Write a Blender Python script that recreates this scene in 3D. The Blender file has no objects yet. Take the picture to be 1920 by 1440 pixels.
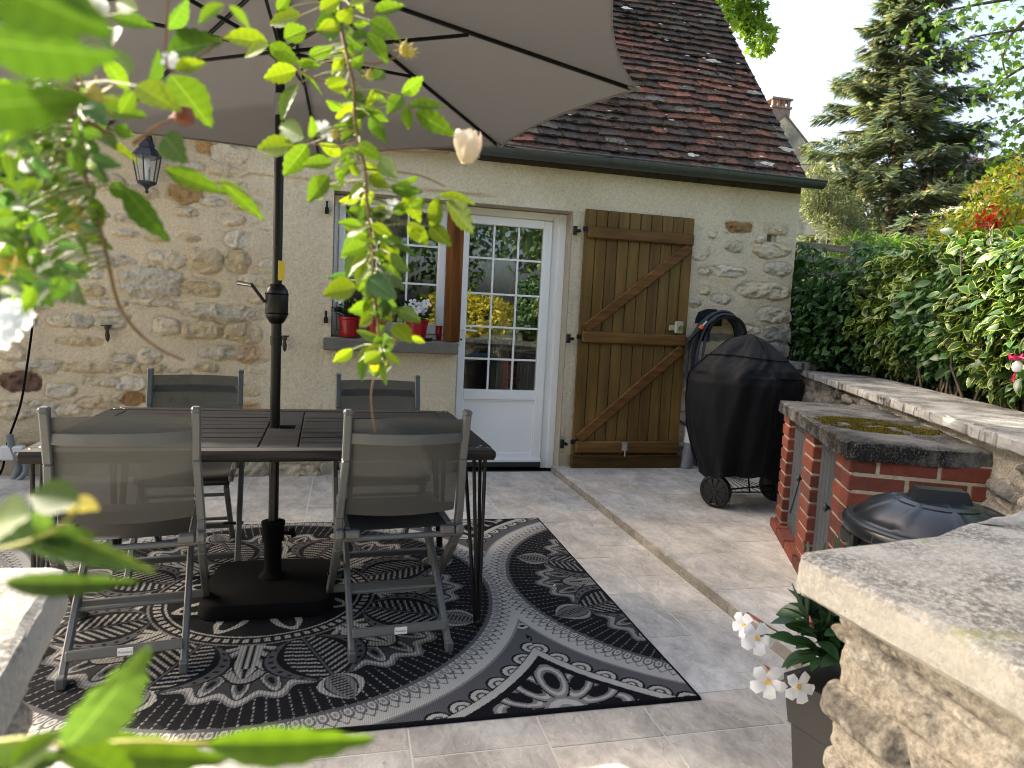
import bpy, math, random
import numpy as np
from mathutils import Vector, Matrix
rng = np.random.default_rng(7)
random.seed(7)
rad = math.radians
col = bpy.context.scene.collection
sc = bpy.context.scene

# ---------------------------------------------------------------- camera
FPX, W0, H0 = 1276.0, 1920, 1440
CAM = np.array([0.0, 0.0, 1.25])
def cam_rot(yaw, pitch, roll):
    cy, sy, cp, sp = math.cos(yaw), math.sin(yaw), math.cos(pitch), math.sin(pitch)
    f = np.array([sy*cp, cy*cp, sp]); r = np.array([cy, -sy, 0.]); u = np.cross(r, f)
    cr, sr = math.cos(roll), math.sin(roll)
    return np.array([cr*r+sr*u, -(-sr*r+cr*u), f])
MR = cam_rot(rad(13.733), rad(-5.575), rad(2.854))
def ray(x, y):
    return MR.T @ np.array([(x-960)/FPX, (y-720)/FPX, 1.0])
def pick(x, y, axis, val):
    """world point seen at photo pixel (x, y) on the plane axis=val"""
    d = ray(x, y); return CAM + d*((val-CAM[axis])/d[axis])
def at(x, y, dist):
    return CAM + ray(x, y)*dist
cd = bpy.data.cameras.new("camera"); cam = bpy.data.objects.new("camera", cd); col.objects.link(cam)
m = Matrix(((MR[0][0], -MR[1][0], -MR[2][0], 0), (MR[0][1], -MR[1][1], -MR[2][1], 0),
            (MR[0][2], -MR[1][2], -MR[2][2], CAM[2]), (0, 0, 0, 1)))
cam.matrix_world = m
cd.sensor_width = 36; cd.lens = FPX*36/W0; cd.clip_start = 0.02; cd.clip_end = 500
cd.dof.use_dof = True; cd.dof.focus_distance = 4.4; cd.dof.aperture_fstop = cd.lens/2.9
sc.camera = cam
sc.render.resolution_x, sc.render.resolution_y = 1024, 768

# ---------------------------------------------------------------- world, sun, exposure
SUN_EL, SUN_AZ = 31.5, -48.0          # azimuth from +Y, positive towards +X
w = bpy.data.worlds.new("World"); sc.world = w; w.use_nodes = True
nt = w.node_tree; nt.nodes.clear()
sky = nt.nodes.new('ShaderNodeTexSky'); sky.sky_type = 'NISHITA'; sky.sun_disc = False
sky.sun_elevation = rad(SUN_EL); sky.sun_rotation = rad(SUN_AZ) % (2*math.pi)
sky.air_density = 0.7; sky.dust_density = 8.0; sky.ozone_density = 1.0
bg = nt.nodes.new('ShaderNodeBackground'); bg.inputs[1].default_value = 0.15
wo = nt.nodes.new('ShaderNodeOutputWorld')
wb = nt.nodes.new('ShaderNodeVectorMath'); wb.operation = 'MULTIPLY'; wb.inputs[1].default_value = (1.03, 1.0, .92); nt.links.new(sky.outputs[0], wb.inputs[0]); nt.links.new(wb.outputs[0], bg.inputs[0]); nt.links.new(bg.outputs[0], wo.inputs[0])
ld = bpy.data.lights.new("sun", 'SUN'); ld.energy = 2.4; ld.angle = rad(0.5); ld.color = (1.0, 0.93, 0.80)
sun = bpy.data.objects.new("sun", ld); col.objects.link(sun)
sd = Vector((math.sin(rad(SUN_AZ))*math.cos(rad(SUN_EL)), math.cos(rad(SUN_AZ))*math.cos(rad(SUN_EL)), math.sin(rad(SUN_EL))))
sun.rotation_euler = sd.to_track_quat('Z', 'Y').to_euler()
sc.view_settings.view_transform = 'Standard'; sc.view_settings.look = 'None'
sc.view_settings.exposure = 2.3; sc.view_settings.gamma = 1.0
sc.render.engine = 'CYCLES'; sc.cycles.pixel_filter_type = 'BLACKMAN_HARRIS'; sc.cycles.filter_width = 1.05
sc.cycles.max_bounces = 8; sc.cycles.transparent_max_bounces = 12; sc.cycles.sample_clamp_indirect = 4.0

# ---------------------------------------------------------------- helpers
def tag(o, label=None, cat=None, group=None, kind=None):
    if label: o['label'] = label
    if cat: o['category'] = cat
    if group: o['group'] = group
    if kind: o['kind'] = kind
    return o
def empty(name, loc, label, cat, group=None, rz=0.0):
    o = bpy.data.objects.new(name, None); col.objects.link(o)
    o.location = loc; o.rotation_euler = (0, 0, rz); o.empty_display_size = 0.1
    return tag(o, label, cat, group)
def mesh(name, V, F, mat, parent=None, C=None, smooth=False, corner=None, mi=None):
    """V (n,3) array, F list of tuples or (m,k) array; C per-vertex colours; corner per-corner colours"""
    me = bpy.data.meshes.new(name); V = np.asarray(V, dtype=np.float32)
    if isinstance(F, np.ndarray):
        k = F.shape[1]; n = F.shape[0]
        me.vertices.add(len(V)); me.vertices.foreach_set('co', V.ravel())
        me.loops.add(n*k); me.loops.foreach_set('vertex_index', F.astype(np.int32).ravel())
        me.polygons.add(n); me.polygons.foreach_set('loop_start', np.arange(0, n*k, k, dtype=np.int32))
        me.polygons.foreach_set('loop_total', np.full(n, k, dtype=np.int32))
        me.update(calc_edges=True)
    else:
        me.from_pydata([tuple(map(float, v)) for v in V], [], [tuple(int(i) for i in f) for f in F])
    if C is not None:
        a = me.attributes.new('Col', 'FLOAT_COLOR', 'POINT')
        cc = np.ones((len(V), 4), dtype=np.float32); cc[:, :3] = C; a.data.foreach_set('color', cc.ravel())
    if corner is not None:
        a = me.attributes.new('Col', 'FLOAT_COLOR', 'CORNER')
        cc = np.ones((len(corner), 4), dtype=np.float32); cc[:, :3] = corner; a.data.foreach_set('color', cc.ravel())
    for mm in (mat if isinstance(mat, (list, tuple)) else [mat]): me.materials.append(mm)
    if mi is not None: me.polygons.foreach_set('material_index', np.asarray(mi, dtype=np.int32))
    if smooth: me.polygons.foreach_set('use_smooth', np.ones(len(me.polygons), dtype=bool))
    me.update()
    o = bpy.data.objects.new(name, me); col.objects.link(o)
    if parent is not None: o.parent = parent
    return o
class MB:
    """collects boxes, tubes, lathes and prisms into ONE mesh"""
    def __init__(s): s.V = []; s.F = []; s.C = []; s.c = None
    def add(s, V, F):
        b = len(s.V); s.V += [tuple(map(float, v)) for v in V]; s.F += [tuple(b+i for i in f) for f in F]
        s.C += [s.c]*len(V); return s
    def box(s, c, d, rz=0, rx=0, ry=0, bev=0.0):
        hx, hy, hz = d[0]/2, d[1]/2, d[2]/2; b = min(bev, hx*.9, hy*.9, hz*.9)
        R = Matrix.Rotation(rz, 3, 'Z') @ Matrix.Rotation(ry, 3, 'Y') @ Matrix.Rotation(rx, 3, 'X')
        if b <= 0:
            P = [(sx*hx, sy*hy, sz*hz) for sz in (-1, 1) for sy in (-1, 1) for sx in (-1, 1)]
            F = [(0, 2, 3, 1), (4, 5, 7, 6), (0, 1, 5, 4), (2, 6, 7, 3), (0, 4, 6, 2), (1, 3, 7, 5)]
        else:
            P = []; idx = {}
            for sx in (-1, 1):
                for sy in (-1, 1):
                    for sz in (-1, 1):
                        idx[sx, sy, sz] = len(P)
                        P += [(sx*hx, sy*(hy-b), sz*(hz-b)), (sx*(hx-b), sy*hy, sz*(hz-b)), (sx*(hx-b), sy*(hy-b), sz*hz)]
            F = []
            for ax in range(3):
                for sg in (-1, 1):
                    q = []
                    for (a, bb) in ((-1, -1), (1, -1), (1, 1), (-1, 1)):
                        k = [0, 0, 0]; k[ax] = sg; k[(ax+1) % 3] = a; k[(ax+2) % 3] = bb
                        q.append(idx[tuple(k)]+ax)
                    F.append(tuple(q) if sg > 0 else tuple(q[::-1]))
            for ax in range(3):
                a1, a2 = (ax+1) % 3, (ax+2) % 3
                for s1 in (-1, 1):
                    for s2 in (-1, 1):
                        k0 = [0]*3; k0[ax] = -1; k0[a1] = s1; k0[a2] = s2
                        k1 = list(k0); k1[ax] = 1
                        i0, i1 = idx[tuple(k0)], idx[tuple(k1)]
                        q = (i0+a1, i1+a1, i1+a2, i0+a2)
                        F.append(q if s1*s2 < 0 else q[::-1])
            for (sx, sy, sz), i in idx.items():
                F.append((i, i+1, i+2) if sx*sy*sz > 0 else (i+2, i+1, i))
        return s.add([tuple(R @ Vector(p) + Vector(c)) for p in P], F)
    def bar(s, p, q, w, h, up=(0, 0, 1), bev=0.0):
        """rectangular bar from p to q, w across, h along up"""
        p, q = Vector(p), Vector(q); d = (q-p); L = d.length; d.normalize()
        x = d.cross(Vector(up)); x.normalize(); z = x.cross(d)
        t = MB(); t.box((0, 0, 0), (w, L, h), bev=bev); c = (p+q)/2
        return s.add([tuple(c + x*v[0] + d*v[1] + z*v[2]) for v in t.V], t.F)
    def sweep(s, pts, w, h, up=(0, 0, 1)):
        """continuous rectangular section along a path"""
        P = [Vector(p) for p in pts]; V = []; U = Vector(up)
        for i, p in enumerate(P):
            d = (P[min(i+1, len(P)-1)]-P[max(i-1, 0)]).normalized(); x = d.cross(U).normalized(); z = x.cross(d)
            V += [tuple(p+x*a*w/2+z*c*h/2) for a, c in ((-1, -1), (1, -1), (1, 1), (-1, 1))]
        n = len(P); F = [(i*4+k, i*4+(k+1) % 4, i*4+4+(k+1) % 4, i*4+4+k) for i in range(n-1) for k in range(4)]
        return s.add(V, F+[(3, 2, 1, 0), (n*4-4, n*4-3, n*4-2, n*4-1)])
    def tube(s, pts, r, n=8, caps=True):
        pts = [Vector(p) for p in pts]; rs = r if isinstance(r, (list, tuple)) else [r]*len(pts)
        V = []; F = []; prev = None
        for i, p in enumerate(pts):
            d = (pts[min(i+1, len(pts)-1)] - pts[max(i-1, 0)]).normalized()
            if prev is None:
                a = Vector((0, 0, 1)) if abs(d.z) < .9 else Vector((1, 0, 0)); u = d.cross(a).normalized()
            else: u = (prev - d*prev.dot(d)).normalized()
            prev = u; v = d.cross(u)
            for k in range(n):
                t = 2*math.pi*k/n; V.append(tuple(p + (u*math.cos(t)+v*math.sin(t))*rs[i]))
        for i in range(len(pts)-1):
            for k in range(n):
                a, b = i*n+k, i*n+(k+1) % n; F.append((a, b, b+n, a+n))
        if caps: F += [tuple(range(n))[::-1], tuple(range((len(pts)-1)*n, len(pts)*n))]
        return s.add(V, F)
    def lathe(s, prof, c=(0, 0, 0), n=24, rot=None):
        """prof: list of (r, z)"""
        V = []; F = []; R = rot or Matrix.Identity(3)
        for (r, z) in prof:
            for k in range(n):
                t = 2*math.pi*k/n; V.append(tuple(R @ Vector((r*math.cos(t), r*math.sin(t), z)) + Vector(c)))
        for i in range(len(prof)-1):
            for k in range(n):
                a, b = i*n+k, i*n+(k+1) % n; F.append((a, b, b+n, a+n))
        F += [tuple(range(n))[::-1], tuple(range((len(prof)-1)*n, len(prof)*n))]
        return s.add(V, F)
    def prism(s, poly, z0, z1, top=None):
        n = len(poly); tp = top or poly
        V = [(x, y, z0) for x, y in poly] + [(x, y, z1) for x, y in tp]
        F = [tuple(range(n))[::-1], tuple(range(n, 2*n))] + [(i, (i+1) % n, (i+1) % n+n, i+n) for i in range(n)]
        return s.add(V, F)
    def build(s, name, mat, parent=None, smooth=False):
        C = None
        if any(c is not None for c in s.C): C = np.array([c if c is not None else (.5, .5, .5) for c in s.C])
        V = np.array(s.V)
        o = mesh(name, V, s.F, mat, parent, C=C)
        if smooth:
            me = o.data; me.polygons.foreach_set('use_smooth', np.ones(len(me.polygons), dtype=bool))
            try: me.set_sharp_from_angle(angle=rad(40))
            except Exception: pass
        return o
# numpy value noise ------------------------------------------------
def vnoise(x, y, seed=0):
    xi = np.floor(x).astype(np.int64); yi = np.floor(y).astype(np.int64); fx = x-xi; fy = y-yi
    fx = fx*fx*(3-2*fx); fy = fy*fy*(3-2*fy)
    def h(a, b):
        n = (a*374761393 + b*668265263 + seed*974634777) & 0xffffffff
        n = ((n ^ (n >> 13))*1274126177) & 0xffffffff
        return ((n ^ (n >> 16)) & 0xffff)/65535.0
    a = h(xi, yi); b = h(xi+1, yi); c = h(xi, yi+1); d = h(xi+1, yi+1)
    return (a*(1-fx)+b*fx)*(1-fy) + (c*(1-fx)+d*fx)*fy
def fbm(x, y, oct=4, seed=0):
    s = 0; a = .5; t = 0
    for i in range(oct):
        s = s + a*vnoise(x*2**i+i*17.3, y*2**i-i*9.1, seed+i); t += a; a *= .5
    return s/t
def sstep(a, b, x):
    t = np.clip((x-a)/(b-a), 0, 1); return t*t*(3-2*t)
def mixc(A, B, t): return A*(1-t[..., None]) + np.asarray(B)*t[..., None]

# materials ---------------------------------------------------------
def mat_new(name):
    m = bpy.data.materials.new(name); m.use_nodes = True; n = m.node_tree
    return m, n, n.nodes['Principled BSDF']
def mat(name, c=(.5, .5, .5), rough=.6, metal=0.0, var=0.0, vs=8.0, bump=0.0, bs=60.0, attr=False, c2=None, c2s=5.0, c2lo=.5, c2hi=.65,
        spec=.5, stretch=(1, 1, 1), det=4.0, coat=0.0):
    """procedural material: base colour (or mesh attribute) x noise variation, optional second colour in patches, noise bump"""
    m, n, p = mat_new(name); L = n.links.new
    tc = n.nodes.new('ShaderNodeTexCoord'); mp = n.nodes.new('ShaderNodeMapping'); mp.inputs['Scale'].default_value = stretch
    L(tc.outputs['Object'], mp.inputs[0])
    if attr: a = n.nodes.new('ShaderNodeAttribute'); a.attribute_name = 'Col'; src = a.outputs['Color']
    else: a = n.nodes.new('ShaderNodeRGB'); a.outputs[0].default_value = (*c, 1); src = a.outputs[0]
    if c2 is not None:
        t = n.nodes.new('ShaderNodeTexNoise'); t.inputs['Scale'].default_value = c2s; t.inputs['Detail'].default_value = 8; t.inputs['Roughness'].default_value = .65
        L(mp.outputs[0], t.inputs['Vector'])
        r = n.nodes.new('ShaderNodeMapRange'); r.inputs[1].default_value = c2lo; r.inputs[2].default_value = c2hi; L(t.outputs[0], r.inputs[0])
        x = n.nodes.new('ShaderNodeMix'); x.data_type = 'RGBA'; L(r.outputs[0], x.inputs[0]); L(src, x.inputs[6]); x.inputs[7].default_value = (*c2, 1); src = x.outputs[2]
    if var > 0:
        t = n.nodes.new('ShaderNodeTexNoise'); t.inputs['Scale'].default_value = vs; t.inputs['Detail'].default_value = det; t.inputs['Roughness'].default_value = .6
        L(mp.outputs[0], t.inputs['Vector'])
        r = n.nodes.new('ShaderNodeMapRange'); r.inputs[1].default_value = .3; r.inputs[2].default_value = .7
        r.inputs[3].default_value = 1-var; r.inputs[4].default_value = 1+var; L(t.outputs[0], r.inputs[0])
        x = n.nodes.new('ShaderNodeVectorMath'); x.operation = 'SCALE'; L(src, x.inputs[0]); L(r.outputs[0], x.inputs['Scale']); src = x.outputs[0]
    L(src, p.inputs['Base Color'])
    p.inputs['Roughness'].default_value = rough; p.inputs['Metallic'].default_value = metal
    p.inputs['Specular IOR Level'].default_value = spec
    if coat: p.inputs['Coat Weight'].default_value = coat
    if bump > 0:
        t = n.nodes.new('ShaderNodeTexNoise'); t.inputs['Scale'].default_value = bs; t.inputs['Detail'].default_value = 6
        L(mp.outputs[0], t.inputs['Vector'])
        b = n.nodes.new('ShaderNodeBump'); b.inputs['Strength'].default_value = bump; b.inputs['Distance'].default_value = .01
        L(t.outputs[0], b.inputs['Height']); L(b.outputs[0], p.inputs['Normal'])
    return m
def leafmat(name, trans=.4, rough=.45, spec=.4, tint=(1.3, 1.35, .6)):
    m, n, p = mat_new(name); L = n.links.new
    a = n.nodes.new('ShaderNodeAttribute'); a.attribute_name = 'Col'
    L(a.outputs['Color'], p.inputs['Base Color']); p.inputs['Roughness'].default_value = rough; p.inputs['Specular IOR Level'].default_value = spec
    t = n.nodes.new('ShaderNodeBsdfTranslucent'); v = n.nodes.new('ShaderNodeVectorMath'); v.operation = 'MULTIPLY'
    L(a.outputs['Color'], v.inputs[0]); v.inputs[1].default_value = tint; L(v.outputs[0], t.inputs['Color'])
    x = n.nodes.new('ShaderNodeMixShader'); x.inputs[0].default_value = trans
    L(p.outputs[0], x.inputs[1]); L(t.outputs[0], x.inputs[2]); L(x.outputs[0], n.nodes['Material Output'].inputs[0])
    return m
# leaves -------------------------------------------------------------
def norm(a): return a/np.maximum(np.linalg.norm(a, axis=-1, keepdims=True), 1e-9)
def leaf_mesh(name, P, D, N, S, tv, tf, tz, cols, mt, parent=None, Wd=None, smooth=False):
    """one mesh of many leaves: template verts tv (x across, y along, z up), faces tf (all same size), zone per face tz; cols (n, zones, 3)"""
    n = len(P); D = norm(np.asarray(D, float)); N = np.asarray(N, float)
    X = norm(np.cross(D, N)); Z = np.cross(X, D)
    tv = np.asarray(tv, float); S = np.asarray(S, float).reshape(n, 1, 1); Wd = S if Wd is None else np.asarray(Wd, float).reshape(n, 1, 1)
    V = P[:, None, :] + X[:, None, :]*tv[None, :, 0:1]*Wd + D[:, None, :]*tv[None, :, 1:2]*S + Z[:, None, :]*tv[None, :, 2:3]*S
    tf = np.asarray(tf); k = len(tv)
    F = (tf[None] + (np.arange(n)*k)[:, None, None]).reshape(-1, tf.shape[1])
    cc = np.repeat(cols[:, np.asarray(tz), :].reshape(-1, 3), tf.shape[1], axis=0)
    return mesh(name, V.reshape(-1, 3), F, mt, parent, corner=cc, smooth=smooth)
def tmpl_ovate(wd=.5, margin=.0, fold=.12, droop=.15, n=5):
    """ovate leaf; if margin>0 the rim is zone 1"""
    ys = np.linspace(0, 1, n); prof = np.sin(np.pi*ys**.8)**.8*wd/2; prof[0] = prof[-1] = 0
    V = []; F = []; Z = []
    for y, p in zip(ys, prof):
        zc = -droop*y*y; i = max(p-margin, 0)
        for x in ((-p, -i, 0, i, p) if margin else (-p, 0, p)): V.append((x, y, zc + fold*abs(x)*2))
    m = 5 if margin else 3
    for a in range(n-1):
        for b in range(m-1):
            F.append((a*m+b, a*m+b+1, (a+1)*m+b+1, (a+1)*m+b)); Z.append(1 if margin and b in (0, m-2) else 0)
    return V, F, Z
def rand_dirs(n, bias=(0, 0, 0), k=1.0):
    v = norm(rng.normal(size=(n, 3))); return norm(v*k + np.asarray(bias))
# ================================================================ materials
M = {}
M['wall'] = mat('stone_render', attr=True, rough=.95, var=.16, vs=60, bump=.6, bs=110, spec=.2, det=10, c2=(.30, .235, .14), c2s=28, c2lo=.60, c2hi=.80)
M['rubble'] = mat('rubble_stone', attr=True, rough=.95, var=.3, vs=60, bump=1.0, bs=110, spec=.2, det=8)
M['plaster'] = mat('plaster', (.46, .40, .31), rough=.95, var=.08, vs=20, bump=.4, bs=150, spec=.2)
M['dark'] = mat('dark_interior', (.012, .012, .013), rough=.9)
M['white'] = mat('white_frame_paint', (.87, .87, .855), rough=.35, var=.02, vs=3)
M['tile'] = mat('clay_tile', attr=True, rough=.9, var=.55, vs=38, bump=1.0, bs=60, c2=(.022, .017, .011), c2s=12, c2lo=.52, c2hi=.64, spec=.2, det=8)
M['gutter'] = mat('zinc_gutter', (.075, .09, .088), rough=.45, metal=.5, var=.15, vs=6)
M['wood'] = None
M['glass'] = None
M['black'] = mat('black_metal', (.0045, .0045, .005), rough=.35, spec=.35)
M['blackmatte'] = mat('black_matte', (.003, .003, .0035), rough=.85, spec=.12, bump=.1, bs=200)
M['iron'] = mat('grey_iron', (.03, .035, .045), rough=.5, metal=.3)
M['chrome'] = mat('chrome', (.6, .6, .6), rough=.25, metal=1)
M['frame'] = mat('taupe_powder_coat', (.098, .104, .104), rough=.38, spec=.5, var=.03, vs=10)
M['slab'] = mat('coping_stone', (.52, .50, .46), rough=.95, var=.28, vs=22, bump=.9, bs=60, c2=(.14, .135, .125), c2s=7, c2lo=.47, c2hi=.62, spec=.2, det=10)
M['slabnear'] = mat('pale_coping_stone', (.60, .57, .50), rough=.95, var=.3, vs=60, bump=1.0, bs=45, c2=(.21, .205, .19), c2s=9, c2lo=.50, c2hi=.66, spec=.2, det=12)
M['concrete'] = mat('weathered_concrete', (.12, .118, .112), rough=.97, var=.35, vs=30, bump=1.0, bs=60, c2=(.045, .045, .042), c2s=5, c2lo=.46, c2hi=.60, spec=.2, det=10)
M['brick'] = mat('red_brick', attr=True, rough=.85, var=.16, vs=30, bump=.4, bs=120, spec=.3)
M['mortar'] = mat('mortar', (.40, .35, .27), rough=.95, var=.2, vs=30, bump=.6, bs=90, spec=.2)
M['greydoor'] = mat('grey_plank_paint', (.055, .062, .072), rough=.55, var=.12, vs=14, stretch=(6, 6, 1))
M['binp'] = mat('black_plastic', (.007, .0075, .009), rough=.42, spec=.4, bump=.1, bs=120)
M['redpot'] = mat('red_glazed_pot', (.30, .006, .012), rough=.3, spec=.5)
M['sill'] = mat('grey_sill_stone', (.15, .14, .12), rough=.9, var=.15, vs=12, bump=.5, bs=80)
M['pipe_grey'] = mat('grey_pipe', (.17, .18, .19), rough=.5)
M['pipe_white'] = mat('white_pipe', (.62, .62, .60), rough=.5)
M['bark'] = mat('bark', (.10, .075, .055), rough=.95, var=.35, vs=12, bump=.8, bs=30, stretch=(1, 1, .3))
M['soil'] = mat('soil', (.05, .04, .03), rough=1, var=.3, vs=20, bump=.6, bs=40)
M['leaf'] = leafmat('leaf', .35)
M['glossleaf'] = leafmat('glossy_leaf', .22, rough=.38, spec=.4)
M['rose'] = leafmat('rose_leaf', .55, rough=.5, spec=.25, tint=(1.35, 1.3, .5))
M['needle'] = leafmat('needle', .35, rough=.7, spec=.2, tint=(1.1, 1.1, .8))
M['petal'] = leafmat('petal', .35, rough=.6, spec=.2, tint=(1, 1, 1))
def mat_speckle(name, base, dark, lich, lo, hi, side=.35, streak=0.0, bd=.004, bsc=120):
    m, n, p = mat_new(name); L = n.links.new; tc = n.nodes.new('ShaderNodeTexCoord')
    def nz(s, d, r=.65): t = n.nodes.new('ShaderNodeTexNoise'); t.inputs['Scale'].default_value = s; t.inputs['Detail'].default_value = d; t.inputs['Roughness'].default_value = r; L(tc.outputs['Object'], t.inputs[0]); return t.outputs[0]
    def mr(x, a0, a1, b0, b1): r = n.nodes.new('ShaderNodeMapRange'); r.inputs[1].default_value = a0; r.inputs[2].default_value = a1; r.inputs[3].default_value = b0; r.inputs[4].default_value = b1; L(x, r.inputs[0]); return r.outputs[0]
    def mx(f, A, c):
        x = n.nodes.new('ShaderNodeMix'); x.data_type = 'RGBA'; L(f, x.inputs[0]); x.inputs[7].default_value = (*c, 1)
        if isinstance(A, tuple): x.inputs[6].default_value = (*A, 1)
        else: L(A, x.inputs[6])
        return x.outputs[2]
    def ma(op, A, B_): q = n.nodes.new('ShaderNodeMath'); q.operation = op; L(A, q.inputs[0]); L(B_, q.inputs[1]); return q.outputs[0]
    g = n.nodes.new('ShaderNodeNewGeometry'); sx = n.nodes.new('ShaderNodeSeparateXYZ'); L(g.outputs['Normal'], sx.inputs[0])
    up = mr(sx.outputs[2], .3, .8, side, 1)                         # weathered top carries full speckle and lichen; side weights the faces, strongest on concrete
    c = mx(mr(nz(5, 4), .35, .7, 0, .5), base, tuple(v*.82 for v in base))
    big = mr(nz(4.5, 6), .38, .58, .10, 1); f = ma('MULTIPLY', ma('MULTIPLY', mr(nz(120, 14, .85), lo, hi, 0, .9), big), up); c = mx(f, c, dark)
    if streak:
        mp = n.nodes.new('ShaderNodeMapping'); mp.inputs['Scale'].default_value = (1, 1, .07); L(tc.outputs['Object'], mp.inputs[0]); ts = n.nodes.new('ShaderNodeTexNoise'); ts.inputs['Scale'].default_value = 26; ts.inputs['Detail'].default_value = 8; L(mp.outputs[0], ts.inputs[0])
        c = mx(ma('MULTIPLY', ma('MULTIPLY', mr(ts.outputs[0], .46, .60, 0, streak), mr(nz(3.5, 2), .40, .55, .1, 1)), mr(sx.outputs[2], .3, .8, 1, 0)), c, tuple(v*.8 for v in dark))
    c = mx(ma('MULTIPLY', ma('MULTIPLY', mr(nz(7, 3), .58, .68, 0, 1), mr(nz(60, 8, .8), .42, .58, 0, .75)), up), c, lich)
    c = mx(mr(nz(190, 4), .66, .70, 0, .8), c, tuple(v*.3 for v in dark))
    L(c, p.inputs['Base Color']); p.inputs['Roughness'].default_value = .95; p.inputs['Specular IOR Level'].default_value = .2
    b = n.nodes.new('ShaderNodeBump'); b.inputs['Strength'].default_value = 1.0; b.inputs['Distance'].default_value = bd; L(nz(bsc, 12, .8), b.inputs['Height']); L(b.outputs[0], p.inputs['Normal']); return m
M['slabnear'] = mat_speckle('speckled_coping', (.44, .425, .385), (.075, .075, .073), (.27, .27, .09), .44, .53)
M['slab'] = mat_speckle('grey_coping', (.40, .395, .375), (.055, .053, .050), (.16, .15, .08), .38, .50, .2, .9)
M['concrete'] = mat_speckle('mossy_concrete', (.21, .205, .195), (.016, .016, .016), (.10, .085, .02), .40, .50, 1.5, 0, .012, 70)
def mat_wood(name, c1, c2, scale=3.0, axis='Z', rough=.5):
    m, n, p = mat_new(name); L = n.links.new
    tc = n.nodes.new('ShaderNodeTexCoord'); mp = n.nodes.new('ShaderNodeMapping')
    s = {'Z': (6, 6, .45), 'X': (.9, 14, 14), 'Y': (14, .9, 14)}[axis]; mp.inputs['Scale'].default_value = s
    L(tc.outputs['Object'], mp.inputs[0])
    t = n.nodes.new('ShaderNodeTexNoise'); t.inputs['Scale'].default_value = scale; t.inputs['Detail'].default_value = 8; t.inputs['Distortion'].default_value = .6; L(mp.outputs[0], t.inputs[0])
    t2 = n.nodes.new('ShaderNodeTexNoise'); t2.inputs['Scale'].default_value = 1.6; t2.inputs['Detail'].default_value = 3; L(tc.outputs['Object'], t2.inputs[0])
    a = n.nodes.new('ShaderNodeAttribute'); a.attribute_name = 'Col'
    r = n.nodes.new('ShaderNodeValToRGB'); r.color_ramp.elements[0].position = .32; r.color_ramp.elements[1].position = .68
    r.color_ramp.elements[0].color = (*c1, 1); r.color_ramp.elements[1].color = (*c2, 1); L(t.outputs[0], r.inputs[0])
    x = n.nodes.new('ShaderNodeVectorMath'); x.operation = 'MULTIPLY'; L(r.outputs[0], x.inputs[0]); L(a.outputs['Color'], x.inputs[1])
    mr = n.nodes.new('ShaderNodeMapRange'); mr.inputs[1].default_value = .3; mr.inputs[2].default_value = .7; mr.inputs[3].default_value = .75; mr.inputs[4].default_value = 1.2; L(t2.outputs[0], mr.inputs[0])
    y = n.nodes.new('ShaderNodeVectorMath'); y.operation = 'SCALE'; L(x.outputs[0], y.inputs[0]); L(mr.outputs[0], y.inputs['Scale'])
    L(y.outputs[0], p.inputs['Base Color']); p.inputs['Roughness'].default_value = rough; p.inputs['Specular IOR Level'].default_value = .18
    b = n.nodes.new('ShaderNodeBump'); b.inputs['Strength'].default_value = .3; b.inputs['Distance'].default_value = .004; L(t.outputs[0], b.inputs['Height']); L(b.outputs[0], p.inputs['Normal'])
    return m
M['shutter'] = mat_wood('stained_pine', (.098, .056, .017), (.178, .106, .032), axis='Z')
M['shutterx'] = mat_wood('stained_pine_rail', (.080, .042, .013), (.165, .092, .028), axis='X')
M['post'] = mat_wood('orange_stained_wood', (.08, .026, .006), (.19, .07, .015), axis='Z', rough=.4)
M['table'] = mat_wood('weathered_dark_wood', (.006, .0068, .0078), (.026, .029, .033), axis='X', rough=.85)
M['tableedge'] = mat_wood('worn_dark_wood', (.009, .009, .009), (.044, .041, .038), axis='X', rough=.75)
def mat_glass():
    m, n, p = mat_new('window_glass'); L = n.links.new
    n.nodes.remove(p)
    g = n.nodes.new('ShaderNodeBsdfGlossy'); g.inputs['Roughness'].default_value = .015; g.inputs['Color'].default_value = (.95, .97, .97, 1)
    t = n.nodes.new('ShaderNodeBsdfTransparent'); t.inputs['Color'].default_value = (.88, .92, .90, 1)
    f = n.nodes.new('ShaderNodeFresnel'); f.inputs['IOR'].default_value = 2.1
    x = n.nodes.new('ShaderNodeMixShader'); L(f.outputs[0], x.inputs[0]); L(t.outputs[0], x.inputs[1]); L(g.outputs[0], x.inputs[2])
    L(x.outputs[0], n.nodes['Material Output'].inputs[0]); return m
M['glass'] = mat_glass()
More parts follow.
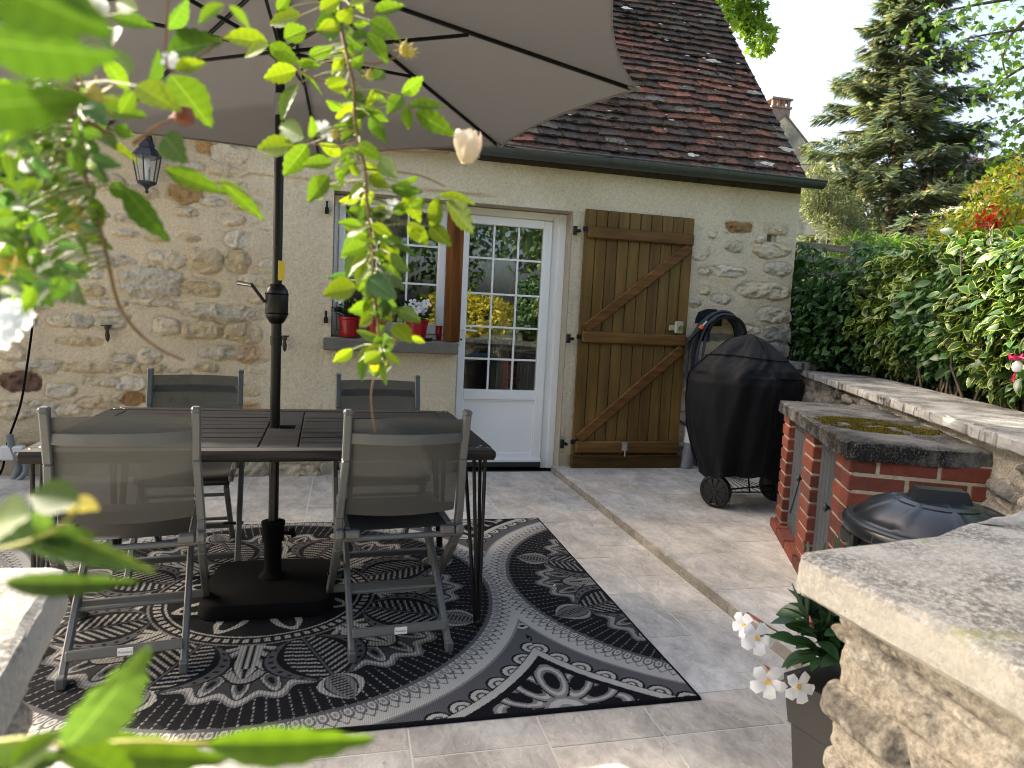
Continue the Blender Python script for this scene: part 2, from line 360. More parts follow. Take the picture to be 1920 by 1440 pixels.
def mat_sheer(name, c, tr, rough=.9, tl=.3, weave=None):
    """thin cloth: mix of transparent and diffuse/translucent"""
    m, n, p = mat_new(name); L = n.links.new
    p.inputs['Base Color'].default_value = (*c, 1); p.inputs['Roughness'].default_value = rough; p.inputs['Specular IOR Level'].default_value = .2
    t = n.nodes.new('ShaderNodeBsdfTransparent'); l = n.nodes.new('ShaderNodeBsdfTranslucent'); l.inputs['Color'].default_value = (*c, 1)
    a = n.nodes.new('ShaderNodeMixShader'); a.inputs[0].default_value = tl; L(p.outputs[0], a.inputs[1]); L(l.outputs[0], a.inputs[2])
    b = n.nodes.new('ShaderNodeMixShader'); b.inputs[0].default_value = tr; L(a.outputs[0], b.inputs[1]); L(t.outputs[0], b.inputs[2])
    if weave:
        tc = n.nodes.new('ShaderNodeTexCoord'); mx = None
        for ax in ('X', 'Z'):
            wv = n.nodes.new('ShaderNodeTexWave'); wv.bands_direction = ax; wv.inputs['Scale'].default_value = weave; L(tc.outputs['Object'], wv.inputs[0])
            if mx is None: mx = wv.outputs['Fac']
            else:
                q = n.nodes.new('ShaderNodeMath'); q.operation = 'MULTIPLY'; L(mx, q.inputs[0]); L(wv.outputs['Fac'], q.inputs[1]); mx = q.outputs[0]
        r = n.nodes.new('ShaderNodeMapRange'); r.inputs[3].default_value = 0; r.inputs[4].default_value = min(1, tr*3.2); L(mx, r.inputs[0]); L(r.outputs[0], b.inputs[0])
    L(b.outputs[0], n.nodes['Material Output'].inputs[0]); return m
M['sheer'] = mat_sheer('sheer_curtain', (.70, .73, .71), .34)
M['canopy'] = mat_sheer('taupe_canopy_cloth', (.180, .174, .172), 0.0, tl=.08)
M['mesh'] = mat_sheer('textilene_mesh', (.080, .081, .076), .13, rough=.6, tl=.1, weave=150)
M['cover'] = mat('black_polyester_cover', (.004, .0045, .0062), rough=.75, spec=.2, bump=.3, bs=30)

# ================================================================ ground
def plane(name, poly, z, mt, C=None):
    o = mesh(name, [(x, y, z) for x, y in poly], [tuple(range(len(poly)))], mt); return tag(o, kind='structure')
M['grass'] = mat('garden_ground', (.05, .065, .025), rough=1, var=.4, vs=3, bump=.5, bs=15)
plane('ground', [(-160, -160), (160, -160), (160, 160), (-160, 160)], -.03, M['grass'])
M['trav'] = None
def mat_trav():
    m, n, p = mat_new('travertine'); L = n.links.new
    tc = n.nodes.new('ShaderNodeTexCoord'); a = n.nodes.new('ShaderNodeAttribute'); a.attribute_name = 'Col'
    def noise(s, d, r=.6, dist=0, st=(1, 1, 1)):
        mp = n.nodes.new('ShaderNodeMapping'); mp.inputs['Scale'].default_value = st; L(tc.outputs['Object'], mp.inputs[0])
        t = n.nodes.new('ShaderNodeTexNoise'); t.inputs['Scale'].default_value = s; t.inputs['Detail'].default_value = d; t.inputs['Roughness'].default_value = r
        t.inputs['Distortion'].default_value = dist; L(mp.outputs[0], t.inputs[0]); return t.outputs[0]
    def rng_(x, a0, a1, b0, b1):
        r = n.nodes.new('ShaderNodeMapRange'); r.inputs[1].default_value = a0; r.inputs[2].default_value = a1; r.inputs[3].default_value = b0; r.inputs[4].default_value = b1; L(x, r.inputs[0]); return r.outputs[0]
    def scale(v, f):
        q = n.nodes.new('ShaderNodeVectorMath'); q.operation = 'SCALE'; L(v, q.inputs[0]); L(f, q.inputs['Scale']); return q.outputs[0]
    def mixf(f, A, c):
        x = n.nodes.new('ShaderNodeMix'); x.data_type = 'RGBA'; L(f, x.inputs[0]); L(A, x.inputs[6]); x.inputs[7].default_value = (*c, 1); return x.outputs[2]
    c = scale(a.outputs['Color'], rng_(noise(2.2, 6), .34, .66, .74, 1.16))
    c = scale(c, rng_(noise(5.5, 8, .7, .6, (1, .6, 1)), .38, .62, .80, 1.18)); c = scale(c, rng_(noise(16, 10, .75, 1.0, (1, .6, 1)), .35, .65, .80, 1.16))
    c = mixf(rng_(noise(14, 12, .8, 1.5, (1, .5, 1)), .53, .66, 0, .75), c, (.62, .59, .54))
    c = mixf(rng_(noise(11, 10, .8, 2.0, (1.4, .5, 1)), .57, .64, 0, .6), c, (.22, .18, .14))
    c = mixf(rng_(noise(70, 4), .70, .74, 0, .7), c, (.10, .085, .07))
    L(c, p.inputs['Base Color']); p.inputs['Specular IOR Level'].default_value = .35
    L(rng_(noise(6, 6), .3, .7, .5, .75), p.inputs['Roughness'])
    b = n.nodes.new('ShaderNodeBump'); b.inputs['Strength'].default_value = .25; b.inputs['Distance'].default_value = .006; L(noise(25, 10), b.inputs['Height']); L(b.outputs[0], p.inputs['Normal'])
    return m
M['trav'] = mat_trav()
M['grout'] = mat('pale_grout', (.62, .59, .52), rough=.95, var=.1, vs=12)
def paving(name, cols_, y0, y1, z, lens, joints=None, seed=1):
    r = random.Random(seed); b = MB(); g = .0034
    for ci in range(len(cols_)-1):
        xa, xb = cols_[ci], cols_[ci+1]; wd = xb-xa
        if joints and ci in joints: ys = joints[ci]
        else:
            ys = [y0]; y = y0 + r.choice((.15, .3, .45))
            while y < y1: ys.append(y); y += r.choice(lens)
            ys.append(y1)
        for k in range(len(ys)-1):
            ya, yb = ys[k], ys[k+1]
            t = r.uniform(.86, 1.06); wm = r.uniform(-.02, .02)
            b.c = ((.535+wm)*t, (.498)*t, (.440-wm)*t); dz = r.uniform(-.0006, .0006)
            b.prism([(xa+g, ya+g), (xb-g, ya+g), (xb-g, yb-g), (xa+g, yb-g)], z-.012, z+dz)
    return tag(b.build(name, M['trav']), kind='structure')
paving('paving', [-5.2, -4.6, -4.2, -3.75, -3.3, -2.9, -2.45, -2.0, -1.55, -1.1, -.65, -.22, .205, .61, .975, 1.40, 1.652], -1.2, 5.30, 0.0, (.41, .61, .45),
       joints={15: [-1.2, -.6, 0, .6, 1.2, 1.78, 2.1, 2.61, 3.03, 3.48, 3.8, 4.16, 4.6, 5.08, 5.30], 14: [-1.2, -.7, -.2, .3, .8, 1.3, 1.79, 1.995, 2.4, 2.83, 3.3, 3.93, 4.6, 5.08, 5.30],
               13: [-1.2, -.6, 0, .6, 1.2, 1.79, 2.2, 2.65, 3.1, 3.5, 4.04, 4.62, 5.08, 5.3]}, seed=3)
plane('paving_bed', [(-5.2, -1.2), (1.66, -1.2), (1.66, 5.30), (-5.2, 5.30)], -.0018, M['grout'])
ZT = .052
rt = MB(); r_ = random.Random(5)
paving('raised_paving', [1.664, 2.115, 2.57, 3.0, 3.45, 3.9], .9, 5.30, ZT, (.61, .41, .45), joints={0: [.9, 1.5, 2.1, 2.7, 3.17, 3.79, 4.4, 4.95, 5.3], 1: [.9, 1.4, 1.9, 2.4, 2.81, 3.33, 3.69, 4.34, 4.94, 5.3]}, seed=8)
b = MB(); y = .9
while y < 5.28:
    y2 = min(y+random.choice((.45, .61, .41)), 5.28); t = random.uniform(.62, .8); b.c = (.40*t, .36*t, .30*t)
    b.box((1.661, (y+y2)/2, .0205), (.012, y2-y-.005, .043)); y = y2
tag(b.build('step_riser', M['trav']), kind='structure')
plane('raised_paving_bed', [(1.667, .9), (4.2, .9), (4.2, 5.30), (1.667, 5.30)], ZT-.0018, M['grout'])

# ================================================================ rug
def rug():
    x0, x1, y0, y1 = -1.81, 1.19, 1.955, 3.995
    nx, ny = 790, 530
    X, Y = np.meshgrid(np.linspace(x0, x1, nx), np.linspace(y0, y1, ny))
    BL = np.array([.0065, .0072, .010]); LT = np.array([.44, .425, .385]); GR = np.array([.10, .10, .102]); MG = np.array([.21, .205, .20])
    C = np.tile(GR, (ny, nx, 1))
    cx = np.array([-2.36, -.31, 1.74])[np.abs(X[..., None] - np.array([-2.36, -.31, 1.74])).argmin(-1)]
    dx, dy = X-cx, Y-2.975; R = np.hypot(dx, dy); T = np.arctan2(dy, dx)
    def put(mask, c): C[mask] = c
    # corner wedges -----------------------------------------------------
    bead = np.mod(T*1.19/.098, 1)-.5
    bd = np.hypot(bead*.098, R-1.185)
    put((R > 1.095), GR)
    hb = (R < 1.192) & (R > 1.10)
    put(hb & (bd < .047), BL); put(hb & (bd < .038), LT); put(hb & (bd < .022), GR*.7); put(hb & (bd < .013), LT)
    put((R > 1.186), LT); put((R > 1.186) & (R < 1.190), BL); put(R > 1.222, BL)
    for sx in (-1.335, .715):
        for sy in (-1, 1):
            ey = 2.975+sy*1.02; u = X-sx; v = (ey-Y)*sy; rr = np.hypot(u, v); th = np.arctan2(v, u)
            # dotted arch
            w_ = np.abs(u)/np.maximum(.35, .05); arch = .36-.62*np.abs(u)
            # follow band: distance to R=1.29
            dd = (np.abs(R-1.275) < .008) & (rr < .5) & (np.mod(T*1.275/.034, 1) < .5); put(dd, LT)
            pa = 0
            for a0 in (8, 172, 36, 144, 63, 117, 90):
                ar = rad(a0); lg = .135+.045*math.sin(ar)**2; cu = .055*math.cos(ar)+lg*math.cos(ar)*.75; cv = lg*math.sin(ar)*.98
                du, dv = u-cu, v-cv; al_ = du*math.cos(ar)+dv*math.sin(ar); ac = -du*math.sin(ar)+dv*math.cos(ar); tap = 1-.25*np.clip(al_/lg, -1, 1)*-1
                e_ = np.hypot(al_/(lg*.62), ac/(.052*tap)); ok = (R > 1.25)
                put((e_ < 1.12) & ok, BL); put((e_ < 1.0) & ok, MG); put((e_ < .84) & ok, LT*.95); put((e_ < .66) & ok, MG*.8); put((e_ < .50) & ok, BL)
            put(rr < .075, MG); put(rr < .06, LT); put(rr < .03, MG)
    # cusp diamonds
    for sx in (-1.335, .715):
        for s in (-1, 1):
            rr = np.hypot(X-sx, (Y-(2.975+s*.425))*1.15); put(rr < .036, BL); put(rr < .029, LT); put(rr < .012, BL)
    # ring --------------------------------------------------------------
    ring = (R < 1.095) & (R > .955); put(ring, LT)
    sc_ = np.mod(T*1.0/.040, 1)-.5
    put(ring & (np.abs(R-(1.035-.012*np.cos(sc_*2*np.pi))) < .004), GR)
    lo = ring & (R < 1.02); d1 = np.hypot(sc_*.040, (R-.99)*.55)
    put(lo & (d1 < .0185) & (d1 > .012), GR); put(lo & (d1 < .006), MG); put(ring & (R < .972), GR); put(ring & (R > 1.085), MG)
    # disc ----------------------------------------------------------------
    D = R <= .955; put(D, BL)
    ray_ = np.mod(T/(2*np.pi)*150, 1); put(D & (R > .80) & (ray_ < .13) & (np.mod(R/.022, 1) < .62), LT*.7)
    n8 = 8; al = (np.mod((T+np.pi/2)/(2*np.pi)*n8+.5, 1)-.5)*(2*np.pi/n8)      # 0 at fan centre
    u = R*np.sin(al); v = R*np.cos(al)                                         # fan frame
    be = (np.mod((T+np.pi/2)/(2*np.pi)*n8, 1)-.5)*(2*np.pi/n8); p = R*np.sin(be); q = R*np.cos(be)
    # fans
    ft = np.arctan2(u, v-.46); fr = np.hypot(u, v-.46)
    k = np.mod(ft/.36+.5, 1)-.5
    fo = (.375+.020*np.cos(k*2*np.pi))*(1-.10*np.abs(ft)); fan = D & (fr < fo) & (np.abs(ft) < 1.45)
    put(fan, MG); put(fan & (fr < fo-.014), LT); put(fan & (fr < fo-.038), GR*.55)
    inn = fan & (fr < fo-.045)
    kk = np.hypot(k*.36*fr*1.0, (fr-(fo-.115))*.42)
    put(inn & (kk < .034), BL); put(inn & (kk < .029), LT*.9); put(inn & (kk < .019), GR); put(inn & (kk < .010), BL)
    le = fan & (fr < .225+.030*np.cos(ft*7.0)); put(fan & (fr < .237+.030*np.cos(ft*7.0)), BL); put(le, LT*.75)
    for a0 in (-.95, -.48, 0, .48, .95):
        uu = fr*np.sin(ft-a0); vv = fr*np.cos(ft-a0); e = (np.abs(uu)/(.0001+.040*np.sin(np.clip(vv/.235, 0, 1)*np.pi)**.8))
        ok = D & (vv > .02) & (vv < .235) & (np.abs(ft) < 1.6); put(ok & (e < 1.25), BL); put(ok & (e < 1.02), LT); put(ok & (e < .45), MG); put(ok & (e < .2), BL)
    # stalk of the fans
    st = D & (v > .43) & (v < .62) & (np.abs(u) < .030+.09*(.62-v)); put(st, LT); put(st & (np.abs(np.abs(u)-.012) < .004), BL)
    # teardrops between fans
    tw = .125*np.sin(np.clip((q-.44)/.36, 0, 1)**.85*np.pi)**.75; e = np.abs(p)/(tw+1e-4); td = D & (q > .44) & (q < .80)
    put(td & (e < 1.5), BL); put(td & (e < 1.42), GR)
    dots = (np.mod(q/.038, 1) < .35) & (e > 1.18) & (e < 1.32); put(td & dots, BL)
    put(td & (e < 1.08), BL)
    ch = np.mod((q+.55*np.abs(p))/.030, 1); put(td & (e < .86) & (ch < .42) & (np.abs(p) > .010), LT*.8); put(td & (e < .86) & (np.abs(p) < .004), GR)
    # ovals outside the teardrops
    ow = .060*np.sin(np.clip((q-.76)/.165, 0, 1)**.8*np.pi)**.7; e = np.abs(p)/(ow+1e-4); ov = D & (q > .76) & (q < .925)
    put(ov & (e < 1.45), BL); put(ov & (e < 1.3), LT); put(ov & (e < .92), BL); put(ov & (e < .80), MG); put(ov & (e < .45) & (np.mod(q/.016, 1) < .4), BL)
    # centre
    put(R < .455, MG); put(R < .445, BL); put((R < .432) & (R > .405) & (np.mod(T/(2*np.pi)*72, 1) < .6), LT); put(R < .392, LT); put(R < .383, BL)
    kq = np.mod(T/(2*np.pi)*8, 1)-.5
    put((R < .37) & (R > .10) & (np.abs(kq) < .30*np.sin(np.clip((R-.08)/.3, 0, 1)*np.pi)), LT); put((R < .34) & (R > .14) & (np.abs(kq) < .16*np.sin(np.clip((R-.12)/.24, 0, 1)*np.pi)), BL)
    # woven two-tone of the light parts, dark selvedge
    lum = C[..., 0]; strip = (np.mod(X/.0114, 1) < .40) & (lum > .18) & (R < .955); C[strip] = C[strip]*.5; C = np.where((R < .955)[..., None], C*.92+.003, C)
    ed = np.minimum(np.minimum(X-x0, x1-X), np.minimum(Y-y0, y1-Y)); put(ed < .014, BL*.9)
    Z = .006 + .0016*fbm(X*40, Y*40, 2) + .010*fbm(X*2.2, Y*2.2, 3, 5); Z[0] = Z[-1] = 0.0015; Z[:, 0] = Z[:, -1] = .0015
    i = np.arange(ny-1)[:, None]*nx + np.arange(nx-1)[None]; F = np.stack([i, i+1, i+nx+1, i+nx], -1).reshape(-1, 4)
    V = np.stack([X, Y, Z], -1).reshape(-1, 3)
    th = rad(.0)
    m, n, p_ = mat_new('woven_rug'); L = n.links.new; a = n.nodes.new('ShaderNodeAttribute'); a.attribute_name = 'Col'
    tc = n.nodes.new('ShaderNodeTexCoord'); w1 = n.nodes.new('ShaderNodeTexWave'); w1.bands_direction = 'X'; w1.inputs['Scale'].default_value = 55; L(tc.outputs['Object'], w1.inputs[0]); w1.inputs['Distortion'].default_value = 1.0; w1.inputs['Detail Scale'].default_value = 30
    w2 = n.nodes.new('ShaderNodeTexWave'); w2.bands_direction = 'Y'; w2.inputs['Scale'].default_value = 75; L(tc.outputs['Object'], w2.inputs[0])
    mu = n.nodes.new('ShaderNodeMath'); mu.operation = 'MULTIPLY'; L(w1.outputs['Fac'], mu.inputs[0]); L(w2.outputs['Fac'], mu.inputs[1])
    r = n.nodes.new('ShaderNodeMapRange'); r.inputs[3].default_value = .72; r.inputs[4].default_value = 1.25; L(mu.outputs[0], r.inputs[0])
    v = n.nodes.new('ShaderNodeVectorMath'); v.operation = 'SCALE'; L(a.outputs['Color'], v.inputs[0]); L(r.outputs[0], v.inputs['Scale']); L(v.outputs[0], p_.inputs['Base Color'])
    p_.inputs['Roughness'].default_value = .9; p_.inputs['Specular IOR Level'].default_value = .1
    bp = n.nodes.new('ShaderNodeBump'); bp.inputs['Strength'].default_value = .4; bp.inputs['Distance'].default_value = .003; L(mu.outputs[0], bp.inputs['Height']); L(bp.outputs[0], p_.inputs['Normal'])
    o = mesh('outdoor_rug', V, F, m, C=C.reshape(-1, 3))
    tag(o, 'black and grey woven mandala patterned rug on the paving under the table', 'rug')
rug()
# ================================================================ house
YF, YR = 5.27, 5.43            # face of the wall, plane of door and window
XR = 3.75
house = empty('stone_house', (0, YF, 0), 'cream rubble stone house with steep brown clay tile roof and white glazed door', 'house')
HX = lambda x, y: (lambda p: (p[0], p[2]))(pick(x, y, 1, YF))
MORT = np.array([.60, .495, .345])
STC = {'k': (.3, .27, .2), 'o': (.40, .23, .08), 't': (.46, .35, .19), 'c': (.58, .49, .35), 'g': (.42, .385, .32), 'w': (.66, .60, .50), 'r': (.075, .022, .018), 'b': (.27, .12, .03), 'd': (.21, .20, .19)}
def relief(U, Vv, stones, seed=0, amp=1.0, rough=1.0, pw=2.6):
    """stones: (u, v, half width, half height, colour key, relief). returns height and colour"""
    Hh = (fbm(U*1.6, Vv*1.6, 4, seed)-.5)*.05*amp + (fbm(U*7, Vv*9, 4, seed+5)-.5)*.022*amp + (fbm(U*45, Vv*45, 3, seed+8)-.5)*.005
    mc = MORT*(.93+.14*fbm(U*2.5, Vv*2.5, 4, seed+3))[..., None]
    C = mc.copy(); r = random.Random(seed)
    for si, (su, sv, hw, hh, key, rl) in enumerate(stones):
        m = (np.abs(U-su) < hw*1.6) & (np.abs(Vv-sv) < hh*1.6)
        if not m.any(): continue
        u = (U[m]-su)/hw; v = (Vv[m]-sv)/hh
        wu = u + .5*(fbm(U[m]*14+si*7, Vv[m]*14, 3, seed+9)-.5); wv = v + .6*(fbm(U[m]*14+si*3, Vv[m]*14+50, 3, seed+11)-.5)
        e = (np.abs(wu)**pw + np.abs(wv)**pw)**(1/pw)
        k = sstep(1.0, .92, e)
        f = (fbm(U[m]*26+si, Vv[m]*34, 4, seed+si % 13)-.5)
        top = rl*(.55+.45*sstep(1, .2, e)) + f*.034*rough + (.016*rough*np.sign(vnoise(U[m]*16+si, Vv[m]*22, si)-.5)*.5)
        Hm = Hh[m]; ed = np.exp(-((e-1.0)/.09)**2)*-.009
        Hh[m] = Hm*(1-k*.7) + k*top + ed
        base = np.array(STC[key])*r.uniform(.88, 1.1)
        cc = base*(.78+.48*fbm(U[m]*22, Vv[m]*26, 4, si))[:, None]
        if key == 'k':
            sp = sstep(.47, .55, fbm(U[m]*48, Vv[m]*48, 5, 91)); cc = np.array([.035, .035, .042])*sp[:, None] + np.array([.38, .34, .26])*(1-sp[:, None])
        if key not in 'rb': cc = cc*(1-.0) + np.array([.08, .065, .04])*(fbm(U[m]*6+si, Vv[m]*6, 2, 3)-.5)[:, None]
        kk = (k*(.85 if key in 'robd' else .60))[:, None]
        C[m] = C[m]*(1-kk) + cc*kk
        crv = np.exp(-((e-1.01)/.055)**2)*.25*sstep(.42, .6, fbm(U[m]*18, Vv[m]*18, 2, si+60)); C[m] = C[m]*(1-crv[:, None])  # colour darkened round the stones like shade in the crevices
    return Hh, C
def facade():
    st = []
    def S(x, y, w_, h_, k, rl=.018):
        X, Z = HX(x, y); s = YF/FPX*1.06; st.append((X, Z, w_*s/2*1.05, h_*s/2*1.05, k, rl))
    for a in [(347,365,54,30,'o'),(385,272,26,24,'o'),(430,288,56,30,'w'),(385,490,54,38,'t',.03),(445,492,38,34,'t',.025),(315,488,52,30,'c'),(283,530,90,50,'g',.022),
              (375,538,62,28,'t'),(480,526,54,18,'c'),(40,715,58,32,'r',.0),(250,747,34,22,'b',.0),(245,720,50,22,'w'),(380,620,68,28,'t'),(455,625,64,32,'t'),(312,612,42,26,'c'),
              (430,588,118,26,'g'),(290,567,66,12,'c'),(152,602,36,22,'g'),(115,602,34,20,'c'),(208,600,54,30,'g'),(75,687,58,20,'g'),(190,487,84,20,'g'),(362,312,34,14,'w'),(425,322,60,18,'c'),(350,398,34,13,'c'),
              (446,450,42,26,'w'),(475,663,62,30,'o',.015),(420,662,84,22,'g'),(115,732,42,24,'w'),(80,770,56,28,'g'),(195,715,48,16,'c'),(280,668,34,24,'c'),(232,672,34,16,'g'),(155,640,60,14,'t'),
              (275,692,52,14,'t'),(170,690,90,16,'t'),(388,690,36,14,'t'),(396,380,36,14,'w'),(432,412,44,16,'c'),(255,360,60,20,'c'),(190,340,70,24,'c'),(150,300,60,24,'t'),(110,350,60,30,'g'),
              (120,420,40,18,'c'),(355,575,60,12,'c'),(200,570,60,14,'c'),(105,545,66,30,'g'),(165,545,50,18,'t'),(60,570,50,20,'c'),(20,660,40,26,'c'),(500,500,26,22,'c'),(575,590,26,24,'c'),
              (590,632,24,18,'c'),(570,658,40,12,'c'),(468,732,32,18,'t'),(470,765,32,20,'o',.01),(590,765,24,14,'c'),(140,770,50,22,'c'),(190,755,60,20,'t'),(25,770,44,26,'c'),(330,700,40,16,'c'),
              (470,888,56,46,'g',.07),(555,892,76,40,'c',.06),(622,890,38,44,'w',.06),(505,925,60,20,'g',.05),(420,905,50,30,'g',.06),(255,890,46,36,'g',.06),(320,900,60,30,'c',.06),(200,890,50,30,'w',.05),
              (1385,427,56,22,'b',-.004),(1375,463,34,20,'g'),(1447,470,84,28,'c',.022),(1362,509,82,20,'w',.018),(1457,505,58,28,'g',.018),(1432,546,118,30,'c',.022),(1452,592,84,30,'g',.022),
              (1462,626,66,34,'d',.03),(1460,655,56,34,'d',.03),(1312,476,36,26,'c'),(1318,545,30,16,'c'),(1320,510,26,14,'c'),(1300,570,30,16,'g'),(1400,620,50,20,'c'),(1350,560,40,18,'g'),(1320,600,30,20,'c'),
              (1395,650,46,26,'c'),(1455,430,50,22,'c'),(1330,440,26,14,'c'),(1425,450,20,12,'w'),(1460,700,60,30,'d'),(1330,870,60,20,'g',.03)]: S(*a)
    r = random.Random(11)
    keys = 'cctgwtcg'
    for z in np.arange(.12, 2.15, .13):                      # smaller fill stones in loose courses
        x = -3.9
        while x < -.55:
            hw = r.uniform(.05, .12); X, Z = x+hw, z+r.uniform(-.03, .03)
            if all(abs(X-s[0]) > (hw+s[2])*1.02 or abs(Z-s[1]) > (.035+s[3])*1.02 for s in st): st.append((X, Z, hw, r.uniform(.022, .045), r.choice(keys), r.uniform(.004, .02)))
            x += hw*2+r.uniform(.02, .09)
    for z in np.arange(.1, 1.75, .15):
        x = 2.75
        while x < 3.7:
            hw = r.uniform(.06, .13); X, Z = x+hw, z+r.uniform(-.03, .03)
            if all(abs(X-s[0]) > (hw+s[2])*1.02 or abs(Z-s[1]) > (.04+s[3])*1.02 for s in st): st.append((X, Z, hw, r.uniform(.03, .05), r.choice('cgcwd'), r.uniform(.004, .02)))
            x += hw*2+r.uniform(.02, .08)
    xs = np.unique(np.concatenate([np.arange(-2.6, 3.76, .0085), np.arange(-5.2, -2.6, .04), [-.122, .83, 1.715, XR]])); zs = np.unique(np.concatenate([np.arange(-.02, 2.56, .0085), [1.04, 2.11]]))
    X, Z = np.meshgrid(xs, zs)
    Hh, C = relief(X, Z, st, 21)
    # smooth render round the openings, over the lintel and beside the shutter
    cz = np.maximum.reduce([sstep(-.75, -.45, X + .10*(fbm(Z*3, X*3, 2, 4)-.5))*sstep(2.85, 2.65, X)*sstep(.3, .6, Z), sstep(2.02, 2.14, Z+.05*(fbm(X*3, Z*3, 2)-.5))*sstep(-.8, -.6, X), sstep(1.72, 1.95, Z+.1*(fbm(X*4, Z*2, 2)-.5))*sstep(2.5, 2.8, X)])
    smooth = (fbm(X*2, Z*2, 3, 31)-.5)*.02 + (fbm(X*60, Z*60, 3, 33)-.5)*.006
    keep = np.zeros_like(X, bool)
    for s in st:
        if s[0] > -.62 and s[4] in 'bgcwdo': keep |= (np.abs(X-s[0]) < s[2]*1.1) & (np.abs(Z-s[1]) < s[3]*1.1) & (X > 2.9)
    cz = np.where(keep, cz*.0, cz); Hh = Hh*(1-cz) + smooth*cz
    MC = np.array([.62, .54, .395])*(.92+.16*fbm(X*1.5, Z*1.5, 4, 77))[..., None]
    C = C*(1-cz[..., None]) + MC*cz[..., None]
    # the stepped ledge over the window, browner and darker towards the foot, olive patches elsewhere
    led = sstep(2.165, 2.18, Z + .03*(X+.7)*0)*sstep(-.74, -.71, X)*sstep(1.2, .9, X); Hh += led*.022
    foot = sstep(.42, .05, Z+.25*(fbm(X*3, Z*3, 3, 9)-.5)); C = C*(1-.45*foot[..., None]) + np.array([.16, .13, .075])*.45*foot[..., None]
    gn = sstep(.55, .75, fbm(X*1.2+9, Z*.8, 3, 14))*.25; C = mixc(C, (.36, .32, .17), gn)
    Hh = np.where(Z < .22, Hh+.03*sstep(.22, .12, Z)*sstep(.5, .0, X), Hh)
    # opening edges stay flush; slight rough arris
    dx = np.maximum.reduce([-.122-X, X-1.715, np.zeros_like(X)]); dz = np.maximum(Z-2.11, 0); d = np.hypot(dx, dz)
    fl = sstep(.0, .05, d); Hh = np.where((Z < 2.3), Hh*fl + .004*(1-fl)*(1+2*fbm(X*30, Z*30, 2)), Hh); Hh = np.maximum(Hh, -.012)
    Hh = Hh + .010
    hx, hz = HX(1447, 447); hole = (np.abs(X-hx) < .045) & (np.abs(Z-hz) < .03); Hh = np.where(hole, -.03, Hh); C[hole] = (.12, .11, .10)
    V = np.stack([X, YF - Hh, Z], -1).reshape(-1, 3); V[:, 1] -= YF                   # local to the house
    nx, ny = len(xs), len(zs); i = np.arange(ny-1)[:, None]*nx + np.arange(nx-1)[None]
    xc = (xs[:-1]+xs[1:])/2; zc = (zs[:-1]+zs[1:])/2; XC, ZC = np.meshgrid(xc, zc)
    op = ((XC > -.122) & (XC < 1.715) & (ZC > 1.04) & (ZC < 2.11)) | ((XC > .83) & (XC < 1.715) & (ZC < 2.11) & (ZC > 0))
    F = np.stack([i, i+1, i+nx+1, i+nx], -1)[~op]
    mesh('wall', V, F, M['wall'], house, C=C.reshape(-1, 3), smooth=True)
facade()
def hb(name, mt, boxes, parent=house, bev=0.0):
    b = MB()
    for (x0, x1, y0, y1, z0, z1) in boxes: b.box(((x0+x1)/2, (y0+y1)/2-YF, (z0+z1)/2), (x1-x0, y1-y0, z1-z0), bev=bev)
    return b.build(name, mt, parent)
# reveals, gable wall, back, interior
hb('reveal', M['plaster'], [(1.715, 1.86, YF+.006, 5.75, 0, 2.26), (-.30, -.122, YF+.006, 5.75, 0, 2.26), (-.122, 1.715, YF+.006, 5.75, 2.11, 2.26), (-.122, .83, YF+.006, 5.5, .0, 1.015)])
g = MB(); ridgeY, ridgeZ, sl = 8.6, 6.58, 1.192
for X0, X1 in ((3.53, XR-.004), (-5.2, -5.0)):
    P = [(YF+.02, -.02), (12.0, -.02), (12.0, 2.5), (ridgeY, ridgeZ-.25), (YF+.02, 2.40)]
    n = len(P); V = [(X0, y-YF, z) for y, z in P]+[(X1, y-YF, z) for y, z in P]
    g.add(V, [tuple(range(n))[::-1], tuple(range(n, 2*n))]+[(i, (i+1) % n, (i+1) % n+n, i+n) for i in range(n)])
g.box((-.75, 12.0-YF, 1.2), (8.9, .2, 2.44)); g.build('gable', M['plaster'], house)
hb('interior', M['dark'], [(-.6, 2.3, 8.0, 8.05, 0, 2.6), (-.65, -.6, 5.76, 8.05, 0, 2.6), (2.3, 2.35, 5.76, 8.05, 0, 2.6), (-.65, 2.35, 5.76, 8.05, 2.6, 2.65), (-.6, 2.3, 5.5, 8.0, -.02, .006)])
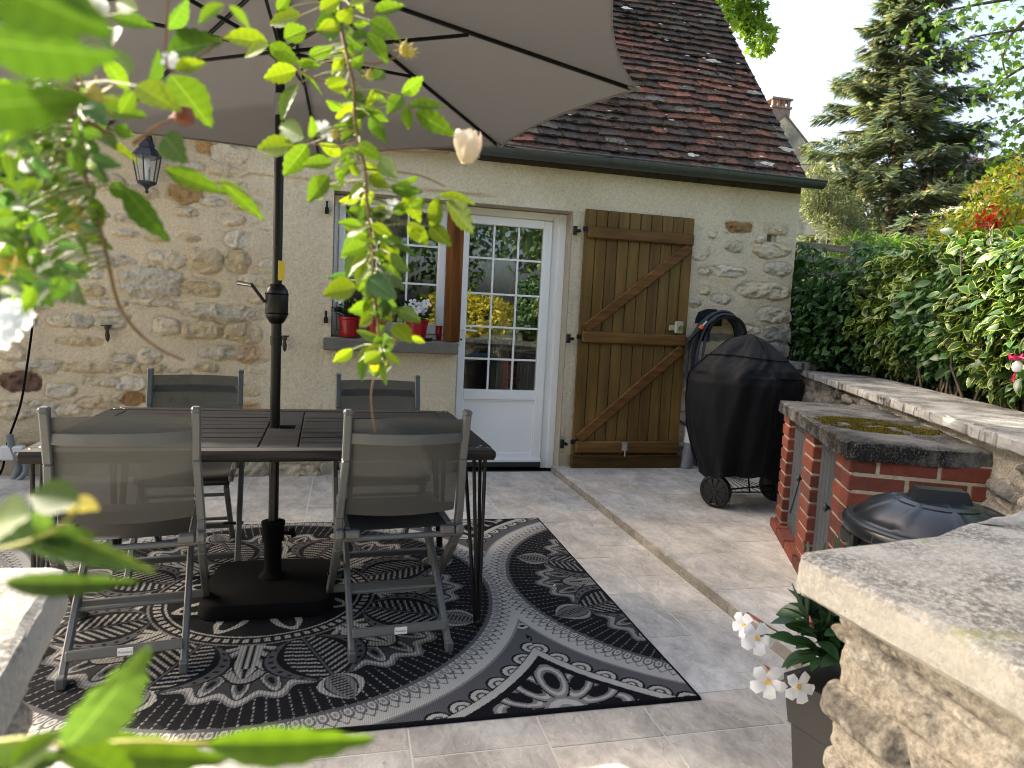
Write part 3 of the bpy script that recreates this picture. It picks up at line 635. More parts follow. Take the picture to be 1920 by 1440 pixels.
# roof: rows of overlapping clay tiles on a deck
def roof():
    dk = MB(); 
    for sg in (1, -1):
        y0 = 5.24 if sg > 0 else ridgeY+(ridgeY-5.24); z0 = 2.555
        V = [(-5.3, y0-YF, z0-.03), (3.74, y0-YF, z0-.03), (3.74, ridgeY-YF, ridgeZ-.03), (-5.3, ridgeY-YF, ridgeZ-.03)]
        V += [(x, y, z-.10) for x, y, z in V]
        dk.add(V, [(0, 1, 2, 3), (7, 6, 5, 4), (0, 4, 5, 1), (1, 5, 6, 2), (2, 6, 7, 3), (3, 7, 4, 0)])
    rf = dk.build('roof', M['soil'], house)
    r = random.Random(4); b = MB(); ang = math.atan2(ridgeZ-2.555, ridgeY-5.24); L = math.hypot(ridgeZ-2.555, ridgeY-5.24)
    ca, sa = math.cos(ang), math.sin(ang); ex = .108; nr = int(L/ex)
    cols = [((.058, .036, .029), 5), ((.044, .031, .027), 6), ((.032, .027, .025), 3), ((.095, .045, .033), 2.0), ((.13, .056, .038), .8), ((.075, .064, .053), 2.6), ((.072, .040, .031), 3)]
    cw = [c[1] for c in cols]
    Xs = []
    for k in range(nr+1):
        x = -5.3 - r.uniform(0, .17); s0 = k*ex
        wav = lambda X: .022*math.sin(X*1.7+k*.11)+.012*math.sin(X*4.1+k*.3)
        while x < 3.76:
            wd = r.uniform(.155, .20); x2 = min(x+wd, 3.775)
            if x2-x < .05: x2 = 3.775
            if x > -1.5 or k % 2 == 0 or True:
                fb = float(fbm(np.array([x*1.1]), np.array([s0*1.4]), 3, 6)[0]); cw2 = [w_*(2.2 if (i_ in (3, 4, 6)) == (fb > .53) else .45) for i_, w_ in enumerate(cw)]; c = r.choices([c[0] for c in cols], cw2)[0]; t = r.uniform(.8, 1.2)*(.95+.55*fb)
                if r.random() < .003: c, t = (.25, .25, .23), 1
                if 9 > k > 0 and r.random() < .02: c, t = (.13, .11, .098), 1
                b.c = tuple(ci*t for ci in c)
                tilt = r.uniform(-.008, .008); rot = r.uniform(-.012, .012); th = r.uniform(.014, .020); lift = .026+r.uniform(0, .006); lo = r.uniform(-.008, .008)
                V = []
                for (u, s_, h) in ((0, 0, 0), (.5, -.006, .004), (1, 0, 0), (0, .15, 0), (.5, .15, .003), (1, .15, 0)):
                    X = x+.0015+(x2-x-.003)*u + (rot*s_ if u not in (0,) else rot*s_)
                    ss = s0+s_+lo*(s_ < .1)+rot*(u-.5)*1.5
                    nh = (lift if s_ < .1 else .004) + h + tilt*(u-.5) + wav(x)*.6*0 + .018*math.sin(X*2.1+ss*1.3)*math.sin(ss*1.7)
                    for hh in (nh, nh-th):
                        V.append((X, 5.24-.035+ss*ca - hh*sa - YF, 2.555-.041+ss*sa + hh*ca))
                i = lambda a, l: a*2+l
                b.add(V, [(i(0, 0), i(1, 0), i(4, 0), i(3, 0)), (i(1, 0), i(2, 0), i(5, 0), i(4, 0)), (i(0, 1), i(1, 1), i(1, 0), i(0, 0)), (i(1, 1), i(2, 1), i(2, 0), i(1, 0)),
                          (i(3, 0), i(3, 1), i(0, 1), i(0, 0)), (i(2, 0), i(2, 1), i(5, 1), i(5, 0))])
            x = x2+.001
    b.build('clay_tiles', M['tile'], rf)
    # moss lumps and lichen between tiles
    mo = MB(); V = []
    for q in range(600):
        X = r.uniform(1.2, 3.74); s_ = r.choice([r.uniform(0, 3.2), r.uniform(.4, 2.6)]); s_ = round(s_/ex)*ex - r.uniform(0, .02)
        if s_ < .05: continue
        rr = r.uniform(.010, .032); h0 = .03
        c = Vector((X, 5.205+s_*ca-h0*sa-YF, 2.514+s_*sa+h0*ca)); mo.c = random.choice([(.030, .026, .014), (.045, .040, .014), (.022, .018, .013)])
        pts = [tuple(c + Vector((math.cos(t)*rr*r.uniform(.8, 2.2), math.sin(t)*rr*.5*ca, math.sin(t)*rr*.5*sa))) for t in np.linspace(0, 2*math.pi, 8)[:-1]]
        tip = tuple(c + Vector((0, -sa, ca))*rr*.55)
        mo.add(pts+[tip], [(a, (a+1) % 7, 7) for a in range(7)])
    tag(mo.build('moss', M['rubble'], rf), kind='stuff')
    lm_ = MB()                                                            # pale lichen crusts lying on the tiles
    for q in range(80):
        X = r.uniform(1.2, 3.72); s_ = r.uniform(.1, 3.4); s_ = math.floor(s_/ex)*ex+r.uniform(.01, .08); big = r.random() < .08; rr = r.uniform(.03, .06) if big else r.uniform(.006, .018); h0 = .040
        c = Vector((X, 5.205+s_*ca-h0*sa-YF, 2.514+s_*sa+h0*ca)); lm_.c = r.choice([(.42, .42, .38), (.34, .35, .30), (.50, .49, .45)]); ph_ = r.random()*6
        pts = [tuple(c + Vector((math.cos(t)*rr*(1+.35*math.sin(3*t+ph_))*1.4, (math.sin(t)*rr*.6*(1+.3*math.sin(4*t+ph_)))*ca, math.sin(t)*rr*.6*(1+.3*math.sin(4*t+ph_))*sa))) for t in np.linspace(0, 2*math.pi, 15)[:-1]]
        lm_.add(pts, [tuple(range(14))])
    tag(lm_.build('lichen', M['rubble'], rf), kind='stuff')
    # lead strip of verge tiles along the gable edge
    vg = MB()
    for k in range(nr):
        s_ = k*ex; vg.c = r.choice([(.05, .035, .03), (.03, .026, .026)])
        vg.box((3.765, 5.24-YF+(s_+.05)*ca+.0, 2.55+(s_+.05)*sa-.01), (.03, .15, .05), rx=ang)
    vg.build('verge', M['tile'], rf)
roof()
# gutter: half round with joints, and its brackets
def gutter():
    gx0, gx1, gy, gz, R_ = -5.3, 3.87, 5.135-YF, 2.515, .062
    b = MB(); n = 12
    for rr, fl in ((R_, 1), (R_-.004, -1)):
        V = []; 
        for x in (gx0, gx1):
            for k in range(n+1):
                t = math.pi+math.pi*k/n; V.append((x, gy+rr*math.cos(t), gz+rr*math.sin(t)*.95 - (x-gx1)*0.004*-1))
        b.add(V, [(k, k+1, k+n+2, k+n+1) for k in range(n)])
    b.tube([(gx0, gy-R_, gz+.036), (gx1, gy-R_, gz)], .008, 8); b.tube([(gx0, gy+R_, gz+.036), (gx1, gy+R_, gz)], .004, 6)
    V = [(gx1, gy, gz)]+[(gx1, gy+R_*math.cos(math.pi+math.pi*k/n), gz+R_*math.sin(math.pi+math.pi*k/n)*.95) for k in range(n+1)]
    b.add(V, [(0, k+1, k+2) for k in range(n)])
    g_ = b.build('gutter', M['gutter'], house, smooth=True)
    for x in (.1, .85, 1.60, 2.28, 2.95):
        s = MB(); zz = gz-(x-gx1)*.004
        s.tube([(x, gy+(R_+.003)*math.cos(math.pi+math.pi*k/n), zz+(R_+.003)*math.sin(math.pi+math.pi*k/n)*.95) for k in range(n+1)], .0055, 6)
        s.build('gutter_joint', M['gutter'], g_)
gutter()
# ---------------------------------------------------------------- door
def glazed(x0, x1, z0, z1, st, rail, bot, y, parent, name_leaf):
    return None
dy = YR-YF
def B(b, x0, x1, z0, z1, y0, y1, bev=.003): b.box(((x0+x1)/2, (y0+y1)/2, (z0+z1)/2), (x1-x0, abs(y1-y0), z1-z0), bev=bev)
b = MB(); B(b, .835, .872, .0, 2.105, dy-.008, dy+.06); B(b, 1.603, 1.712, 0, 2.105, dy-.008, dy+.06); B(b, .872, 1.603, 2.045, 2.105, dy-.008, dy+.06); B(b, 1.655, 1.714, 0, 2.105, dy-.022, dy-.008)
b.build('door_frame', M['white'], house)
door = MB()
gx0, gx1, gz0, gz1 = .918, 1.522, .655, 1.975
B(door, .858, gx0, .055, 2.04, dy-.03, dy+.02, .006); B(door, gx1, 1.597, .055, 2.04, dy-.03, dy+.02, .006)
B(door, gx0, gx1, gz1, 2.04, dy-.03, dy+.02, .004); B(door, gx0, gx1, .575, gz0, dy-.029, dy+.02, .004); B(door, gx0, gx1, .055, .125, dy-.029, dy+.02, .004)
B(door, gx0, gx1, .125, .575, dy-.012, dy+.01, 0); B(door, gx0+.0, gx1, .56, .575, dy-.02, dy-.012, .003); B(door, gx0, gx1, .125, .135, dy-.02, dy-.012, .003); B(door, gx1-.012, gx1, .135, .56, dy-.02, dy-.012, .003); B(door, gx0, gx0+.012, .135, .56, dy-.02, dy-.012, .003)
d_o = door.build('door', M['white'], house)
mu = MB()
for k in (1, 2): B(mu, gx0+(gx1-gx0)*k/3-.008, gx0+(gx1-gx0)*k/3+.008, gz0, gz1, dy-.012, dy-.002, .002)
zr = [1.712, 1.43, 1.165, .905]
for z in zr: B(mu, gx0, gx1, z-.008, z+.008, dy-.011, dy-.001, .002)
mu.build('glazing_bar', M['white'], d_o)
b = MB(); B(b, gx0, gx1, gz0, gz1, dy+.001, dy+.005, 0); b.build('pane', M['glass'], d_o)
b = MB(); B(b, .866, .896, 1.0, 1.22, dy-.038, dy-.03, .003); b.tube([(.881, dy-.036, 1.135), (.881, dy-.075, 1.135), (.892, dy-.082, 1.135), (1.0, dy-.082, 1.128)], .0085, 10); b.build('handle', M['white'], d_o, smooth=True)
b = MB(); b.tube([(.881, dy-.039, 1.055), (.881, dy-.043, 1.055)], .009, 12); b.build('keyhole', M['iron'], d_o)
b = MB(); B(b, .84, 1.60, .012, .052, dy-.02, dy+.03, .002); b.build('threshold', M['gutter'], d_o)
b = MB(); B(b, .86, 1.597, .058, .085, dy-.05, dy-.03, .004); b.build('weather_bar', M['white'], d_o)
# ---------------------------------------------------------------- window
b = MB()
B(b, -.120, -.088, 1.04, 2.105, dy-.01, dy+.06); B(b, .735, .79, 1.04, 2.105, dy-.01, dy+.06); B(b, -.088, .735, 2.06, 2.105, dy-.01, dy+.06); B(b, -.088, .735, 1.04, 1.085, dy-.01, dy+.06)
win = b.build('window', M['white'], house)
b = MB(); wx0, wx1, wz0, wz1 = -.036, .672, 1.165, 2.03
B(b, -.086, wx0, 1.087, 2.058, dy-.03, dy+.02, .006); B(b, wx1, .733, 1.087, 2.058, dy-.03, dy+.02, .006); B(b, wx0, wx1, wz1, 2.058, dy-.029, dy+.02, .004); B(b, wx0, wx1, 1.087, wz0, dy-.029, dy+.02, .004)
b.build('sash', M['white'], win)
b = MB()
for k in (1, 2): B(b, wx0+(wx1-wx0)*k/3-.008, wx0+(wx1-wx0)*k/3+.008, wz0, wz1, dy-.012, dy-.002, .002)
for z in (1.475, 1.77): B(b, wx0, wx1, z-.008, z+.008, dy-.011, dy-.001, .002)
b.build('glazing_bar', M['white'], win)
b = MB(); B(b, wx0, wx1, wz0, wz1, dy+.001, dy+.005, 0); b.build('pane', M['glass'], win)
b = MB(); b.box((.325, -.005, .990), (1.0, .21, .09), bev=.008); b.build('sill', M['sill'], win)
b = MB(); B(b, -.12, .82, 1.034, 1.045, -.0, dy, 0); b.build('sill_ledge', M['sill'], win)
# orange stained shutter leaf folded edge on between window and door
b = MB(); b.c = (1, 1, 1)
b.box((.775, -.055, 1.568), (.125, .045, 1.05), bev=.004); b.box((.775, -.08, 1.568), (.004, .003, 1.045)); 
b.build('folded_shutter', M['post'], house)
b = MB(); b.box((.80, -.09, 2.02), (.03, .04, .02), bev=.003); b.tube([(.80, -.09, 2.0), (.80, -.09, 2.05)], .01, 8); b.build('shutter_catch', M['black'], house)
# curtains inside
def curtain(name, pts_l, pts_r, y, parent, folds=9, amp=.02, n=40, mt=None):
    V = []; nz = 30
    for j in range(nz+1):
        t = j/nz; zt = t
        xl = np.interp(t, [p[0] for p in pts_l], [p[1] for p in pts_l]); xr = np.interp(t, [p[0] for p in pts_r], [p[1] for p in pts_r]); z = 2.05-t*pts_l[-1][2]
        for i in range(n+1):
            s_ = i/n; V.append((xl+(xr-xl)*s_, y+amp*math.sin(s_*folds*2*math.pi+1.3*math.sin(t*3)), z))
    F = [(j*(n+1)+i, j*(n+1)+i+1, (j+1)*(n+1)+i+1, (j+1)*(n+1)+i) for j in range(nz) for i in range(n)]
    return mesh(name, np.array(V), F, mt or M['sheer'], parent, smooth=True)
curtain('curtain', [(0, .93, 2.0), (.18, 1.02, 2.0), (.36, 1.19, 2.0), (.5, 1.17, 2.0), (1, 1.12, 2.0)], [(0, 1.56, 2.0), (.12, 1.50, 2.0), (.36, 1.27, 2.0), (.5, 1.31, 2.0), (1, 1.33, 2.0)], dy+.10, d_o)
curtain('curtain', [(0, -.03, 1.0), (.4, .12, 1.0), (.8, .25, 1.0), (1, .24, 1.0)], [(0, .60, 1.0), (.3, .58, 1.0), (.55, .45, 1.0), (.8, .33, 1.0), (1, .36, 1.0)], dy+.10, win)
# ---------------------------------------------------------------- wooden door shutter, open against the wall
def shutter():
    x0, x1, z0, z1 = 1.805, 2.755, .10, 2.135; y = -.045
    b = MB(); n = 10; r = random.Random(3); wd = (x1-x0)/n
    for k in range(n):
        t = r.uniform(.82, 1.12); b.c = (t, t*r.uniform(.96, 1.04), t*r.uniform(.8, 1.1)); b.box((x0+wd*(k+.5), y, (z0+z1)/2), (wd-.006, .026, z1-z0+r.uniform(-.002, .002)), bev=.004)
    o = b.build('shutter', M['shutter'], house)
    b = MB(); b.c = (.10, .09, .08); b.box(((x0+x1)/2, y+.009, (z0+z1)/2), (x1-x0-.01, .010, z1-z0-.01)); b.build('backing', M['shutter'], o)
    yy = y-.013-.016
    for zc, h in ((1.955, .095), (1.125, .095), (.225, .10)):
        b = MB(); b.c = (1, .95, .9); b.box(((x0+x1)/2+.008, yy, zc), (x1-x0-.03, .032, h), bev=.010); b.build('rail', M['shutterx'], o)
    b = MB(); b.c = (.62, .6, .58); b.box(((x0+x1)/2, y-.022, .085), (x1-x0+.01, .055, .145), bev=.004); b.c = (.5, .5, .5); b.box(((x0+x1)/2, y-.05, .15), (x1-x0+.008, .02, .012)); b.build('bottom_board', M['shutterx'], o)
    for za, zb in ((1.175, 1.905), (.278, 1.075)):
        b = MB(); b.c = (1, .85, .75); b.bar((x0+.045, yy+.001, za+.01), (x1-.035, yy+.001, zb-.01), .085, .03, up=(0, -1, 0), bev=.009); b.build('brace', M['shutterx'], o)
    p = pick(1272, 614, 1, YF-.08); b = MB(); b.box((p[0], yy-.012, p[2]), (.075, .03, .10), bev=.008); b.box((p[0]-.06, yy-.008, p[2]-.005), (.05, .015, .045), bev=.003); lk = b.build('lock', mat('cream_metal', (.42, .40, .30), rough=.4, metal=.3), o)
    b = MB(); b.tube([(p[0]+.008, yy-.025, p[2]-.005), (p[0]+.008, yy-.036, p[2]-.005)], .02, 16); b.build('lock_cylinder', mat('brass', (.45, .38, .12), rough=.3, metal=1), lk)
    p = pick(1170, 838, 1, YF-.08); b = MB(); b.box((p[0], yy-.019, p[2]+.005), (.05, .006, .07), bev=.001); b.tube([(p[0]-.0, yy-.028, p[2]+.03), (p[0], yy-.028, p[2]-.075)], .007, 8); b.box((p[0], yy-.028, p[2]+.01), (.03, .012, .014)); b.build('bolt', M['chrome'], o)
    for px in ((1085, 433), (1072, 635), (1060, 832)):
        q = pick(*px, 1, YF-.05); b = MB(); b.box((q[0]-.012, -.05, q[2]), (.05, .05, .022), bev=.003); b.tube([(q[0]-.03, -.055, q[2]-.035), (q[0]-.03, -.055, q[2]+.035)], .017, 10); b.box((x0+.018, -.062, q[2]+.02), (.07, .012, .035), bev=.002); b.tube([(q[0]-.012, -.05, q[2]), (q[0]-.012, .02, q[2])], .01, 8)
        b.build('hinge', M['black'], o)
shutter()
for px in ((613, 390), (611, 595)):                                  # hinge pins left of the window
    q = pick(*px, 1, YF-.03); b = MB(); b.box((q[0], -.035, q[2]-.02), (.028, .035, .045), bev=.003); b.tube([(q[0], -.035, q[2]), (q[0], -.035, q[2]+.05)], .009, 8); b.box((q[0], .0, q[2]-.02), (.02, .06, .02)); b.build('hinge_pin', M['black'], house)
for px in ((203, 612), (534, 632)):                                   # cast shutter stays
    q = pick(*px, 1, YF-.03); b = MB(); b.tube([(q[0], -.01, q[2]), (q[0], -.05, q[2])], .006, 6)
    b.tube([(q[0], -.05, q[2]+.012), (q[0], -.052, q[2]-.01), (q[0]+.001, -.055, q[2]-.03), (q[0]+.002, -.056, q[2]-.06), (q[0]+.003, -.055, q[2]-.09), (q[0]+.003, -.055, q[2]-.105)], [.015, .019, .010, .016, .012, .003], 8)
    b.tube([(q[0]-.045, -.05, q[2]+.003), (q[0]+.03, -.05, q[2]+.008)], [.004, .007], 6); b.build('shutter_stay', mat('rusty_iron', (.055, .04, .022), rough=.7, metal=.4), house, smooth=True)
# ---------------------------------------------------------------- wall lantern
q = pick(275, 310, 1, 5.13); L0 = empty('wall_lantern', (q[0], YF, q[2]), 'black wall lantern with glass panes on the stone wall left of the parasol pole', 'lantern')
lm = mat('blue_black_metal', (.018, .022, .035), rough=.45, spec=.5)
b = MB(); y = -.14; hexr = lambda r, z, n=6: [(r*math.cos(math.pi*2*k/n+.52), y+r*math.sin(math.pi*2*k/n+.52), z) for k in range(n)]
b.lathe([(.095, .055), (.098, .062), (.062, .105), (.048, .115), (.05, .135), (.03, .16), (.012, .17), (.012, .185), (.006, .20)], (0, y, 0), 6)
b.lathe([(.055, -.125), (.060, -.118), (.062, -.108), (.05, -.105)], (0, y, 0), 6); b.lathe([(.012, -.15), (.022, -.14), (.05, -.125)], (0, y, 0), 6); b.lathe([(.004, -.185), (.013, -.175), (.008, -.16), (.014, -.15)], (0, y, 0), 10)
for (xa, ya, za), (xb, yb, zb) in zip(hexr(.058, -.11), hexr(.088, .056)): b.tube([(xa, ya, za), (xb, yb, zb)], .0045, 6)
b.build('cage', lm, L0)
b = MB(); b.tube([(0, y, .15), (0, y+.03, .20), (0, -.05, .21), (0, -.02, .17), (0, 0, .12)], .011, 8); b.lathe([(.045, 0), (.045, .012), (.02, .02)], (0, .0, .10), 12, Matrix.Rotation(rad(90), 3, 'X')); b.build('wall_arm', lm, L0, smooth=True)
b = MB(); V0 = hexr(.056, -.108); V1 = hexr(.086, .055); b.add(V0+V1, [(k, (k+1) % 6, (k+1) % 6+6, k+6) for k in range(6)]); b.build('pane', mat_sheer('lantern_glass', (.6, .62, .62), .72, rough=.2), L0)
b = MB(); b.tube([(0, y, -.11), (0, y, -.03)], .013, 10); b.lathe([(.012, -.03), (.026, .0), (.03, .02), (.022, .04), (.005, .05)], (0, y, 0), 12); b.build('bulb', mat('bulb_glass', (.7, .7, .66), rough=.2), L0, smooth=True)
# ---------------------------------------------------------------- cables and pipes on the left wall
def path(px, yy): return [tuple(pick(a, c, 1, yy)) for a, c in px]
def bez(P, n=6):
    P = [Vector(p) for p in P]; o = []
    for i in range(len(P)-1):
        p0, p1, p2, p3 = P[max(i-1, 0)], P[i], P[i+1], P[min(i+2, len(P)-1)]
        for k in range(n):
            t = k/n; o.append(.5*((2*p1)+(p2-p0)*t+(2*p0-5*p1+4*p2-p3)*t*t+(3*p1-p0-3*p2+p3)*t**3))
    return o+[P[-1]]
b = MB(); b.tube(bez(path([(86, 300), (74, 470), (62, 600), (50, 690), (38, 760), (14, 830), (4, 880), (-14, 905)], 5.19)), .0075, 8)
tag(b.build('hanging_cable', M['blackmatte'], smooth=True), 'thin black cable hanging loose down the left end of the stone wall', 'cable')
b = MB(); b.tube(bez(path([(18, 815), (22, 838), (30, 860), (34, 880), (20, 905), (-5, 925), (-30, 935)], 5.16)), .022, 10); b.tube(bez(path([(26, 850), (46, 868), (48, 885), (34, 900), (10, 915), (-20, 928)], 5.13)), .016, 10)
cp = b.build('grey_conduit', M['pipe_grey'], smooth=True); tag(cp, 'grey plastic conduit pipes bending along the foot of the stone wall at far left', 'pipe')
q = pick(22, 850, 1, 5.15); b = MB(); b.box((q[0], 5.17, q[2]), (.14, .06, .10), bev=.01); tag(b.build('junction_box', M['pipe_white']), 'small white junction box on the stone wall behind the left table corner', 'junction box')
# ================================================================ table
tb = empty('dining_table', (-.25, 3.015, 0), 'weathered dark slatted wood table on black hairpin legs with parasol hole', 'table', rz=rad(1.9))
def table():
    L_, D_, zt, th = 1.60, 1.06, .738, .034; b = MB(); r = random.Random(2)
    e = .085; cwid = .135
    def brd(x0, x1, y0, y1, t=1, dz=0.0, bev=.003): b.c = (t, t*.99, t*.98); b.box(((x0+x1)/2, (y0+y1)/2, zt-th/2+dz), (x1-x0, y1-y0, th), bev=bev)
    n = 9; y0, y1 = -D_/2+e, D_/2-e; wd = (y1-y0)/n
    for (xa, xb) in ((-L_/2+e, -cwid/2-.003), (cwid/2+.003, L_/2-e)):
        for k in range(n): brd(xa, xb, y0+wd*k+.0022, y0+wd*(k+1)-.0022, r.uniform(.8, 1.15), r.uniform(-.001, .001), .004)
    hr = .042
    for k in (0,): pass
    hc = (-.028, 0.0)                                                     # centre board split round the hole
    brd(-cwid/2, cwid/2, y0, -hr, .95); brd(-cwid/2, cwid/2, hr, y1, .95); brd(-cwid/2, -hr, -hr, hr, .95); brd(hr, cwid/2, -hr, hr, .95)
    for sg in (-1, 1): brd(sg*(L_/2)-(e-.003 if sg > 0 else 0), sg*(L_/2)+(e-.003 if sg < 0 else 0), y0, y1, .9)
    b.build('tabletop', M['table'], tb)
    for sg in (-1, 1): b = MB(); b.c = (1, .93, .9); b.box((0, sg*(D_/2-e/2), zt-th/2-.001), (L_, e-.004, th+.006), bev=.010); b.build('edge_board', M['tableedge'], tb)
    for sx in (-1, 1):
        for sy in (-1, 1):
            for k in range(3): b = MB(); b.lathe([(.006, 0), (.006, .0025), (.002, .004)], (sx*(L_/2-.045)+.02*(k-1), sy*(D_/2-.06)+(.03 if k == 1 else 0), zt), 8); b.build('screw', M['chrome'], tb)
    for sx in (-1, 1):
        for sy in (-1, 1):
            b = MB(); fx, fy = sx*(L_/2-.03), sy*(D_/2-.06); top = zt-th-.004
            for (dx, dy_) in ((-.0, -.0), (-.045, 0), (-.0, -.09), (-.075, -.03)):
                b.tube([(fx+sx*dx, fy+sy*dy_, top), (fx+sx*(dx*.18+.005), fy+sy*dy_*.15, .022)], .0075, 8)
            b.box((fx-sx*.03, fy-sy*.03, top-.001), (.12, .12, .006)); b.lathe([(.014, .0), (.014, .02), (.009, .03)], (fx+sx*.003, fy, .010), 10); b.build('leg', M['black'], tb)
table()
# ================================================================ folding chairs
def make_chair():
    root = empty('folding_chair', (0, 0, 0), 'x', 'chair', 'folding chairs round the table')
    hw, hi = .222, .172
    def post(y, z): return y
    P = [(-.315, .89), (-.275, .72), (-.215, .50), (-.195, .43), (-.165, .37), (.235, .012)]
    for s in (-1, 1):
        b = MB(); pts = [(s*(hw-.012*(z > .6)), y, z) for y, z in P]
        for i in range(len(pts)-1): b.bar(pts[i], pts[i+1], .026, .040, up=(0, 1, .2), bev=.004)
        b.box((s*(hw-.012), -.316, .892), (.030, .044, .020), bev=.006); b.box((s*hw, .232, .018), (.030, .05, .034), bev=.004)
        b.build('post', M['frame'], root)
        b = MB(); b.bar((s*hi, .20, .415), (s*(hi+.004), -.325, .014), .022, .038, up=(0, 1, .3), bev=.004); b.box((s*(hi+.004), -.322, .022), (.027, .044, .04), bev=.004); b.build('leg', M['frame'], root)
        b = MB(); b.bar((s*(hw-.03), -.205, .437), (s*(hw-.03), .215, .452), .022, .030, bev=.005); b.build('seat_rail', M['frame'], root)
        b = MB(); b.tube([(s*(hw+.02), .035, .19), (s*(hi-.02), .035, .19)], .007, 8); b.build('pivot', M['black'], root)
        b = MB(); b.box((s*(hi+.005), -.222, .432), (.055, .034, .032), bev=.006); b.box((s*hw, -.222, .435), (.03, .05, .034), bev=.006); b.build('bracket', M['frame'], root)
    b = MB(); n = 14                                                     # curved top rail, seen as a shallow bow
    pts = [((-1+2*k/n)*(hw-.02), -.295+.0-.055*(1-(-1+2*k/n)**2), .800) for k in range(n+1)]
    b.sweep(pts, .016, .036)
    b.build('back_rail', M['frame'], root, smooth=True)
    b = MB(); b.tube([(-hw-.015, -.215, .412), (hw+.015, -.215, .412)], .011, 10); b.build('seat_tube', M['frame'], root, smooth=True)
    b = MB(); b.tube([(-hi, .20, .43), (hi, .20, .43)], .011, 10); b.tube([(-hi, .14, .36), (hi, .14, .36)], .008, 8); b.build('front_tube', M['frame'], root, smooth=True)
    b = MB(); b.bar((-hi, -.287, .145*.38+.03), (hi, -.287, .145*.38+.03), .018, .034, up=(0, .3, 1), bev=.004); br = b.build('foot_rail', M['frame'], root)
    b = MB(); b.bar((-hw, .16, .075), (hw, .16, .075), .018, .032, up=(0, .3, 1), bev=.004); b.build('foot_rail', M['frame'], root)
    b = MB(); b.tube([(-hi, -.12, .17), (hi, -.12, .17)], .009, 8); b.build('stretcher', M['frame'], root)
    # textilene back (hem bands darker because doubled) and seat
    nx, nz = 16, 22; V = []
    for j in range(nz+1):
        t = j/nz; z = .868-t*(.868-.505); y = np.interp(z, [.43, .50, .72, .89], [-.195, -.215, -.275, -.315])
        for i in range(nx+1):
            u = -1+2*i/nx; V.append((u*(hw-.012-.010), y-.012-.030*(1-u*u)*(.25+.75*math.sin(math.pi*min(t*1.2, 1)))+.016, z - .012*(1-u*u)*(t > .95) + .004*math.cos(u*2)*(j == 0)))
    F = [(j*(nx+1)+i, j*(nx+1)+i+1, (j+1)*(nx+1)+i+1, (j+1)*(nx+1)+i) for j in range(nz) for i in range(nx)]
    bk = mesh('backrest', np.array(V), F, M['mesh'], root, smooth=True)
    Vh = [ (v[0], v[1]+.004, v[2]) for v in V]; rows = [0, 1, 2, 20, 21, 22]
    for rr in (range(20, 22),):
        F2 = [(j*(nx+1)+i, j*(nx+1)+i+1, (j+1)*(nx+1)+i+1, (j+1)*(nx+1)+i) for j in rr for i in range(nx)]
        us = sorted({q for f in F2 for q in f}); mp_ = {q: k for k, q in enumerate(us)}
        mesh('hem', np.array([Vh[q] for q in us]), [tuple(mp_[q] for q in f) for f in F2], M['mesh'], bk, smooth=True)
    V = []; ny = 16
    for j in range(ny+1):
        t = j/ny; y = -.215+t*.435
        for i in range(nx+1): u = -1+2*i/nx; V.append((u*(hw-.035), y, .442+.012*t-.016*(1-u*u)*math.sin(math.pi*t)-(.03*(max(t-.93, 0)/.07)**2)))
    n0 = len(V); F = [(j*(nx+1)+i, j*(nx+1)+i+1, (j+1)*(nx+1)+i+1, (j+1)*(nx+1)+i) for j in range(ny) for i in range(nx)]
    mesh('seat', np.array(V), F, M['seatcloth'], root, smooth=True)
    return root
M['seatcloth'] = mat('seat_cloth', (.022, .023, .024), rough=.5, var=.06, vs=60, bump=.15, bs=400)
def copy_tree(o, parent=None):
    c = o.copy(); col.objects.link(c); c.parent = parent
    for ch in list(o.children): copy_tree(ch, c)
    return c
proto = make_chair()
CH = [(-.727, 2.665, 8, 'nearest folding chair on the left, seen from behind, left of the parasol base'),
      (.190, 2.70, 5, 'nearest folding chair on the right, seen from behind, right of the parasol base'),
      (-.712, 3.43, 186, 'folding chair behind the table, against the rubble wall left of the parasol pole'),
      (.188, 3.41, 184, 'folding chair behind the table, under the window with red pots')]
for i, (x, y, a, lab) in enumerate(CH):
    o = proto if i == 0 else copy_tree(proto)
    o.location = (x, y, .008); o.rotation_euler = (0, 0, rad(a)); o['label'] = lab
    if i == 0: near_chairs = [o]
    elif i == 1: near_chairs.append(o)
def text_obj(name, body, size, loc, rot, mt, parent, ext=.0003):
    cu = bpy.data.curves.new(name, 'FONT'); cu.body = body; cu.size = size; cu.extrude = ext; cu.align_x = 'CENTER'; cu.align_y = 'CENTER'
    t = bpy.data.objects.new(name, cu); col.objects.link(t)
    dg = bpy.context.evaluated_depsgraph_get(); me = bpy.data.meshes.new_from_object(t.evaluated_get(dg)); bpy.data.objects.remove(t)
    o = bpy.data.objects.new(name, me); col.objects.link(o); me.materials.clear(); me.materials.append(mt); o.location = loc; o.rotation_euler = rot; o.parent = parent
    return o
for ch in near_chairs:
    b = MB(); b.box((.0, -.2985, .085), (.046, .004, .026), bev=.001); tg = b.build('maker_label', M['white'], ch)
    text_obj('lettering', 'Proloisirs', .0105, (.0, -.3008, .084), (rad(90), 0, 0), mat('label_ink', (.03, .05, .15), rough=.5), tg)
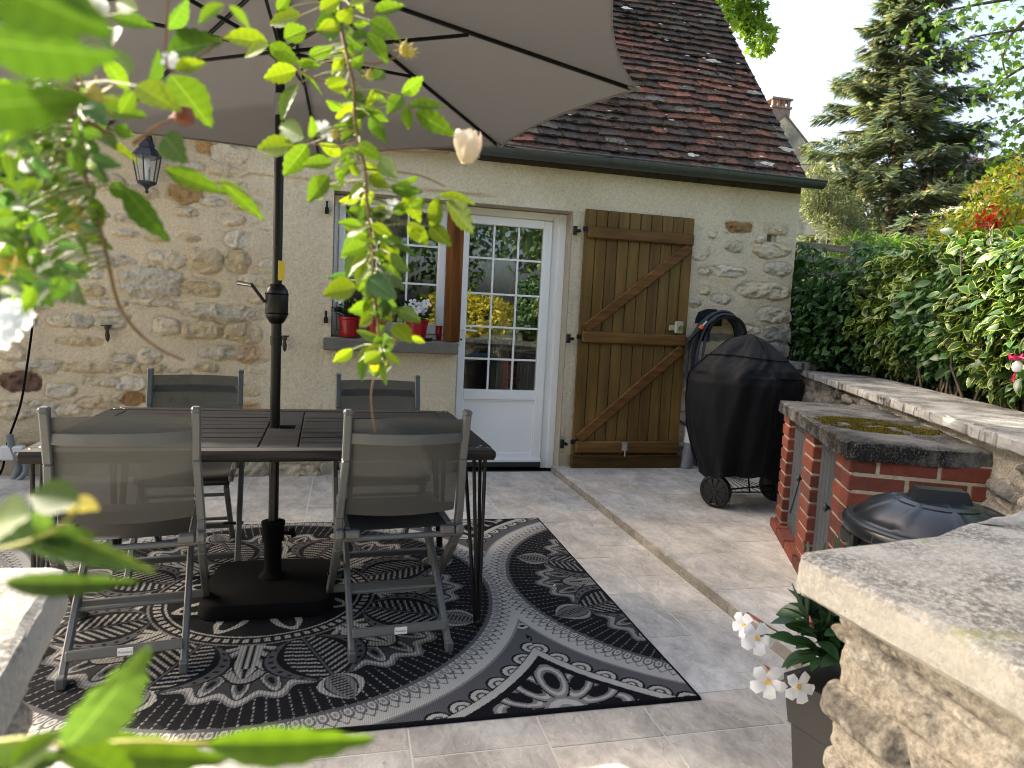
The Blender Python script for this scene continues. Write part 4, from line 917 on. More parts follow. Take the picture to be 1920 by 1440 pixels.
# ================================================================ parasol
PX, PY = -.29, 3.0
pa = empty('parasol', (PX, PY, 0), 'large taupe parasol on a black crank pole through the table with a black base', 'parasol')
def parasol():
    b = MB(); b.tube([(0, 0, .012), (0, 0, 1.26)], .0205, 20); b.tube([(0, 0, 1.26), (-.0, 0, 2.0)], .019, 20); b.tube([(0, 0, 2.0), (0, 0, 2.56)], .0185, 20)
    b.tube([(0, 0, 1.085), (0, 0, 1.125)], .024, 20); b.build('pole', M['black'], pa, smooth=True)
    b = MB(); b.tube([(0, 0, 2.015), (0, 0, 2.10)], .0215, 20); b.build('tilt_joint', M['chrome'], pa, smooth=True)
    b = MB(); b.lathe([(.022, 1.175), (.032, 1.185), (.043, 1.205), (.046, 1.215), (.046, 1.30), (.043, 1.315), (.030, 1.335), (.022, 1.34)], (0, 0, 0), 28); b.build('crank_housing', M['black'], pa, smooth=True)
    b = MB()
    for z in (1.215, 1.295): b.lathe([(.0465, z), (.0475, z+.003), (.0465, z+.006)], (0, 0, 0), 28)
    b.build('housing_ring', M['blackmatte'], pa, smooth=True)
    b = MB(); b.bar((-.045, -.015, 1.262), (-.098, -.03, 1.335), .012, .020, up=(0, 1, 0), bev=.003); cr = b.build('crank', M['black'], pa)
    b = MB(); b.tube([(-.092, -.03, 1.328), (-.15, -.035, 1.335)], [.007, .010], 12); b.build('crank_knob', M['chrome'], cr, smooth=True)
    b = MB(); b.box((.006, -.0205, 1.395), (.03, .002, .08)); o = b.build('warning_label', mat('yellow_sticker', (.75, .52, .03), rough=.5), pa); o.rotation_euler = (0, 0, rad(38))
    # base
    b = MB(); n = 40; S_ = .265
    def ring_(s, z): return [(math.copysign(abs(math.cos(t))**.30, math.cos(t))*s*1.0, math.copysign(abs(math.sin(t))**.30, math.sin(t))*s, z) for t in [2*math.pi*k/n for k in range(n)]]
    V = []; 
    for s, z in ((S_*.98, 0), (S_, .008), (S_*.985, .045), (S_*.95, .060), (S_*.5, .072), (.05, .078)): V += ring_(s, z)
    b.add(V, [(i*n+k, i*n+(k+1) % n, (i+1)*n+(k+1) % n, (i+1)*n+k) for i in range(5) for k in range(n)]+[tuple(range(5*n, 6*n))])
    o = b.build('base', M['blackmatte'], pa, smooth=True); o.location = (0, 0, .009)
    b = MB(); b.lathe([(.060, .082), (.056, .095), (.040, .105), (.036, .115), (.036, .24), (.040, .245), (.045, .25), (.046, .31), (.049, .315), (.049, .33), (.03, .335)], (0, 0, 0), 28); b.build('base_socket', M['blackmatte'], pa, smooth=True)
    b = MB(); b.tube([(.04, -.02, .285), (.075, -.035, .285)], .008, 8); b.lathe([(.02, 0), (.02, .018)], (.075, -.035, .285), 10, Matrix.Rotation(rad(70), 3, 'Y')); b.build('clamp_knob', M['blackmatte'], pa)
    # canopy: octagon, tips fitted to the photograph
    r_, ph, zc, tx, ty, ztop = 1.503, rad(-3.44), 2.204, .0498, -.0184, 2.60
    tips = [Vector((r_*math.cos(ph+k*math.pi/4), r_*math.sin(ph+k*math.pi/4), 0)) for k in range(8)]
    for t in tips: t.z = zc+tx*t.x+ty*t.y
    apex = Vector((0, 0, ztop)); m_ = 14; V = []; F = []
    for k in range(8):
        a, c = tips[k], tips[(k+1) % 8]; base = len(V)
        for i in range(m_+1):
            s = i/m_
            for j in range(m_+1):
                u = j/m_; p = apex.lerp(a.lerp(c, u), s); sag = 4*u*(1-u)*s
                inw = (Vector((0, 0, p.z))-p); inw.z = 0
                p = p + inw*(.045*sag*s) + Vector((0, 0, -.025*sag*(1-s)*2 + .012*sag*s*0)) + Vector((0, 0, -.02*math.sin(math.pi*s)*0))
                V.append(tuple(p))
        F += [(base+i*(m_+1)+j, base+i*(m_+1)+j+1, base+(i+1)*(m_+1)+j+1, base+(i+1)*(m_+1)+j) for i in range(m_) for j in range(m_)]
    cn = mesh('canopy', np.array(V), F, M['canopy'], pa)
    # hem piping
    for k in range(8):
        a, c = tips[k], tips[(k+1) % 8]; pts = []
        for j in range(13):
            u = j/12; p = a.lerp(c, u); inw = Vector((-p.x, -p.y, 0)); pts.append(p+inw*.045*4*u*(1-u)+Vector((0, 0, -.004)))
        b = MB(); b.tube(pts, .0045, 6, caps=False); b.build('hem', M['canopyhem'], cn)
    hub = Vector((0, 0, 2.27))
    for k in range(8):
        t = tips[k]; b = MB(); off = Vector((0, 0, -.014)); a0 = apex + (t-apex)*.02 + off; b.bar(a0, t*1.0+Vector((0, 0, -.010))-(t-apex).normalized()*.03, .012, .016, bev=.002); rb = b.build('rib', M['black'], pa)
        b = MB(); mid = apex.lerp(t, .50)+Vector((0, 0, -.022)); b.bar(hub+Vector((t.x, t.y, 0)).normalized()*.03, mid, .010, .014, bev=.002); b.build('strut', M['black'], rb)
        b = MB(); d = (t-apex).normalized(); b.bar(t-d*.045+Vector((0, 0, -.008)), t+d*.012, .036, .016, bev=.004); b.build('tip_pocket', M['canopyhem'], cn)
    b = MB(); b.lathe([(.03, 2.235), (.042, 2.245), (.042, 2.285), (.03, 2.295)], (0, 0, 0), 16); b.lathe([(.03, 2.55), (.04, 2.56), (.04, 2.59), (.0, 2.60)], (0, 0, 0), 16); b.build('hub', M['black'], pa)
    b = MB(); b.lathe([(.03, 2.60), (.03, 2.64), (.012, 2.67), (.004, 2.675)], (0, 0, 0), 12); b.build('finial', M['black'], pa)
M['canopyhem'] = mat('taupe_hem', (.20, .18, .165), rough=.8)
parasol()
# ================================================================ covered barbecue
q = pick(1338, 948, 2, ZT)
bb = empty('covered_barbecue', (2.655, 4.12, ZT-.02), 'kettle barbecue under a black draped cover on small wheels by the house corner', 'barbecue')
def bbq():
    n, mz = 180, 90; V = []
    yl = [262, 300, 345, 390, 440, 480, 530, 580, 700, 880, 1010, 1130, 1180]
    rl = [.0, .13, .19, .25, .31, .35, .385, .405, .405, .385, .345, .295, .288]; rr_ = [.0, .10, .155, .215, .275, .31, .335, .345, .335, .32, .305, .285, .285]
    rf_ = [.0, .11, .17, .23, .29, .33, .36, .375, .36, .34, .32, .30, .30]
    zz = 1.19-(np.array(yl)-262)*.001034; T = np.linspace(0, 1, mz+1); arc = np.linspace(0, 1, len(yl)); Zp = np.interp(T, arc, zz)
    RL, RRr, RF = np.interp(T, arc, rl), np.interp(T, arc, rr_), np.interp(T, arc, rf_)
    ridge = [(-2.75, .30, .050, .16), (-2.15, -.28, .055, .13), (-1.62, .05, .030, .07), (-1.20, .22, .045, .12), (-.75, -.15, .050, .13), (-.30, .2, .030, .10), (.5, 0, .03, .15), (1.5, .1, .03, .2), (2.4, 0, .03, .2)]
    TT, AA = np.meshgrid(T, np.arange(n)*2*math.pi/n, indexing='ij'); ux, uy = np.cos(AA)*1.6+TT*2.2, np.sin(AA)*1.6-TT*1.4
    CR = .050*(.18-np.abs(fbm(ux*1.3+3, uy*1.3+TT*3, 2, 12)-.5))+.024*(.15-np.abs(fbm(ux*3.1, uy*3.1+TT*4, 2, 15)-.5))
    for j in range(mz+1):
        t = T[j]; lo = max(0, (t-.36)/.64)
        for k in range(n):
            a = 2*math.pi*k/n; ca_ = math.cos(a); wl = max(-ca_, 0)**1.3; wr = max(ca_, 0)**1.3; wf = max(0, 1-wl-wr)
            r0 = RL[j]*wl+RRr[j]*wr+RF[j]*wf; f = 0
            for (a0, drift, am, wd) in ridge:
                d = (a-a0-drift*lo+math.pi) % (2*math.pi)-math.pi; f += am*math.exp(-(d/wd)**2)*lo**.6 - am*.55*math.exp(-((d-wd*1.9)/(wd*.8))**2)*lo**.6
            up = (.010*math.sin(a*4+1)+.007*math.sin(a*7+t*9))*min(1, t*5)*(t < .5)
            cr_ = CR[j, k]
            R1 = r0+f*.8+up+cr_*min(1, t*5)
            V.append((R1*ca_, R1*.95*math.sin(a), Zp[j]+(.022*math.sin(a*3+1)+.012*math.sin(a*7))*(t > .95)+.012*math.sin(a*2+.6)*(t < .5)*min(1, t*6)))
    F = [(j*n+k, (j+1)*n+k, (j+1)*n+(k+1) % n, j*n+(k+1) % n) for j in range(mz) for k in range(n)]
    V = np.array(V)
    c = mesh('cover', V, F, M['cover'], bb, smooth=True)
    j0 = int(mz*.30); b = MB(); b.tube([tuple(Vector(V[j0*n+k])*1.006) for k in range(0, n, 2)]+[tuple(Vector(V[j0*n])*1.006)], .0035, 6); b.build('seam', M['blackmatte'], c)
    for ks in (int(n*.74), int(n*.12), int(n*.45)):
        b = MB(); pts = []
        for j in range(4, mz+1, 2): v = Vector(V[j*n+ks]); e = Vector((v.x, v.y, 0)).normalized()*.004; pts.append(v+e+Vector((0, 0, .002)))
        b.tube(pts, .0035, 6); b.build('seam', M['blackmatte'], c)
    b = MB(); 
    for (x, y) in ((-.25, -.10), (.22, -.12), (0, .22)): b.tube([(x*.6, y*.6, .45), (x, y, .07)], .010, 8)
    b.build('leg_frame', M['black'], bb)
    for k in range(1, 3): pass
    wx = [(-.235, -.105), (.30, .02)]
    for (x, y) in wx:
        b = MB(); Rm = Matrix.Rotation(rad(-62), 3, 'Z') @ Matrix.Rotation(rad(90), 3, 'X')
        b.lathe([(.03, -.024), (.085, -.018), (.092, -.024), (.108, -.02), (.112, -.012), (.112, .012), (.108, .02), (.092, .024), (.085, .018), (.03, .024)], (x, y, .133), 32, Rm)
        for k in range(10):
            t = 2*math.pi*k/10; b.bar(tuple(Rm @ Vector((.02*math.cos(t), .02*math.sin(t), .021))+Vector((x, y, .133))), tuple(Rm @ Vector((.088*math.cos(t), .088*math.sin(t), .021))+Vector((x, y, .133))), .012, .010)
        b.build('wheel', M['binp'], bb, smooth=True)
    b = MB(); b.tube([(-.235, -.105, .133), (.30, .02, .133)], .006, 8); b.tube([(-.25, -.15, .135), (.26, -.16, .130)], .005, 8)
    for k in range(9): t = k/8; b.tube([(-.22+.46*t, -.155, .132), (-.05+.12*t, .16, .16)], .0025, 6)
    b.tube([(0, -.14, .13), (0, -.10, .26)], .006, 8); b.build('wire_shelf', M['black'], bb)
bbq()
# ================================================================ hose hanger, hose, rain pipe
hs = empty('hose_hanger', (3.03, YF, 1.30), 'black plastic hose hanger with a coiled dark garden hose on the house wall', 'hose hanger')
def hose():
    def hp(x, y, yy=0): p = pick(x, y, 1, YF-.10); return Vector((p[0]-3.03, p[1]-YF+yy, p[2]-1.30))
    b = MB()
    b.add([], []); pl = [(1312, 598), (1318, 585), (1335, 579), (1352, 580), (1362, 590), (1362, 612), (1310, 612)]
    P = [hp(x, y, .085) for x, y in pl]; Q = [p+Vector((0, -.012, 0)) for p in P]; n = len(P); b.add([tuple(p) for p in P+Q], [tuple(range(n)), tuple(range(n, 2*n))[::-1]]+[(i, i+n, (i+1) % n+n, (i+1) % n) for i in range(n)]); b.build('wall_plate', M['binp'], hs)
    b = MB(); arc = [(1318, 640), (1322, 615), (1334, 600), (1352, 594), (1370, 596), (1382, 606), (1388, 622), (1388, 640)]
    pts = bez([hp(x, y, 0) for x, y in arc], 4)
    for i in range(len(pts)-1): b.bar(pts[i], pts[i+1], .17, .022, up=(0, 0, 1) if 6 < i < 20 else (1, 0, 0.3))
    b.build('saddle', M['binp'], hs)
    hm = mat('dark_hose', (.030, .036, .046), rough=.5); b = MB()
    for k, (dx, yy) in enumerate(((0, .03), (-7, .0), (-13, .03), (-18, -.02), (-4, -.05), (5, -.06))):
        b.tube(bez([hp(1398+dx*.5, 690, yy), hp(1392+dx*.3, 640, yy), hp(1375, 601-abs(dx)*.4, yy), hp(1345, 592-abs(dx)*.4, yy), hp(1322+dx*.6, 610, yy), hp(1308+dx, 650, yy), hp(1304+dx, 700, yy), hp(1312+dx, 745, yy), hp(1330+dx*.4, 775, yy)], 5), .0125, 8)
    b.tube(bez([hp(1312, 780), hp(1295, 797, .05), hp(1278, 790, .06), hp(1268, 782, .08)], 5), .012, 8); b.build('hose', hm, hs, smooth=True)
    b = MB(); b.tube([hp(1284, 640, -.05), hp(1296, 626, -.06), hp(1308, 613, -.07)], [.020, .017, .016], 12); b.tube([hp(1286, 640, -.05), hp(1284, 655, -.05)], [.014, .012], 8); b.build('spray_nozzle', M['binp'], hs, smooth=True)
    b = MB(); b.tube([hp(1305, 616, -.068), hp(1309, 611, -.071)], .019, 12); b.build('nozzle_collar', mat('orange_plastic', (.75, .10, .015), rough=.4), hs)
    b = MB(); b.tube([hp(1309, 611, -.071), hp(1317, 602, -.075)], .007, 10); b.build('nozzle_tip', M['pipe_white'], hs)
hose()
p0, p1, p2 = pick(1285, 880, 1, YF-.10), pick(1294, 830, 1, YF-.10), pick(1298, 803, 1, YF-.10)
rp = empty('rainwater_pipe', (p0[0], p0[1], ZT), 'short leaning grey drain pipe with white collar behind the barbecue wheel', 'drain pipe')
V_ = lambda p: Vector(p)-Vector((p0[0], p0[1], ZT))
b = MB(); b.tube([Vector((0, 0, .0)), V_(p1)], .048, 20); b.tube([V_(p1)*.62, V_(p1)*.66], .052, 20); b.build('pipe', M['pipe_grey'], rp, smooth=True)
b = MB(); b.tube([V_(p1), V_(p2)], .055, 20); b.tube([V_(p2)*.97, V_(p2)*1.0], .062, 20); b.build('collar', M['pipe_white'], rp, smooth=True)
# ================================================================ pots on the window sill
def pot(px, py_, sc_, lab, seed, flowers):
    q = pick(px, py_, 1, YF-.02); o = empty('flower_pot', (q[0], YF+.005, 1.047), lab, 'potted plant', 'potted plants on the window sill')
    b = MB(); s = sc_; b.lathe([(.058*s, 0), (.085*s, .0), (.088*s, .012), (.072*s, .018), (.068*s, .02), (.085*s, .125), (.092*s, .13), (.094*s, .148), (.088*s, .150), (.080*s, .135), (.02, .13)], (0, 0, 0), 28); b.build('pot', M['redpot'], o, smooth=True)
    n = 90; R_ = np.random.default_rng(seed); az = R_.uniform(0, 2*np.pi, n); el = R_.uniform(.05, 1.3, n); rr = R_.uniform(.03, .14, n)*s
    D = np.stack([np.cos(az)*np.cos(el), np.sin(az)*np.cos(el)*.7, np.sin(el)], 1); P = D*rr[:, None]+np.array([0, 0, .15*s])
    P[:, 1] = np.clip(P[:, 1], -.12, .08); tv, tf, tz = tmpl_ovate(.42, 0, .2, .25)
    c = np.array([.018, .040, .014])*R_.uniform(.6, 1.6, (n, 1)); leaf_mesh('foliage', P, D, np.tile([0, 0, 1.], (n, 1))+R_.normal(size=(n, 3))*.3, R_.uniform(.045, .085, n)*s, tv, tf, tz, c[:, None, :], M['glossleaf'], o)
    b = MB()
    for k in range(6): a = R_.uniform(0, 6.28); b.tube([(0, 0, .13*s), (math.cos(a)*.05, math.sin(a)*.04, .19), (math.cos(a)*.10, math.sin(a)*.06, .25)], .002, 5)
    b.build('stem', M['bark'], o)
    for k in range(flowers):
        a = R_.uniform(-2.8, -.2); flower('flower', (math.cos(a)*R_.uniform(.03, .13), math.sin(a)*.10-.01, R_.uniform(.18, .30)), (R_.uniform(-.5, .5), -1, .2), .038, o)
def flower(name, loc, d, s, parent, centre=True):
    d = Vector(d).normalized(); q = d.to_track_quat('Z', 'Y'); V = []; F = []
    for k in range(5):
        a = 2*math.pi*k/5; base = len(V)
        for (u, v, h) in ((.08, -.06, -.22), (.08, .06, -.22), (.42, -.36, .0), (.38, .28, .06), (.80, -.46, -.04), (.84, .22, .12), (1.02, -.08, -.10), (.60, -.08, .12)):
            x = (u*math.cos(a)-v*math.sin(a))*s; y = (u*math.sin(a)+v*math.cos(a))*s; V.append(tuple(q @ Vector((x, y, h*s)) + Vector(loc)))
        F += [(base, base+1, base+7), (base, base+7, base+2), (base+1, base+3, base+7), (base+2, base+7, base+4), (base+3, base+5, base+7), (base+4, base+7, base+6), (base+5, base+6, base+7)]
    fc = np.tile([.80, .83, .88], (len(F)*3, 1)); o = mesh(name, np.array(V), np.array(F), M['petal'], parent, corner=fc)
    if centre:
        b = MB(); b.tube([Vector(loc)-d*s*.3, Vector(loc)-d*s*.02], [s*.04, s*.13], 8); b.build('throat', M['yellow'], o)
    return o
M['yellow'] = mat('yellow_throat', (.75, .40, .04), rough=.7)
pot(655, 615, .92, 'red pot with dark leafy plant at the left end of the sill', 1, 1)
pot(705, 620, .92, 'red pot with dark plant in the middle of the sill behind the rose branch', 2, 2)
pot(782, 620, 1.0, 'red pot with white flowering plant at the right end of the window sill', 3, 6)
b = MB(); q = pick(823, 625, 1, YF+.06); b.lathe([(.02, 0), (.024, .04), (.028, .11), (.026, .11), (.0, .1)], (q[0], YF+.06, 1.047), 18); tag(b.build('red_tumbler', M['redpot'], smooth=True), 'small red container wedged on the window sill beside the folded wooden shutter', 'container')
q = pick(806, 637, 1, YF-.06); b = MB(); b.tube([(q[0]-.02, YF-.05, 1.05), (q[0]+.02, YF-.06, 1.055)], .013, 10); tag(b.build('black_cap', M['black'], smooth=True), 'tiny black cap lying on the window sill right of the red pots', 'cap')
# ================================================================ brick cabinet with concrete slab
A_, B_ = np.array([2.574, 3.629]), np.array([1.918, 2.258])
dC = norm(B_-A_); nC = np.array([-dC[1], dC[0]])                       # towards the retaining wall
if nC[0] < 0: nC = -nC
LC = float(np.linalg.norm(B_-A_))
cab = empty('brick_cabinet', (A_[0], A_[1], ZT), 'low red brick cabinet with grey plank doors and mossy concrete top beside the retaining wall', 'garden cabinet')
cab.rotation_euler = (0, 0, math.atan2(dC[1], dC[0]))                  # local x along the door front towards the camera
def cabinet():
    # local: x 0..LC along front, y: + is left of x direction; the wall side is +y or -y
    sgn = 1 if (math.cos(cab.rotation_euler[2])*nC[1]-math.sin(cab.rotation_euler[2])*nC[0]) > 0 else -1
    W_ = .54; r = random.Random(6); z0, z1 = 0, .72
    def col_():
        c = r.choice([(.175, .048, .030), (.16, .043, .029), (.19, .052, .032), (.135, .04, .029), (.11, .038, .03)]); t = r.uniform(.85, 1.15); return tuple(v*t for v in c)
    piers = [(.03, .20), (.63, .85), (1.25, LC-.03)]
    m = MB(); bk = MB()
    for (a, c) in piers: m = MB(); m.box(((a+c)/2, sgn*(.035+.10), .36), (c-a-.018, .199, .718)); m.build('pier_mortar', M['mortar'], cab)
    m = MB(); m.box((LC-.03-.05, sgn*(W_/2+.03), .36), (.100, W_-.03, .717)); m.build('end_wall_mortar', M['mortar'], cab)
    m = MB(); m.box((.07, sgn*(W_/2+.06), .36), (.07, W_-.1, .717)); m.build('end_wall_mortar', M['mortar'], cab)
    nC_ = 10; h = .718/nC_
    for (a, c) in piers[:2]:
        for k in range(nC_):
            bk.c = col_(); j = r.uniform(-.004, .004); bk.box(((a+c)/2+j, sgn*(.035+.095), h*(k+.5)), (c-a, .205, h-.013), bev=.004)
    for k in range(nC_):                                              # end wall (near face) running bond with the corner pier
        off = 0 if k % 2 == 0 else .11; zc = h*(k+.5)
        y = .020
        first = True
        while y < W_-.01:
            L_ = (.22 if not first else (.22-off if off else .22)); y2 = min(y+L_, W_); bk.c = col_()
            bk.box((LC-.03-.05+r.uniform(-.002, .002), sgn*((y+y2)/2), zc), (.107, y2-y-.012, h-.012), bev=.004); y = y2; first = False
        bk.c = col_(); a, c = 1.25, LC-.135
        bk.box(((a+c)/2-.003, sgn*.080, zc), (c-a-.004, .10, h-.012), bev=.004)
    for k in range(6): bk.c = col_(); bk.box((.14+.24*k, sgn*(.0+.05), -.0+.028), (.218, .10, .052), bev=.004)
    bk.build('bricks', M['brick'], cab)
    for (a, c, kx) in ((.205, .625, .56), (.855, 1.245, 1.16)):
        n = 6; d = MB()
        for k in range(n): d.box((a+(c-a)*(k+.5)/n, sgn*.075, .375), ((c-a)/n-.004, .02, .64), bev=.002)
        do = d.build('door', M['greydoor'], cab)
        d = MB(); d.box(((a+c)/2, sgn*.09, .375), (c-a-.01, .006, .63)); d.build('backing', M['dark'], do)
        d = MB(); d.bar((a+.03, sgn*.062, .62), (c-.03, sgn*.062, .62), .05, .008, up=(0, 1, 0)); d.bar((a+.03, sgn*.062, .13), (c-.03, sgn*.062, .13), .05, .008, up=(0, 1, 0)); d.bar((a+.05, sgn*.062, .15), (c-.05, sgn*.062, .60), .045, .008, up=(0, 1, 0))
        if kx < 1: d.build('brace', M['greydoor'], do)
        d = MB(); x = kx; d.lathe([(.008, 0), (.008, .02), (.018, .028), (.02, .036), (.012, .044)], (x, sgn*.065, .42), 14, Matrix.Rotation(rad(90*sgn), 3, 'X')); d.build('knob', M['iron'], do)
slab_top = .83
def rough_slab(name, poly, z0, z1, mt, parent=None, jit=.004, seg=.03, inset=.010, seed=0, round_=.0, chips=.0):
    """stone slab: subdivided outline with chipped, uneven arrises and a gridded top with slight relief"""
    P = []; n = len(poly)
    for i in range(n):
        a, c = np.array(poly[i], float), np.array(poly[(i+1) % n], float); L_ = np.linalg.norm(c-a); k = max(1, int(L_/seg))
        for j in range(k): P.append(a+(c-a)*j/k)
    P = np.array(P); n = len(P); nx_ = np.roll(P, -1, 0)-np.roll(P, 1, 0); N_ = norm(np.stack([nx_[:, 1], -nx_[:, 0]], 1))
    ctr = P.mean(0)
    if np.sum(N_*(P-ctr)) < 0: N_ = -N_
    s = np.cumsum(np.r_[0, np.linalg.norm(np.diff(P, axis=0), axis=1)])
    J = lambda k: (fbm(s*9, s*0+k*7.7+seed, 3, seed+k)-.5)*jit*2 + (fbm(s*45, s*0+k*3.7, 2, seed+k+9)-.5)*jit
    H = z1-z0; rings = [(-inset*.6, z0), (0, z0+H*.12), (.0, z0+H*.5), (0, z1-inset*.9), (-inset*.5, z1-inset*.25), (-inset*1.4, z1)]
    V = []; 
    for k, (o_, z) in enumerate(rings):
        ch = chips*np.maximum(fbm(s*14, s*0+3, 3, seed+40)-.62, 0)*(k >= 3)
        Q = P+N_*(o_+J(k)*(1 if k < 4 else .7))[:, None]-N_*ch[:, None]; zz = z + (fbm(s*12, s*0+k, 2, seed+20+k)-.5)*jit*.8*(1 if 0 < k < 5 else .5)-ch*(k == 4)
        V += [(q[0], q[1], z_) for q, z_ in zip(Q, zz)]
    F = [(k*n+i, k*n+(i+1) % n, (k+1)*n+(i+1) % n, (k+1)*n+i) for k in range(len(rings)-1) for i in range(n)]
    F += [tuple(range(n))[::-1], tuple(range((len(rings)-1)*n, len(rings)*n))]
    return mesh(name, np.array(V), F, mt, parent, smooth=False)
cabinet()
c_ = A_-dC*.0+nC*0; q1 = A_; q2 = B_; q3 = B_+nC*.575-dC*.03; q4 = A_+nC*.60
q2a = B_-dC*.03; q2b = B_+nC*.03
inv = lambda p: (lambda d: (float(d@dC), float(d@np.array([-dC[1], dC[0]]))))(np.array(p)-A_)
rough_slab('concrete_top', [inv(p) for p in (q1, q2a-dC*.02, (q2a+q2b)/2-dC*.0-nC*.008, q2b+nC*.01, q3, q4)], slab_top-.074-ZT, slab_top-ZT, M['concrete'], cab, jit=.008, seg=.018, inset=.010, seed=3, chips=.05)
# moss cushion on the slab: dense small leafy tufts
def moss(name, centre, rx, ry, n, parent, z, ang=0, seed=0, colr=((.10, .085, .006), (.17, .14, .008), (.06, .05, .008)), h=.012):
    R_ = np.random.default_rng(seed); P = []
    while len(P) < n:
        u, v = R_.normal(size=2)*.5
        if math.hypot(u, v) < 1 and fbm(np.array([u*2.5+seed]), np.array([v*2.5]), 3, seed)[0] > .45: P.append((u*rx, v*ry))
    P = np.array(P); ca, sa = math.cos(ang), math.sin(ang); P = np.stack([centre[0]+P[:, 0]*ca-P[:, 1]*sa, centre[1]+P[:, 0]*sa+P[:, 1]*ca, np.full(n, z)], 1)
    tv = [(-.3, 0, 0), (.3, 0, 0), (0, 1, 0)]; c = np.array([colr[i] for i in R_.integers(0, len(colr), n)])*R_.uniform(.7, 1.2, (n, 1))
    return leaf_mesh(name, P, R_.normal(size=(n, 3))*.8+np.array([0, 0, .9]), R_.normal(size=(n, 3)), R_.uniform(.4, 1.2, n)*h, tv, [(0, 1, 2)], [0], c[:, None, :], M['leaf'], parent)
mc = inv(pick(1650, 800, 2, slab_top)[:2]); mc2 = inv(pick(1590, 790, 2, slab_top)[:2])
moss('moss', mc, .24, .26, 22000, cab, slab_top-ZT-.002, ang=rad(25), seed=5); moss('moss', mc2, .14, .16, 7000, cab, slab_top-ZT-.002, ang=rad(10), seed=8)
# ================================================================ dustbin
tbn = empty('dustbin', (1.80, 1.70, ZT+.02), 'black plastic dustbin with domed ribbed lid between brick cabinet and near wall', 'dustbin')
def dustbin():
    b = MB(); b.lathe([(.0, 0), (.175, 0), (.18, .01), (.215, .50), (.222, .505), (.222, .53), (.235, .535), (.235, .56), (.22, .565)], (0, 0, 0), 40); b.build('bin_body', M['binp'], tbn, smooth=True)
    prof = [(.238, .552), (.258, .556), (.264, .566), (.264, .590), (.258, .600), (.243, .603), (.238, .600), (.232, .612), (.20, .640), (.14, .665), (.07, .678), (.0, .680)]
    n = 72; V = []; Z0 = 0
    for (r_, z) in prof:
        for k in range(n):
            a = 2*math.pi*k/n; rib = .006 if (k % 9 == 0 and .05 < r_ < .236 and z > .605) else 0; V.append((r_*math.cos(a), r_*math.sin(a), z+rib))
    F = [(i*n+k, i*n+(k+1) % n, (i+1)*n+(k+1) % n, (i+1)*n+k) for i in range(len(prof)-1) for k in range(n)]
    ld_ = mesh('lid', np.array(V), F, M['binlid'], tbn, smooth=True); b = MB()
    b.prism([(-.085, -.042), (.085, -.042), (.085, .042), (-.085, .042)], .668, .715, top=[(-.068, -.028), (.068, -.028), (.068, .028), (-.068, .028)]); b.lathe([(.12, .66), (.12, .672), (.10, .678)], (0, 0, 0), 28)
    b.build('lid_grip', M['binlid'], ld_)
    for s in (-1, 1): b = MB(); b.box((s*.245, 0, .535), (.03, .12, .05), bev=.008); b.build('side_handle', M['binp'], tbn)
M['binlid'] = mat('black_plastic_lid', (.012, .014, .018), rough=.28, spec=.55, bump=.15, bs=9)
dustbin(); tbn.rotation_euler = (0, 0, rad(-25))
# ================================================================ rubble garden walls
def rubble_strip(name, path, z0, z1, stones, seed, parent, step=.012, flip=1, amp=1.0, rough=1.0, sat=1.0, pw=2.6, mul=1.0):
    P = [np.array(p, float) for p in path]; seg = [np.linalg.norm(P[i+1]-P[i]) for i in range(len(P)-1)]; cum = np.r_[0, np.cumsum(seg)]
    s = np.arange(0, cum[-1], step); x = np.interp(s, cum, [p[0] for p in P]); y = np.interp(s, cum, [p[1] for p in P])
    k = max(1, int(.03/step)); xs_ = np.convolve(np.pad(x, k, mode='edge'), np.ones(2*k+1)/(2*k+1), 'valid'); ys_ = np.convolve(np.pad(y, k, mode='edge'), np.ones(2*k+1)/(2*k+1), 'valid')
    tx_, ty_ = np.gradient(xs_), np.gradient(ys_); L_ = np.hypot(tx_, ty_); nx_, ny_ = -ty_/L_*flip, tx_/L_*flip
    zs = np.arange(z0, z1+step, step); S_, Z_ = np.meshgrid(s, zs); Hh, C = relief(S_, Z_, stones, seed, amp, rough, pw); C = C*sat + C.mean(-1, keepdims=True)*np.array([1.03, 1.0, .93])*(1-sat); C = C*mul
    Hh = Hh+(fbm(S_*70, Z_*70, 3, seed+50)-.5)*.006
    X_ = xs_[None]+nx_[None]*Hh; Y_ = ys_[None]+ny_[None]*Hh; n, mz = len(s), len(zs)
    i = np.arange(mz-1)[:, None]*n+np.arange(n-1)[None]; F = np.stack([i, i+1, i+n+1, i+n], -1).reshape(-1, 4)
    return mesh(name, np.stack([X_, Y_, Z_], -1).reshape(-1, 3), F, M['rubble'], parent, C=C.reshape(-1, 3), smooth=True)
def fill_stones(L_, z0, z1, seed, keys='cgctwd', st=None, h=.11):
    r = random.Random(seed); st = st or []
    for z in np.arange(z0+.05, z1, h):
        x = 0
        while x < L_:
            hw = r.uniform(.06, .15); X, Z = x+hw, z+r.uniform(-.02, .02)
            if all(abs(X-s[0]) > (hw+s[2])*.95 or abs(Z-s[1]) > (.04+s[3])*.95 for s in st): st.append((X, Z, hw, r.uniform(.035, .055), r.choice(keys), r.uniform(.01, .035)))
            x += hw*2+r.uniform(.01, .04)
    return st
ZC = .92; g0, g1 = np.array([4.02, 5.47]), np.array([2.0, 1.34]); dW = norm(g0-g1); nW = np.array([dW[1], -dW[0]])
gw = empty('garden_wall', (0, 0, 0), 'long low rubble retaining wall with weathered flat coping below the variegated hedge', 'garden wall')
a0, a1 = g0+nW*.05, g1+nW*.05
